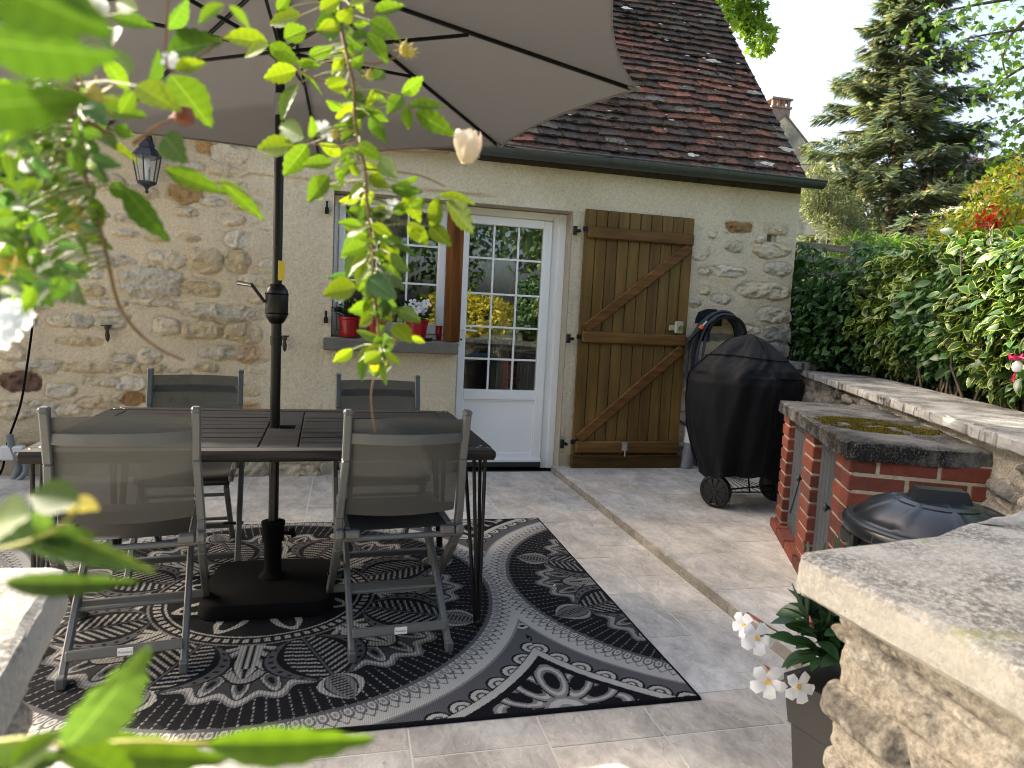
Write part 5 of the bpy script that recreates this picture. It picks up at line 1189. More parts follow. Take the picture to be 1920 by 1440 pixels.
rubble_strip('rubble_face', [a0, a1], ZT-.02, ZC-.045, fill_stones(4.7, 0, .9, 31, 'dgcdgd'), 33, gw, flip=-1, amp=1.2, sat=.4, mul=.55)
b = MB(); b.prism([tuple(a0+nW*.08), tuple(a1+nW*.08), tuple(a1+nW*.42), tuple(a0+nW*.42)], 0, ZC-.055); b.build('wall_core', M['mortar'], gw)
Lw = np.linalg.norm(g0-g1); t = 0; k = 0
while t < Lw-.1:
    l_ = min(random.uniform(.42, .62), Lw-t); p_, q_ = g1+dW*(t+.003), g1+dW*(t+l_-.004); o_ = nW*random.uniform(-.006, .006); hz = random.uniform(-.004, .004)
    rough_slab('coping_slab', [tuple(p_+o_), tuple(q_+o_), tuple(q_+nW*.52), tuple(p_+nW*.52)], ZC-.05+hz, ZC+hz, M['slab'], gw, jit=.005, seg=.025, inset=.008, seed=50+k, chips=.04); t += l_; k += 1
# small step stones against the house corner
b = MB(); 
rough_slab('coping_slab', [(3.75, 5.18), (4.15, 5.18), (4.15, 5.5), (3.75, 5.5)], ZC+.002, ZC+.07, M['slab'], gw, jit=.01, seg=.03, seed=90)
# near right wall ------------------------------------------------------
nw = empty('entrance_wall', (0, 0, 0), 'thick pale coped rubble wall in the right foreground with black lichen stains', 'garden wall')
pathR = [(.735, -.2), (.735, .845), (1.0, .895), (1.43, 1.075), (2.28, 1.50)]
def pr(x, y):                                       # pixel on the end face -> (arc length, z)
    p = pick(x, y, 0, .735); return p[1]+.2, p[2]
sr = []
for (x, y, w_, h_, k_, rl) in [(1575, 1188, .085, .020, 't', .026), (1740, 1235, .36, .055, 'c', .010), (1720, 1300, .30, .035, 'w', .006), (1600, 1345, .19, .058, 'k', .026), (1835, 1338, .26, .012, 'k', .004), (1800, 1400, .26, .05, 'c', .022), (1550, 1425, .08, .03, 'c', .02), (1650, 1440, .2, .05, 'c', .025)]:
    u, v = pr(x, y); sr.append((u, v, w_/2, h_/2, k_, rl))
sr = fill_stones(3.2, 0, .84, 71, 'ccgw', sr); sr = [(a, b_, c, d, e, (f_ if e in 'kt' else min(f_, .012))) for a, b_, c, d, e, f_ in sr]
M['nearrub'] = None
def mat_lichen():
    m, n, p = mat_new('lichen_rubble'); L = n.links.new; a = n.nodes.new('ShaderNodeAttribute'); a.attribute_name = 'Col'; tc = n.nodes.new('ShaderNodeTexCoord')
    def nz(s, d, r=.65): t = n.nodes.new('ShaderNodeTexNoise'); t.inputs['Scale'].default_value = s; t.inputs['Detail'].default_value = d; t.inputs['Roughness'].default_value = r; L(tc.outputs['Object'], t.inputs[0]); return t.outputs[0]
    def mr(x, a0, a1, b0, b1): r = n.nodes.new('ShaderNodeMapRange'); r.inputs[1].default_value = a0; r.inputs[2].default_value = a1; r.inputs[3].default_value = b0; r.inputs[4].default_value = b1; L(x, r.inputs[0]); return r.outputs[0]
    q = n.nodes.new('ShaderNodeVectorMath'); q.operation = 'SCALE'; L(a.outputs['Color'], q.inputs[0]); L(mr(nz(90, 12, .75), .36, .64, .30, .88), q.inputs['Scale'])
    q2 = n.nodes.new('ShaderNodeVectorMath'); q2.operation = 'SCALE'; L(q.outputs[0], q2.inputs[0]); q2.inputs['Scale'].default_value = .95
    big = mr(nz(3.3, 3, .5), .51, .60, 0, 1); fine = mr(nz(38, 10, .75), .40, .56, 0, .93); mm = n.nodes.new('ShaderNodeMath'); mm.operation = 'MULTIPLY'; L(big, mm.inputs[0]); L(fine, mm.inputs[1])
    x = n.nodes.new('ShaderNodeMix'); x.data_type = 'RGBA'; L(mm.outputs[0], x.inputs[0]); L(q2.outputs[0], x.inputs[6]); x.inputs[7].default_value = (.03, .03, .036, 1)
    L(x.outputs[2], p.inputs['Base Color']); p.inputs['Roughness'].default_value = .95; p.inputs['Specular IOR Level'].default_value = .2
    bb_ = n.nodes.new('ShaderNodeBump'); bb_.inputs['Strength'].default_value = .8; bb_.inputs['Distance'].default_value = .006; L(nz(110, 10), bb_.inputs['Height']); L(bb_.outputs[0], p.inputs['Normal']); return m
M['nearrub'] = mat_lichen()
o = rubble_strip('rubble_face', pathR, 0, ZC-.055, sr, 73, nw, step=.005, flip=1, amp=.35, rough=.34, sat=.42, pw=6, mul=.92); o.data.materials.clear(); o.data.materials.append(M['nearrub'])
b = MB(); b.prism([(.80, -.2), (.80, .78), (1.02, .83), (1.46, 1.01), (2.3, 1.42), (2.9, 1.3), (2.9, -.2)], 0, ZC-.06); b.build('wall_core', M['mortar'], nw)
rough_slab('coping_slab', [(.700, -.25), (.672, .60), (.655, .845), (.68, .872), (.975, .925), (1.115, .985), (1.55, .60), (1.9, -.25)], ZC-.056, ZC, M['slabnear'], nw, jit=.0035, seg=.012, inset=.010, seed=7, chips=.03)
rough_slab('coping_slab', [(1.125, .992), (1.43, 1.122), (2.25, 1.545), (2.6, 1.35), (2.6, .2), (1.56, .605)], ZC-.06, ZC-.004, M['slab'], nw, jit=.005, seg=.015, inset=.012, seed=17, chips=.06)
# near left wall end ------------------------------------------------------
lw = empty('entrance_pillar', (0, 0, 0), 'sunlit pale end of a coped stone wall at the left edge behind blurred rose leaves', 'garden wall')
rough_slab('coping_slab', [(-.325, .905), (-.345, .915), (-1.9, 1.02), (-1.9, .1), (-.19, .1)], ZC-.058, ZC, M['slabnear'], lw, jit=.0025, seg=.012, inset=.008, seed=27, chips=.015)
o = rubble_strip('rubble_face', [(-1.9, .97), (-.37, .865), (-.23, .1)], 0, ZC-.055, [(a, b_, c, d, e, f_*.6) for a, b_, c, d, e, f_ in fill_stones(2.4, 0, .85, 91, 'cwct')], 93, lw, step=.008, flip=1, amp=.6, rough=.5, sat=.6, pw=4); o.data.materials.clear(); o.data.materials.append(M['nearrub'])
b = MB(); b.prism([(-1.9, .90), (-.44, .81), (-.31, .1), (-1.9, .1)], 0, ZC-.06); b.build('wall_core', M['mortar'], lw)
# raised garden behind the walls
bp = [tuple(a1+nW*.3), tuple(a0+nW*.3), (3.95, 5.6), (3.95, 12.0), (-30, 12.2), (-30, 120), (120, 120), (120, -6), (2.9, -6), (2.9, 1.2)]
b = MB(); b.prism(bp, -.02, ZC-.07); tag(b.build('garden_ground', M['grass']), kind='structure')

M['pinkbud'] = mat('pink_bud', (.38, .13, .10), rough=.5)
b = MB(); q = pick(1040, 1098, 2, .018); b.add([(q[0]-.009, q[1], q[2]), (q[0], q[1]-.007, q[2]+.004), (q[0]+.010, q[1]+.001, q[2]+.001), (q[0]+.001, q[1]+.008, q[2]+.003)], [(0, 1, 2, 3)])
tag(b.build('fallen_petal', M['white']), 'single small white petal lying on the black part of the rug', 'petal')
# ================================================================ planter with white flowers (right foreground)
pl = empty('planter', (1.215, 1.37, 0), 'tall grey tapered planter with white flowers and lavender in front of the near right wall', 'planter', rz=rad(15))
b = MB(); f = lambda s: [(-s, -s), (s, -s), (s, s), (-s, s)]
b.prism(f(.054), 0, .255, top=f(.074)); b.prism(f(.080), .26, .385, top=f(.094)); b.build('planter_box', mat('taupe_planter', (.016, .016, .017), rough=.6), pl)
R_ = np.random.default_rng(12); n = 190; az = R_.uniform(0, 2*np.pi, n); el = R_.uniform(-.1, 1.3, n); rr = R_.uniform(.0, .10, n)
D = np.stack([np.cos(az)*np.cos(el), np.sin(az)*np.cos(el), np.sin(el)], 1); P = D*rr[:, None]+np.array([-.01, .01, .475])+R_.normal(size=(n, 3))*.025; tv, tf, tz = tmpl_ovate(.50, 0, .12, .25, 7)
leaf_mesh('foliage', P, D+R_.normal(size=(n, 3))*.25, np.tile([0, 0, 1.], (n, 1))+R_.normal(size=(n, 3))*.3, R_.uniform(.055, .10, n), tv, tf, tz, (np.array([.020, .055, .022])*R_.uniform(.6, 1.7, (n, 1)))[:, None, :], M['glossleaf'], pl, smooth=True)
n = 170; P = np.stack([R_.uniform(-.07, .10, n), R_.uniform(-.02, .10, n), R_.uniform(.48, .60, n)], 1); D = np.stack([R_.normal(size=n)*.25, R_.normal(size=n)*.2, np.ones(n)], 1)
tv2 = [(-.035, 0, 0), (.035, 0, 0), (-.05, .5, .01), (.05, .5, .01), (-.01, 1, 0), (.01, 1, 0)]; leaf_mesh('lavender_spikes', P, D, R_.normal(size=(n, 3)), R_.uniform(.09, .16, n), tv2, [(0, 1, 3, 2), (2, 3, 5, 4)], [0, 0], (np.array([.045, .085, .05])*R_.uniform(.7, 1.3, (n, 1)))[:, None, :], M['leaf'], pl)
pinv = pl.matrix_basis.inverted() if False else (Matrix.Translation(Vector((1.215, 1.37, 0))) @ Matrix.Rotation(rad(15), 4, 'Z')).inverted()
for (x, y, dd, s, dr) in [(1393, 1172, 1.78, .036, (-.9, -.35, .2)), (1420, 1198, 1.72, .043, (-.35, -1, .25)), (1440, 1280, 1.66, .045, (-.5, -.9, .0)), (1500, 1290, 1.62, .040, (-.1, -1, .15))]:
    p = at(x, y, dd); flower('flower', tuple(pinv @ Vector(p)), tuple(Matrix.Rotation(rad(-15), 3, 'Z') @ Vector(dr)), s, pl)
b = MB(); st_ = lambda x, y, dd: pinv @ Vector(at(x, y, dd))
for ch in ([(1490, 1200, 1.75), (1450, 1180, 1.75), (1420, 1160, 1.76), (1400, 1148, 1.77)], [(1500, 1260, 1.7), (1470, 1275, 1.68), (1452, 1285, 1.67)], [(1480, 1200, 1.73), (1445, 1190, 1.72), (1425, 1193, 1.72)]): b.tube(bez([st_(*c) for c in ch], 4), .0022, 6)
b.build('stem', mat('green_stem', (.10, .12, .04), rough=.6), pl)
for (x, y, x2, y2) in ((1432, 1245, 1447, 1262), (1518, 1155, 1524, 1178), (1405, 1152, 1425, 1166)): b = MB(); b.tube([st_(x, y, 1.66), (st_(x, y, 1.66)+st_(x2, y2, 1.66))/2, st_(x2, y2, 1.66)], [.001, .005, .003], 8); b.build('bud', M['pinkbud'], pl, smooth=True)
# ================================================================ foliage
def blob_points(n, ells, seed, shell=.55, gap=.40, gs=1.2):
    R_ = np.random.default_rng(seed); out = []; got = 0; vol = np.array([e[3]*e[4]*e[5] for e in ells])**.75; vol = vol/vol.sum()
    while got < n:
        m = n*2; k = R_.choice(len(ells), m, p=vol); E = np.array(ells)[k]; d = norm(R_.normal(size=(m, 3))); rr = R_.uniform(shell**3, 1, m)**(1/3)
        P = E[:, :3]+d*E[:, 3:6]*rr[:, None]
        g = fbm(P[:, 0]*gs+P[:, 2]*gs*.7, P[:, 1]*gs-P[:, 2]*gs*1.1, 3, seed)
        ok = g > gap; P, d = P[ok], d[ok]; out.append(np.hstack([P, d])); got += len(P)
    o = np.vstack(out)[:n]; return o[:, :3], o[:, 3:]
def palette(cols, n, seed, P=None, sc_=1.5, lo=.75, hi=1.3):
    R_ = np.random.default_rng(seed); cols = np.array(cols); k = R_.integers(0, len(cols), n); c = cols[k]*R_.uniform(lo, hi, (n, 1))
    if P is not None: c = c*(.75+.5*fbm(P[:, 0]*sc_, P[:, 2]*sc_+P[:, 1], 2, seed))[:, None]
    return c
QT = ([(-.28, 0, 0), (.0, -.0, 0), (.28, .45, 0.05), (0, 1, -.1), (-.28, .45, .05)], None)
def simple_leaf(w=.5): return [(0, 0, 0), (w/2, .45, .06), (0, 1, -.06), (-w/2, .45, .06)], [(0, 1, 2, 3)], [0]
MAPLE = [(0, 0, 0), (.18, .12, 0), (.50, .10, -.04), (.34, .32, .02), (.55, .62, -.05), (.22, .55, .02), (0, 1.0, -.06), (-.22, .55, .02), (-.55, .62, -.05), (-.34, .32, .02), (-.50, .10, -.04), (-.18, .12, 0)]
def maple_leaf(): return MAPLE, [(0, 1, 2, 3), (0, 3, 4, 5), (0, 5, 6, 7), (0, 7, 8, 9), (0, 9, 10, 11)], [0]*5
def trunk_limbs(name, base, top, r0, nl, spread, parent, seed, mt=None):
    r = random.Random(seed); b = MB(); base, top = Vector(base), Vector(top); pts = [base.lerp(top, t)+Vector((r.uniform(-1, 1), r.uniform(-1, 1), 0))*.06*(top-base).length*t*.5 for t in (0, .25, .5, .75, 1)]
    b.tube(pts, [r0, r0*.8, r0*.6, r0*.4, r0*.12], 10)
    for k in range(nl):
        t = r.uniform(.3, .95); p = base.lerp(top, t); a = r.uniform(0, 6.28); L_ = spread*(1.1-t*.6)*r.uniform(.6, 1.1); e = p+Vector((math.cos(a)*L_, math.sin(a)*L_, L_*r.uniform(.3, .8))); m_ = p.lerp(e, .5)+Vector((0, 0, L_*.1))
        b.tube([p, m_, e], [r0*.35*(1.2-t), r0*.22*(1.2-t), r0*.06], 6)
    return b.build(name, mt or M['bark'], parent)
def tree(name, lab, cat, base, top, r0, ells, n, size, cols, tmpl, seed, gap=.42, gs=1.2, group=None, mt=None, nl=10, spread=1.5, down=0.0, shell=.5, kindof='crown'):
    o = empty(name, base, lab, cat, group); B_0 = Vector(base)
    P, d = blob_points(n, ells, seed, shell, gap, gs); R_ = np.random.default_rng(seed+1)
    D = norm(R_.normal(size=(n, 3))+d*.6+np.array([0, 0, -down])); N_ = norm(R_.normal(size=(n, 3))*.7+np.array([0, 0, 1.])+d*.4)
    tv, tf, tz = tmpl; leaf_mesh(kindof, P-np.array(base), D, N_, R_.uniform(.7, 1.3, n)*size, tv, tf, tz, palette(cols, n, seed, P)[:, None, :], mt or M['leaf'], o)
    trunk_limbs('trunk', (0, 0, 0), tuple(Vector(top)-B_0), r0, nl, spread, o, seed)
    return o
GZ = ZC-.07
# ---- variegated hedge above the retaining wall
def hedge():
    n = 20000; R_ = np.random.default_rng(40); hg = empty('hedge', (float(g0[0]), float(g0[1]), GZ), 'dense variegated hedge with cream edged glossy leaves above the retaining wall', 'hedge')
    base = np.array([g0[0], g0[1], GZ]); s = R_.uniform(-3.2, 4.6, n); 
    top = .79+.05*np.sin(s*1.3)+.14*(fbm(s*2.2, s*0, 3, 4)-.5)*2 + .06*(s < 1) + sstep(1.2, 3.0, s)*-.03 + .16*np.exp(-((s-.05)/.25)**2)
    h = R_.uniform(0, 1, n)**.9; dep = np.abs(R_.normal(size=n))*.10; bulge = .12*np.sin(h*np.pi)+.10*(fbm(s*2.6, h*3, 3, 9)-.5)*2
    o_ = .46-bulge+dep+.10*(1-h)**2-.55*sstep(1.1, .1, s)-.35*sstep(0, -2.5, s); tp = R_.random(n) < .26; h = np.where(tp, 1-np.abs(R_.normal(size=n))*.03, h); o_ = np.where(tp, R_.uniform(.36, 1.2, n), o_)
    P = g0[None]-dW[None]*s[:, None]+nW[None]*o_[:, None]; P = np.hstack([P, (GZ+.12+h*top)[:, None]])
    keep = ~((P[:, 0] < XR+.08) & (P[:, 1] > 5.2)); 
    out = np.hstack([-nW, [0.]])
    D = norm(R_.normal(size=(n, 3))*.55+out*.55+np.array([0, 0, -.35])); N_ = norm(out*1.0+np.array([0, 0, .8])+R_.normal(size=(n, 3))*.45)
    tv, tf, tz = tmpl_ovate(.52, .055, .10, .22, 6); g_ = np.array([[.035, .080, .024], [.045, .105, .028], [.025, .060, .022]])[R_.integers(0, 3, n)]*R_.uniform(.7, 1.3, (n, 1))
    y_ = np.array([[.36, .43, .055], [.42, .46, .07], [.28, .37, .05]])[R_.integers(0, 3, n)]*R_.uniform(.8, 1.2, (n, 1))
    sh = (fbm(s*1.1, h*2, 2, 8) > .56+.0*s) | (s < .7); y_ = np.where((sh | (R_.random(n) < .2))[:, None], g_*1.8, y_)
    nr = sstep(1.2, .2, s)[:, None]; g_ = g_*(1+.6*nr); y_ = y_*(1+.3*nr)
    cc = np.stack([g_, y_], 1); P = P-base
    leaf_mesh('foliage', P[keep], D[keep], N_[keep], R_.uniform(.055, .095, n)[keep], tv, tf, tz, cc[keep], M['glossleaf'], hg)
    # inner leaves coloured dark as the shade inside the hedge, then twigs
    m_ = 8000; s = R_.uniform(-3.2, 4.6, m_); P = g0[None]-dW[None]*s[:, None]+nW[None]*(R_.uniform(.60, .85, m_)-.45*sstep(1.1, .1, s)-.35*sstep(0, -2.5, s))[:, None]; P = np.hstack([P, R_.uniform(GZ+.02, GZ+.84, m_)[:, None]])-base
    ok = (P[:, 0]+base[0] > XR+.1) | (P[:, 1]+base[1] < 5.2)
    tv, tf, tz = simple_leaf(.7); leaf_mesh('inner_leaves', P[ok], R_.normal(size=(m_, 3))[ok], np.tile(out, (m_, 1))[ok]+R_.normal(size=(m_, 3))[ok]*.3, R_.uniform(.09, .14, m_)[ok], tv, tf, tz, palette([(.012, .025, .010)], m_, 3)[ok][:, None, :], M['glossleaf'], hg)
    b = MB(); r = random.Random(9)
    for k in range(60):
        s_ = r.uniform(-.5, 4.8); q = g0-dW*s_+nW*r.uniform(.5, .75); z = GZ; p = [(q[0]-base[0], q[1]-base[1], z-base[2])]
        for j in range(4): z += .25; q = q+np.array([r.uniform(-.08, .08), r.uniform(-.08, .08)]); p.append((q[0]-base[0], q[1]-base[1], z-base[2]))
        b.tube(p, [.010, .008, .006, .004, .002], 5)
    b.build('stems', M['bark'], hg)
hedge()
# ---- big spruce
def spruce(name, lab, base, H, Rb, n_tw, seed, cols, bare=.0, tw=.30):
    o = empty(name, base, lab, 'tree'); R_ = np.random.default_rng(seed); r = random.Random(seed); b = MB(); bb_ = MB()
    b.tube([(0, 0, 0), (.03, 0, H*.5), (0, .02, H)], [Rb*.055, Rb*.035, .02], 10); P = []; D = []; S = []; z = .25
    while z < H-.15:
        t = z/H; L0 = Rb*(1-t)**.88*(1.0 if t > .1 else .9); nb = r.randint(4, 7)+(4 if t < .22 else 0)
        for k in range(nb):
            a = r.uniform(0, 6.28); L_ = L0*r.uniform(.62, 1.12); droop = r.uniform(.10, .35)
            pts = []
            for j in range(7):
                u = j/6; pts.append(Vector((math.cos(a)*L_*u, math.sin(a)*L_*u, z + L_*(.10*u - droop*u*u + .12*u**4*1.5))))
            bb_.tube(pts, [max(.006, .03*(1-t)*(1-j/6.5)) for j in range(7)], 4, caps=False)
            m_ = int(L_*n_tw)
            for q in range(m_):
                u = r.uniform(.07, 1)**.8; i = min(int(u*6), 5); p = pts[i].lerp(pts[i+1], u*6-i); side = r.choice((-1, 1)); sp = L_*.26*(1.05-u*.75)*r.random()**.7
                ax = Vector((math.cos(a), math.sin(a), 0)); la = Vector((-math.sin(a), math.cos(a), 0))*side
                p = p+la*sp+ax*sp*.5+Vector((0, 0, -sp*.22-r.random()*.04*L_)); P.append(p); D.append(ax*.7+la*.75+Vector((0, 0, r.uniform(-.75, .15)))); S.append(r.uniform(.7, 1.25)*tw)
        z += r.uniform(.10, .19)*(H/7)
    b.build('trunk', M['bark'], o); bb_.build('branches', M['bark'], o)
    P, D, S = np.array(P), np.array(D), np.array(S); n = len(P)
    tv = []; tf = []                                        # a twig: flat spray of narrow needle tufts
    for k in range(7):
        y = k/7; w_ = .17*(1-y*.55)
        for s_ in (-1, 1):
            i = len(tv); tv += [(0, y, 0), (s_*w_*.35, y+.02, .02), (s_*w_, y+.20, -.03), (0, y+.11, .01)]; tf.append((i, i+1, i+2, i+3))
    c = palette(cols, n, seed, P, .9, .7, 1.35); br = R_.random(n) < bare; c[br] = np.array([.13, .085, .045])*R_.uniform(.6, 1.2, (br.sum(), 1))
    leaf_mesh('needles', P, D, R_.normal(size=(n, 3))*.35+np.array([0, 0, 1.]), S, tv, tf, [0]*len(tf), c[:, None, :], M['needle'], o)
    return o
spruce('spruce_tree', 'tall dark spruce with drooping branches rising out of the top of the photo', (14.55, 16.3, GZ), 11.2, 4.3, 125, 61, [(.10, .155, .105), (.155, .20, .11), (.075, .115, .085), (.24, .26, .11)], bare=.10, tw=.27)
p = pick(1607, 470, 1, 11.5); spruce('young_spruce', 'small young spruce standing in front of the tall spruce, right of the grey-green willow bush', (p[0], 11.5, GZ), 2.75, .85, 70, 63, [(.08, .11, .065), (.06, .085, .05)], tw=.16)
# ---- grey-green bush, bright shrub, far trees
p = pick(1556, 400, 1, 10.6)
tree('willow_bush', 'silvery grey-green narrow leaved bush between the house corner and the spruces', 'bush', (p[0], 10.6, GZ), (p[0], 10.6, 3.6), .05,
     [(p[0], 10.6, 2.6, .68, .6, .85), (p[0]+.1, 10.6, 3.3, .48, .4, .5), (p[0]-.25, 10.7, 3.75, .30, .3, .45), (p[0]-.2, 10.5, 1.8, .7, .6, .7), (p[0]+.35, 10.6, 2.9, .35, .35, .6)], 15000, .085, [(.17, .19, .11), (.12, .145, .085), (.20, .21, .10), (.09, .11, .07)], simple_leaf(.2), 71, gap=.38, spread=.6)
p = pick(1600, 455, 1, 7.4); q = pick(1720, 450, 1, 7.6)
tree('leafy_shrub', 'bright green shrub behind the hedge and beside the wooden fence', 'shrub', (p[0]+.25, 7.4, GZ), (p[0]+.25, 7.4, 2.5), .03,
     [(p[0]+.15, 7.4, 2.22, .42, .4, .30), (p[0]+.75, 7.6, 2.2, .45, .4, .36), (q[0]+.1, 7.6, 2.15, .5, .4, .36), (q[0]+.6, 7.6, 2.2, .5, .4, .3), (p[0]-.15, 7.3, 2.05, .2, .2, .14)], 6500, .085, [(.10, .20, .025), (.14, .25, .03), (.07, .15, .02)], tmpl_ovate(.26, 0, .1, .3, 4), 73, gap=.3, spread=.5)
p = pick(1395, 40, 1, 13.5)
tree('maple_tree', 'light green maple rising behind the verge of the tiled roof', 'tree', (p[0]-1.2, 14, GZ), (p[0]-1.2, 14, 9.5), .16,
     [(p[0]+.05, 13.6, 8.2, .60, .6, .55), (p[0]+.35, 13.5, 7.35, .35, .4, .4), (p[0]-.3, 13.5, 9.2, 1.0, .8, .8), (p[0]-1.6, 14.2, 8.4, 1.5, 1.2, 1.3), (p[0]+.25, 13.5, 7.9, .5, .4, .35), (p[0]-.5, 13.6, 7.2, .8, .5, .7), (p[0]-.2, 13.5, 6.6, .4, .4, .3)], 4200, .15, [(.22, .34, .05), (.27, .40, .06), (.15, .26, .04)], maple_leaf(), 75, gap=.50, gs=1.7, spread=1.6)
# overhanging branches top right
def branch_sprays(name, lab, cat, base, rows, n, size, cols, tmpl, seed, r0=.12):
    o = empty(name, base, lab, cat); B_0 = np.array(base); b = MB(); P = []; r = random.Random(seed)
    for row in rows:
        pts = bez([Vector(p_)-Vector(base) for p_ in row], 5); b.tube(pts, [max(.004, r0*.25*(1-i/len(pts))) for i in range(len(pts))], 6)
        for k in range(int(n/len(rows))):
            i = int(len(pts)*r.uniform(.25, 1)**.8) % len(pts); P.append(np.array(pts[i])+np.array([r.gauss(0, .17), r.gauss(0, .17), r.gauss(-.05, .13)]))
    b.tube([(0, 0, 0), (0, 0, 2.5), tuple(Vector(rows[0][0])-Vector(base))], [r0, r0*.8, r0*.4], 10); b.build('trunk', M['bark'], o)
    P = np.array(P); n = len(P); R_ = np.random.default_rng(seed); tv, tf, tz = tmpl
    leaf_mesh('foliage', P, R_.normal(size=(n, 3))*.6+np.array([0, 0, -.5]), R_.normal(size=(n, 3))*.6+np.array([-.2, -.5, .7]), R_.uniform(.7, 1.3, n)*size, tv, tf, tz, palette(cols, n, seed, P)[:, None, :], M['leaf'], o); return o
A5 = lambda x, y, yy: tuple(pick(x, y, 1, yy))
branch_sprays('overhanging_maple', 'maple branches with fresh green leaves hanging in from the top right corner', 'tree', (9.2, 5.2, GZ),
    [[A5(2150, -60, 5.6), A5(2000, -20, 5.4), A5(1880, 0, 5.2), A5(1800, 15, 5.2), A5(1760, 25, 5.2)], [A5(2150, 60, 5.6), A5(1990, 50, 5.2), A5(1880, 60, 5.1), A5(1800, 75, 5.1)],
     [A5(2150, 40, 5.4), A5(2010, 90, 5.3), A5(1930, 120, 5.2), A5(1870, 160, 5.2), A5(1850, 200, 5.2)], [A5(2100, 150, 5.2), A5(2000, 190, 5.1), A5(1930, 215, 5.1), A5(1880, 250, 5.1)],
     [A5(2100, 220, 5.2), A5(2000, 240, 5.1), A5(1920, 280, 5.1), A5(1895, 300, 5.1)], [A5(2100, -20, 5.4), A5(1960, 20, 5.2), A5(1900, 60, 5.2), A5(1880, 110, 5.1), A5(1895, 160, 5.1)]], 820, .060, [(.06, .13, .025), (.10, .20, .03), (.05, .10, .03), (.15, .25, .03)], maple_leaf(), 81)
# photinia / nandina at the right edge: yellow-green and red tips
def corner_shrub():
    pts = [pick(1860, 420, 1, 5.0), pick(1905, 360, 1, 4.9), pick(1800, 470, 1, 5.3), pick(1900, 480, 1, 4.8), pick(1840, 500, 1, 5.0)]
    e = [(p[0], p[1], p[2], .30, .3, .25) for p in pts]; e.append((pts[0][0]+.5, 4.8, 2.1, .5, .5, .45)); e.append((pts[0][0]+.3, 4.9, 1.6, .5, .5, .5))
    e.append((*pick(1790, 430, 1, 5.1), .22, .2, .2)); e.append((*pick(1850, 370, 1, 5.1), .18, .2, .2)); e.append((*pick(1900, 340, 1, 5.0), .16, .16, .28))
    o = tree('golden_shrub', 'golden yellow-green shrub with orange tips rising over the hedge at the right edge', 'shrub', (pts[0][0]+.2, 5.0, GZ), (pts[0][0]+.2, 5.0, 2.5), .03, e, 5200, .06,
             [(.42, .44, .03), (.30, .40, .03), (.48, .44, .04), (.18, .30, .03), (.24, .34, .03), (.48, .24, .05)], simple_leaf(.42), 83, gap=.36, spread=.4)
    p = pick(1858, 412, 1, 4.85); R_ = np.random.default_rng(5); n = 70; P = np.array(p)+R_.normal(size=(n, 3))*np.array([.07, .05, .045]); tv, tf, tz = simple_leaf(.7)
    r2 = leaf_mesh('red_leaves', P-np.array([pts[0][0]+.2, 5.0, GZ]), R_.normal(size=(n, 3)), R_.normal(size=(n, 3))+np.array([0, -1, .5]), R_.uniform(.04, .07, n), tv, tf, tz, palette([(.55, .012, .012), (.42, .01, .015), (.6, .05, .03)], n, 6)[:, None, :], M['leaf'], o)
corner_shrub()
# fuchsia bloom at the right edge
fp = Vector(pick(1907, 690, 1, 1.75)); fu = empty('fuchsia', (fp.x+.35, fp.y, ZC), 'pink and white fuchsia blossom hanging at the right edge in front of the hedge', 'flower')
b = MB(); O = fp-Vector(fu.location); b.tube(bez([Vector((0, 0, 0)), Vector((-.05, 0, .35)), Vector((-.2, 0, .42)), O+Vector((.02, 0, .10)), O+Vector((.004, 0, .045))], 5), [.004]*20+[.0015], 6); b.build('stem', mat('green_stem2', (.12, .14, .04)), fu)
mp = mat('fuchsia_pink', (.62, .02, .12), rough=.5); b = MB()
for k in range(4):
    a = k*1.57+.4; b.tube([O+Vector((0, 0, .035)), O+Vector((math.cos(a)*.02, math.sin(a)*.02, .03)), O+Vector((math.cos(a)*.034, math.sin(a)*.03, .048))], [.004, .008, .001], 6)
for k in range(5): a = k*1.26; b.tube([O, O+Vector((math.cos(a)*.006-.012, math.sin(a)*.004, -.035-.004*k))], [.0015, .001], 5)
b.build('petals', mp, fu, smooth=True); b = MB(); b.lathe([(.005, .022), (.014, .014), (.016, .0), (.010, -.012)], tuple(O), 12); b.build('white_petals', M['white'], fu, smooth=True)
# wooden fence beyond the hedge
wm = mat_wood('grey_fence_wood', (.16, .12, .09), (.30, .24, .18), axis='X', rough=.8); f0, f1 = pick(1512, 458, 1, 6.9), pick(1603, 462, 1, 6.9)
fe = empty('garden_fence', (f0[0], 6.9, GZ), 'short piece of weathered wooden rail fence seen over the hedge', 'fence'); lx = f1[0]-f0[0]
b = MB(); b.c = (1, 1, 1); 
for z in (f0[2]-GZ-.02, f0[2]-GZ-.17, f0[2]-GZ-.32): b.box((lx/2, 0, z), (lx+.2, .03, .08), bev=.004)
b.build('rail', wm, fe)
for x in (lx, lx-.95): b = MB(); b.c = (.8, .8, .8); b.box((x, -.03, (f0[2]-GZ+.06)/2), (.08, .06, f0[2]-GZ+.10), bev=.004); b.build('post', wm, fe)
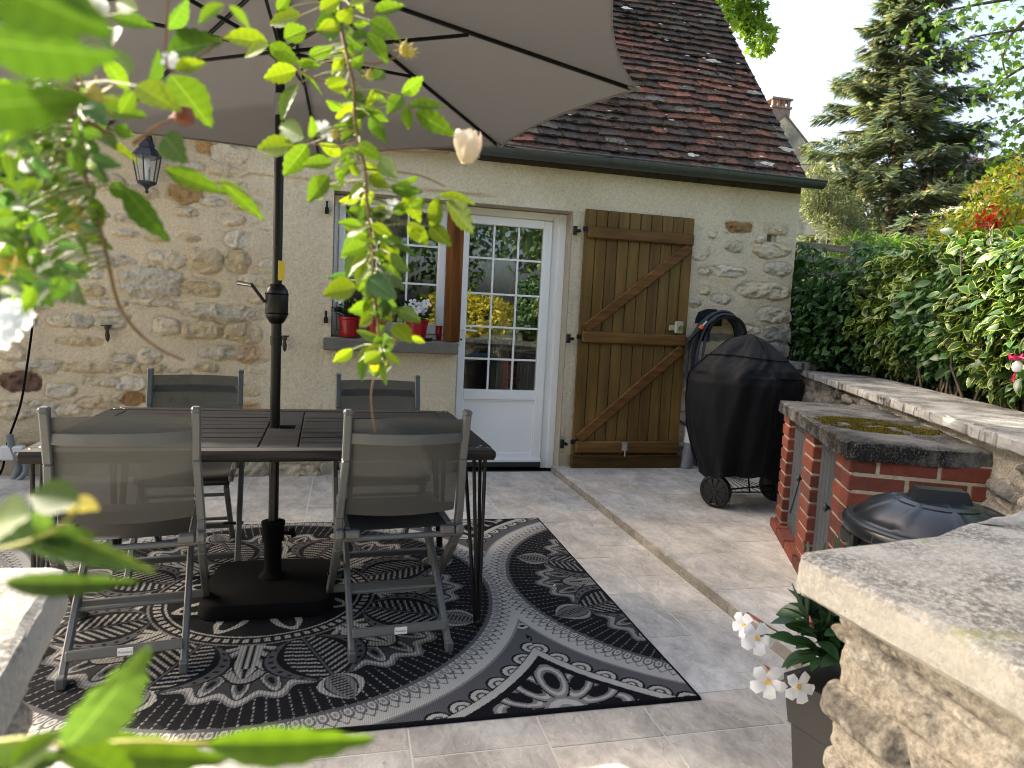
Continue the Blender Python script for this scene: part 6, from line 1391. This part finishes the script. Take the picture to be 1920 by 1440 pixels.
# house with chimney far behind
def far_house():
    Y = 30.0; pk = pick(1473, 217, 1, Y); e = pick(1538, 300, 1, Y); sl_ = (pk[2]-e[2])/(e[0]-pk[0]); Hh = pk[2]; o = empty('distant_house', (pk[0], Y, GZ), 'distant stone gable house with a brick chimney seen past the roof edge', 'house')
    wd = 5.2; b = MB(); V = [(-wd, 0, 0), (wd, 0, 0), (wd, 0, Hh-GZ-wd*sl_), (0, 0, Hh-GZ), (-wd, 0, Hh-GZ-wd*sl_)]; V2 = [(x, 9, z) for x, y, z in V]
    b.add(V+V2, [(0, 1, 2, 3, 4), (9, 8, 7, 6, 5), (0, 5, 6, 1), (1, 6, 7, 2), (0, 4, 9, 5)])
    b.build('gable_wall', mat('distant_stone', (.60, .50, .34), rough=.95, var=.3, vs=1.5, c2=(.28, .25, .20), c2s=.9, c2lo=.45, c2hi=.6, det=8), o)
    b = MB()
    for s in (-1, 1): b.add([(0, -.03, Hh-GZ+.10), (s*(wd+.3), -.03, Hh-GZ+.10-(wd+.3)*sl_), (s*(wd+.3), 9.2, Hh-GZ+.10-(wd+.3)*sl_), (0, 9.2, Hh-GZ+.10), (0, -.03, Hh-GZ-.02), (s*(wd+.3), -.03, Hh-GZ-.02-(wd+.3)*sl_), (s*(wd+.3), 9.2, Hh-GZ-.02-(wd+.3)*sl_), (0, 9.2, Hh-GZ-.02)], [(0, 1, 2, 3), (4, 5, 6, 7), (0, 1, 5, 4), (1, 2, 6, 5)])
    b.build('roof', mat('distant_tiles', (.22, .14, .10), rough=.9, var=.3, vs=4), o)
    c0, c1 = pick(1449, 196, 1, Y), pick(1483, 196, 1, Y); cx_ = (c0[0]+c1[0])/2-pk[0]; cw = c1[0]-c0[0]; zt = pick(1466, 183, 1, Y)[2]-GZ; zb = zt-2.0
    b = MB(); b.box((cx_, .5, (zb+zt-.45)/2), (cw, cw, zt-.45-zb), bev=.01); b.box((cx_, .5, zt-.44), (cw+.12, cw+.12, .09)); ch = b.build('chimney', mat('distant_brick', (.30, .20, .16), rough=.9, var=.25, vs=8), o)
    b = MB()
    for sx in (-1, -.33, .33, 1):
        for sy in (-1, 1): b.box((cx_+sx*(cw/2-.07), .5+sy*(cw/2-.07), zt-.25), (.12, .12, .32))
    b.box((cx_, .5, zt-.05), (cw+.14, cw+.14, .08)); b.build('chimney_cap', bpy.data.materials['distant_brick'], ch)
far_house()
q = pick(1920, 285, 1, 34); o = empty('tiled_house', (q[0]+4.5, 34, GZ), 'red tiled roof glimpsed through the spruce at the right edge', 'house'); b = MB(); z = q[2]-GZ; b.box((0, 3, (z-1.6)/2), (13, 6, z-1.6)); b.build('walls', M['plaster'], o)
b = MB(); b.add([(-7, 0, z-2.0), (7, 0, z-2.0), (7, 3, z+.3), (-7, 3, z+.3), (-7, 6.2, z-2.0), (7, 6.2, z-2.0)], [(0, 1, 2, 3), (3, 2, 5, 4), (0, 3, 4), (1, 5, 2)]); b.build('roof', mat('red_tiles', (.13, .06, .045), rough=.9, var=.3, vs=3), o)
b = MB(); wp = bez([pick(1440, 306, 1, 29.0), pick(1500, 309, 1, 29), pick(1560, 308, 1, 29)], 4); b.tube(wp, .02, 5); tag(b.build('overhead_wire', M['blackmatte']), 'thin overhead wire crossing in front of the distant stone gable', 'wire')
# far tree line and garden trees behind the camera (seen in the window panes)
for k, (x, y, h, s_) in enumerate([(26, 40, 7, 4.0), (34, 36, 8, 4.5), (42, 30, 8, 5), (12, 44, 6, 4)]):
    tree('garden_tree', ['round green tree far behind the spruce', 'wide green tree far right behind the red tiled roof', 'large green tree beyond the right edge of the garden', 'green tree far behind the stone house'][k], 'tree', (x, y, GZ), (x, y, h), .25, [(x, y, h*.6+GZ, s_, s_, h*.42)], 1600, .55, [(.06, .11, .03), (.09, .15, .035)], simple_leaf(.6), 100+k, group='trees beyond the garden', spread=2)
for k, (x, y, h, s_, c) in enumerate([(-3.2, -7.5, 7.5, 2.6, 0), (1.2, -9.5, 9.0, 3.0, 0), (5.6, -8.2, 8.0, 2.8, 0), (-7.5, -5.5, 7.0, 2.6, 0), (9.6, -7.5, 8, 2.8, 0)]):
    tree('broadleaf_tree', ['broad tree behind the camera mirrored in the left of the door glass', 'tall tree behind the camera mirrored in the middle of the door glass', 'tall tree behind the camera mirrored right of the curtain', 'tree standing off to the left behind the camera', 'tree standing off to the right behind the camera'][k], 'tree', (x, y, 0), (x, y, h), .2,
         [(x, y, h*.62, s_, s_*.8, h*.36), (x+.8, y, h*.40, s_*.8, s_*.6, h*.26)], 3400, .26, [(.05, .10, .02), (.10, .17, .03), (.03, .06, .02)], simple_leaf(.6), 110+k, group='trees behind the camera', gap=.40, gs=.8, spread=2)
for k, (x, y) in enumerate([(-3.6, -4.6), (-1.3, -5.0), (2.6, -4.8)]):
    tree('yellow_shrub', ['golden shrub mirrored at the left of the window panes', 'golden shrub mirrored in the middle of the window panes', 'golden shrub mirrored in the door glass'][k], 'shrub', (x, y, 0), (x, y, 1.8), .04, [(x, y, 1.25, 1.25, .8, .55)], 3000, .11, [(.42, .36, .03), (.30, .30, .03), (.48, .38, .05)], simple_leaf(.5), 120+k, group='golden shrubs behind the camera', gap=.36, gs=2, spread=.6)

# ================================================================ climbing rose in the foreground
def rose_tmpl(n=9):
    """serrated, folded leaflet"""
    V = []; F = []; ys = np.linspace(0, 1, n); 
    for i, y in enumerate(ys):
        p = .5*math.sin(math.pi*y**.78)**1.0 if 0 < y < 1 else 0; t = (.045 if i % 2 else -.01)*(0 < y < 1)
        z = -.10*y*y
        mr_ = .022*(1-y*.8)
        V += [(-(p+t), y+(.02 if i % 2 else 0), z+.16*p), (-p*.55, y+.04*(0 < y < 1), z+.05*p-(.012 if i % 2 else 0)), (-mr_, y, z-.008), (mr_, y, z-.008), (p*.55, y+.04*(0 < y < 1), z+.05*p-(.012 if i % 2 else 0)), (p+t, y+(.02 if i % 2 else 0), z+.16*p)]
    Z = []
    for i in range(n-1):
        for j in range(5): F.append((i*6+j, i*6+j+1, (i+1)*6+j+1, (i+1)*6+j)); Z.append(1 if j == 2 else (2 if i % 2 else 0))
    return V, F, Z
RT = rose_tmpl(13)
def rose_leaves(name, L, parent, seed, jd=.03):
    """L rows: x0,y0,x1,y1,width ratio,distance,colour key"""
    R_ = np.random.default_rng(seed); KEY = {'y': (.145, .215, .014), 'g': (.085, .160, .016), 'd': (.055, .12, .02), 'b': (.05, .12, .055), 'f': (.052, .100, .030), 'h': (.042, .095, .013), 'o': (.33, .28, .01)}
    P = []; D = []; N_ = []; S = []; W_ = []; C = []
    for (x0, y0, x1, y1, w_, dist, k) in L:
        d1 = dist*(1+R_.uniform(-jd, jd)); p = at(x0, y0, dist); q = at(x1, y1, d1); v = q-p; s = np.linalg.norm(v)
        view = norm(p-CAM); nn = -view+R_.normal(size=3)*.5+np.array([0, 0, .25]); P.append(p); D.append(v); N_.append(nn); S.append(s); W_.append(s*w_*1.05); C.append(np.array(KEY[k])*R_.uniform(.85, 1.15))
    tv, tf, tz = RT
    o = leaf_mesh(name, np.array(P)-np.array(parent.location), np.array(D), np.array(N_), np.array(S), tv, tf, tz, np.stack([np.array(C), np.array(C)*1.5+.03, np.array(C)*.90], 1), M['rose'], parent, Wd=np.array(W_), smooth=True); return o
rs = empty('climbing_rose', (-.9, .55, 0), 'climbing rose with lime green leaves hanging into the foreground from the upper left', 'rose bush')
def petioles(L, path, parent, mt, d0):
    """thin stalk from every leaflet base to the nearest twig"""
    pp = np.array(path, float); tt = np.linspace(0, len(pp)-1, len(pp)*8); px_ = np.interp(tt, range(len(pp)), pp[:, 0]); py_ = np.interp(tt, range(len(pp)), pp[:, 1]); b = MB(); po = parent.location
    for (x0, y0, x1, y1, w_, dist, k) in L:
        dd = np.hypot(px_-x0, py_-(y0-6)); i = int(dd.argmin())
        if dd[i] > 130: continue
        a = Vector(at(px_[i], py_[i]-4, d0)); e = Vector(at(x0+(x1-x0)*.03, y0+(y1-y0)*.03, dist)); mdl = a.lerp(e, .5)+Vector((0, 0, .0025)); b.tube([a-po, mdl-po, e-po], [.0006, .0005, .0004], 4, caps=False)
    return b.build('petioles', mt, parent)
def stem_px(rows, name, parent, mt):
    b = MB()
    for pts, r0, r1 in rows:
        P = bez([Vector(at(x, y, d))-parent.location for x, y, d in pts], 5); n = len(P); b.tube(P, [r0+(r1-r0)*i/(n-1) for i in range(n)], 7)
    return b.build(name, mt, parent, smooth=True)
bpy.context.view_layer.update()
D1 = .58
SP = [(565,29,500,42,.45,'y'),(502,79,413,64,.42,'y'),(505,83,455,103,.6,'y'),(533,73,576,50,.6,'g'),(505,83,560,118,.5,'g'),(645,40,586,54,.62,'d'),(648,66,688,96,.5,'d'),(694,38,746,70,.5,'g'),(688,60,728,116,.45,'g'),
 (557,131,492,146,.52,'y'),(558,155,523,221,.42,'g'),(563,135,608,176,.5,'g'),(556,119,602,122,.4,'g'),(610,148,650,175,.6,'y'),(668,198,630,222,.6,'y'),(690,175,728,190,.55,'g'),(685,199,728,230,.5,'g'),(693,215,724,270,.42,'d'),
 (752,176,797,145,.5,'g'),(752,179,727,212,.55,'g'),(763,199,765,245,.5,'g'),(765,197,833,196,.38,'g'),(779,209,853,253,.40,'g'),(570,259,518,232,.5,'g'),(553,271,476,278,.40,'y'),(577,270,531,331,.5,'g'),(584,259,586,220,.5,'g'),
 (624,304,566,307,.5,'g'),(616,328,576,378,.55,'g'),(628,311,645,350,.6,'g'),(673,266,718,302,.45,'g'),(712,300,742,332,.5,'g'),(748,342,785,332,.45,'g'),(731,350,792,362,.42,'d'),(822,367,893,378,.42,'y'),(822,368,811,439,.40,'y'),
 (836,378,895,437,.45,'y'),(806,424,845,459,.5,'y'),(757,366,790,416,.55,'y'),(690,442,643,421,.45,'g'),(687,458,641,476,.5,'g'),(676,474,648,517,.52,'g'),(700,446,750,468,.45,'d'),(765,416,804,460,.5,'y'),(736,458,786,481,.42,'d'),
 (665,516,612,520,.3,'b'),(668,537,604,550,.72,'y'),(706,512,730,540,.7,'b'),(712,496,758,522,.45,'g'),(748,580,785,602,.45,'g'),(742,579,788,600,.45,'g'),(724,609,707,627,.5,'g'),(737,609,772,640,.62,'y'),(770,630,798,644,.35,'y'),
 (710,630,664,624,.4,'g'),(728,650,679,660,.35,'y'),(715,660,681,684,.5,'y'),(714,664,702,700,.6,'o'),(722,660,752,684,.35,'y'),(700,590,672,612,.6,'y'),(735,560,700,582,.6,'b'),(690,520,740,556,.55,'b'),
 (640,20,612,-10,.5,'g'),(600,20,640,-5,.5,'y'),(655,10,700,-8,.5,'y'),(700,25,760,5,.4,'g'),(520,20,545,-12,.5,'g'),(580,105,625,90,.5,'g'),(660,120,690,150,.5,'d'),(640,205,612,190,.5,'g'),(672,240,640,260,.55,'g'),
 (640,290,600,270,.5,'y'),(668,300,640,330,.5,'g'),(690,330,730,352,.5,'y'),(686,345,650,372,.55,'y'),(690,390,652,400,.5,'g'),(700,400,742,392,.5,'y'),(696,420,735,440,.45,'y'),(690,480,655,500,.5,'y'),(705,520,672,545,.55,'g'),
 (700,545,745,575,.5,'d'),(708,560,670,585,.5,'y'),(706,575,735,600,.5,'y'),(650,230,625,245,.5,'g'),(735,400,770,380,.5,'g'),(770,390,800,372,.4,'g'),(650,440,690,420,.5,'y'),(640,350,600,340,.5,'g'),(606,350,590,375,.5,'y'),
 (640,385,662,410,.5,'g'),(716,445,748,500,.5,'y'),(732,475,765,510,.45,'g'),(690,495,668,530,.5,'y'),(700,150,722,130,.5,'g'),(650,150,615,160,.5,'y')]
R_ = np.random.default_rng(77)
SP2 = [(a, b_, c, d, w_, D1*R_.uniform(.93, 1.08), k) for (a, b_, c, d, w_, k) in SP]
main = [(636, -40), (637, 10), (642, 62), (652, 108), (664, 167), (665, 217), (673, 267), (685, 317), (688, 375), (695, 433), (700, 480), (701, 540), (706, 590), (711, 640), (706, 680)]
for k in range(95):
    i = R_.integers(0, len(main)-1); t = R_.random(); x = main[i][0]*(1-t)+main[i+1][0]*t; y = main[i][1]*(1-t)+main[i+1][1]*t; a = R_.uniform(0, 6.28); l_ = R_.uniform(28, 50); ox = R_.normal()*16
    SP2.append((x+ox, y+R_.normal()*8, x+ox+math.cos(a)*l_, y+math.sin(a)*l_*.8+8, R_.uniform(.4, .6), D1*R_.uniform(.96, 1.12), R_.choice(list('ggyydf'))))
rose_leaves('leaves', SP2, rs, 5); petioles(SP2, main, rs, mat('petiole', (.16, .19, .03), rough=.6), D1)
D2 = .42
LF = [(208,30,288,48,.36,'d'),(313,55,357,2,.75,'d'),(213,52,204,82,.6,'d'),(300,96,284,158,.72,'d'),(313,98,412,72,.5,'d'),(328,132,386,114,.5,'y'),(320,140,397,231,.52,'g'),(255,160,336,202,.5,'y'),(198,84,252,132,.42,'g'),
 (165,200,268,212,.4,'g'),(212,240,252,254,.75,'d'),(308,254,345,302,.62,'d'),(184,260,264,302,.33,'y'),(308,316,424,362,.26,'g'),(410,336,497,412,.26,'g'),(232,352,312,452,.36,'d'),(180,348,120,366,.5,'d'),(203,348,252,368,.55,'d'),
 (170,368,192,440,.48,'g'),(84,362,126,402,.45,'g'),(120,420,210,460,.3,'g'),(170,500,120,515,.5,'g'),(60,420,70,500,.45,'d'),(195,110,245,175,.5,'g'),(140,180,90,230,.5,'g'),(95,300,30,330,.45,'b'),(60,240,10,262,.5,'d'),
 (180,220,140,262,.5,'g'),(150,250,190,300,.5,'d'),(250,170,225,215,.5,'g'),(420,8,370,40,.5,'g'),(430,10,470,52,.5,'g'),(260,20,210,0,.4,'g'),(20,300,70,350,.45,'b'),(100,500,40,520,.4,'b'),(0,430,60,470,.5,'d'),(20,520,80,560,.45,'b')]
LF2 = [(a, b_, c, d, w_, D2*R_.uniform(.9, 1.15), k) for (a, b_, c, d, w_, k) in LF]
for k in range(400):
    x, y = abs(R_.normal())*90, R_.uniform(150, 560)
    if x > 230-(y-150)*.25: continue
    a = R_.uniform(0, 6.28); l_ = R_.uniform(30, 62); LF2.append((x, y, x+math.cos(a)*l_, y+math.sin(a)*l_*.6+l_*.35, R_.uniform(.35, .55), D2*R_.uniform(.75, 1.5), R_.choice(list('gdbdffbg'))))
rose_leaves('leaves', LF2, rs, 6); petioles([l for l in LF2 if l[5] < .55], [(140, 60), (145, 180), (150, 290), (175, 380), (200, 480), (222, 570)], rs, bpy.data.materials['petiole'], .43)
BG = [(-70,-60,200,60,.42,'h'),(-60,70,215,120,.42,'h'),(-80,200,160,190,.36,'h'),(90,-70,190,40,.4,'h')]
rose_leaves('leaves', [(a, b_, c, d, w_, .165*R_.uniform(.9, 1.1), k) for (a, b_, c, d, w_, k) in BG], rs, 7)
ms = mat('rose_stem', (.20, .10, .035), rough=.6, var=.3, vs=60)
stem_px([([(x, y, D1) for x, y in main], .0018, .0010), ([(703, 700, D1), (696, 740, D1), (699, 785, D1), (704, 812, D1)], .0006, .0003),
  ([(673, 267, D1), (720, 280, D1), (780, 285, D1), (845, 285, D1)], .0009, .0007), ([(686, 317, D1), (740, 322, D1), (790, 330, D1), (835, 350, D1)], .0009, .0006), ([(652, 108, D1), (700, 120, D1), (740, 108, D1)], .0009, .0007),
  ([(665, 167, D1), (600, 150, D1), (560, 130, D1), (510, 90, D1)], .0009, .0006), ([(673, 267, D1), (630, 275, D1), (575, 268, D1)], .0009, .0006), ([(700, 170, D1), (740, 185, D1), (775, 205, D1)], .0008, .0005),
  ([(140, 60, .45), (145, 180, .44), (150, 290, .43), (175, 380, .43), (200, 480, .43), (222, 570, .44), (258, 622, .45), (300, 655, .45), (345, 676, .46)], .0018, .0008), ([(315, -10, .42), (312, 60, .42), (310, 100, .42), (330, 130, .42), (430, 60, .46)], .0009, .0007),
  ([(250, 270, .42), (290, 240, .42), (320, 225, .42)], .0013, .0008), ([(200, 250, .43), (150, 220, .43), (60, 200, .43), (-30, 150, .42)], .0016, .0010), ([(310, 310, .42), (370, 340, .43), (430, 345, .43), (470, 370, .43)], .0008, .0005)], 'stem', rs, ms)
# blossoms, buds, hips
def rosebud(px, py, dist, s, parent, col_):
    c = Vector(at(px, py, dist))-parent.location; V = []; F = []; cc = []
    R_ = random.Random(int(px)); 
    for k in range(9):
        a0 = k*2.4; rr = .55+.5*(k/9); base = len(V); w_ = 1.5
        for j in range(5):
            t = j/4; 
            for i in range(5):
                a = a0+(i/4-.5)*w_; r_ = rr*math.sin(math.pi*(.12+.62*t))**.8*.62*(1+.05*k*t*.5); V.append(tuple(c+Vector((math.cos(a)*r_, math.sin(a)*r_, (t*1.25-.45)+.08*math.sin(i*2+k)))*s))
        for j in range(4):
            for i in range(4): F.append((base+j*5+i, base+j*5+i+1, base+(j+1)*5+i+1, base+(j+1)*5+i)); cc += [col_]*4
    return mesh('blossom', np.array(V), np.array(F), M['petal'], parent, corner=np.array(cc), smooth=True)
o = rosebud(874, 284, D1, .0195, rs, (.78, .68, .54))
o = rosebud(185, 20, .45, .009, rs, (.80, .80, .78))
for (x, y, d_, s) in ((12, 600, .40, .013), (30, 585, .40, .010), (5, 625, .40, .010)):
    p = Vector(at(x, y, d_))-rs.location; flower('blossom', tuple(p), (.1, -1, .2), s, rs, False)
for (x, y, d_, s) in ((605, 240, D1, .008), (617, 250, D1, .007), (737, 385, D1, .007), (320, 112, .42, .006)):
    p = Vector(at(x, y, d_))-rs.location; flower('blossom', tuple(p), (.1, -1, .2), s, rs, False)
YB = mat('yellow_bud', (.55, .42, .06), rough=.6)
for (x, y, d_, s) in ((758, 92, D1, .0055), (770, 98, D1, .004), (693, 140, D1, .004), (735, 640, D1, .003), (628, 250, D1, .004), (45, 500, .42, .009), (140, 405, .43, .008), (175, 185, .42, .008), (10, 490, .42, .008)):
    b = MB(); c = Vector(at(x, y, d_))-rs.location; b.lathe([(0, -s*1.2), (s*.6, -s*.8), (s*.75, 0), (s*.4, s*.9), (0, s*1.2)], tuple(c), 10)
    for k in range(9): a = k*.7; b.tube([c, c+Vector((math.cos(a)*s*1.9, -.3*s, math.sin(a)*s*1.7))], [s*.18, s*.04], 4)
    b.build('bud', YB, rs, smooth=True)
c = Vector(at(345, 217, .42))-rs.location; b = MB(); b.lathe([(0, -.0065), (.0055, -.004), (.0065, 0), (.005, .0045), (0, .006)], tuple(c), 12); b.tube([c, Vector(at(318, 222, .42))-rs.location], [.003, .001], 6); b.build('hip', mat('brown_hip', (.22, .05, .015), rough=.5), rs, smooth=True)
# low rose shoot at the bottom left
lr = empty('rose_shoot', (-.2, .1, .6), 'blurred pale green leafy shoot crossing the lower left foreground', 'plant'); D3 = .22
bpy.context.view_layer.update()
LO = [(150,940,45,925,.5,'f'),(60,960,100,1000,.5,'f'),(118,945,185,950,.75,'o'),(60,1030,-30,950,.6,'f'),(45,1022,288,1062,.20,'f'),(60,1010,180,1000,.4,'f'),(5,1092,250,1096,.17,'f'),(-20,985,50,960,.9,'g'),(125,1405,282,1228,.42,'f'),(130,1395,-30,1380,.34,'f'),(385,1395,700,1395,.20,'g'),
 (100,1410,420,1425,.22,'g'),(120,1400,270,1470,.4,'g'),(20,1440,110,1370,.4,'g'),(-60,1440,100,1430,.5,'f')]
rose_leaves('leaves', [(a, b_, c, d, w_, D3*R_.uniform(.94, 1.06), k) for (a, b_, c, d, w_, k) in LO], lr, 9)
stem_px([([(-60, 1040, D3), (40, 1020, D3), (110, 990, D3), (150, 945, D3)], .0007, .0005), ([(-60, 1400, D3), (60, 1385, D3), (130, 1400, D3), (250, 1390, D3), (400, 1395, D3)], .0009, .0006), ([(150, 1010, D3), (250, 1050, D3), (290, 1075, D3)], .0005, .0003)], 'stem', lr, mat('green_shoot', (.35, .33, .04), rough=.6))
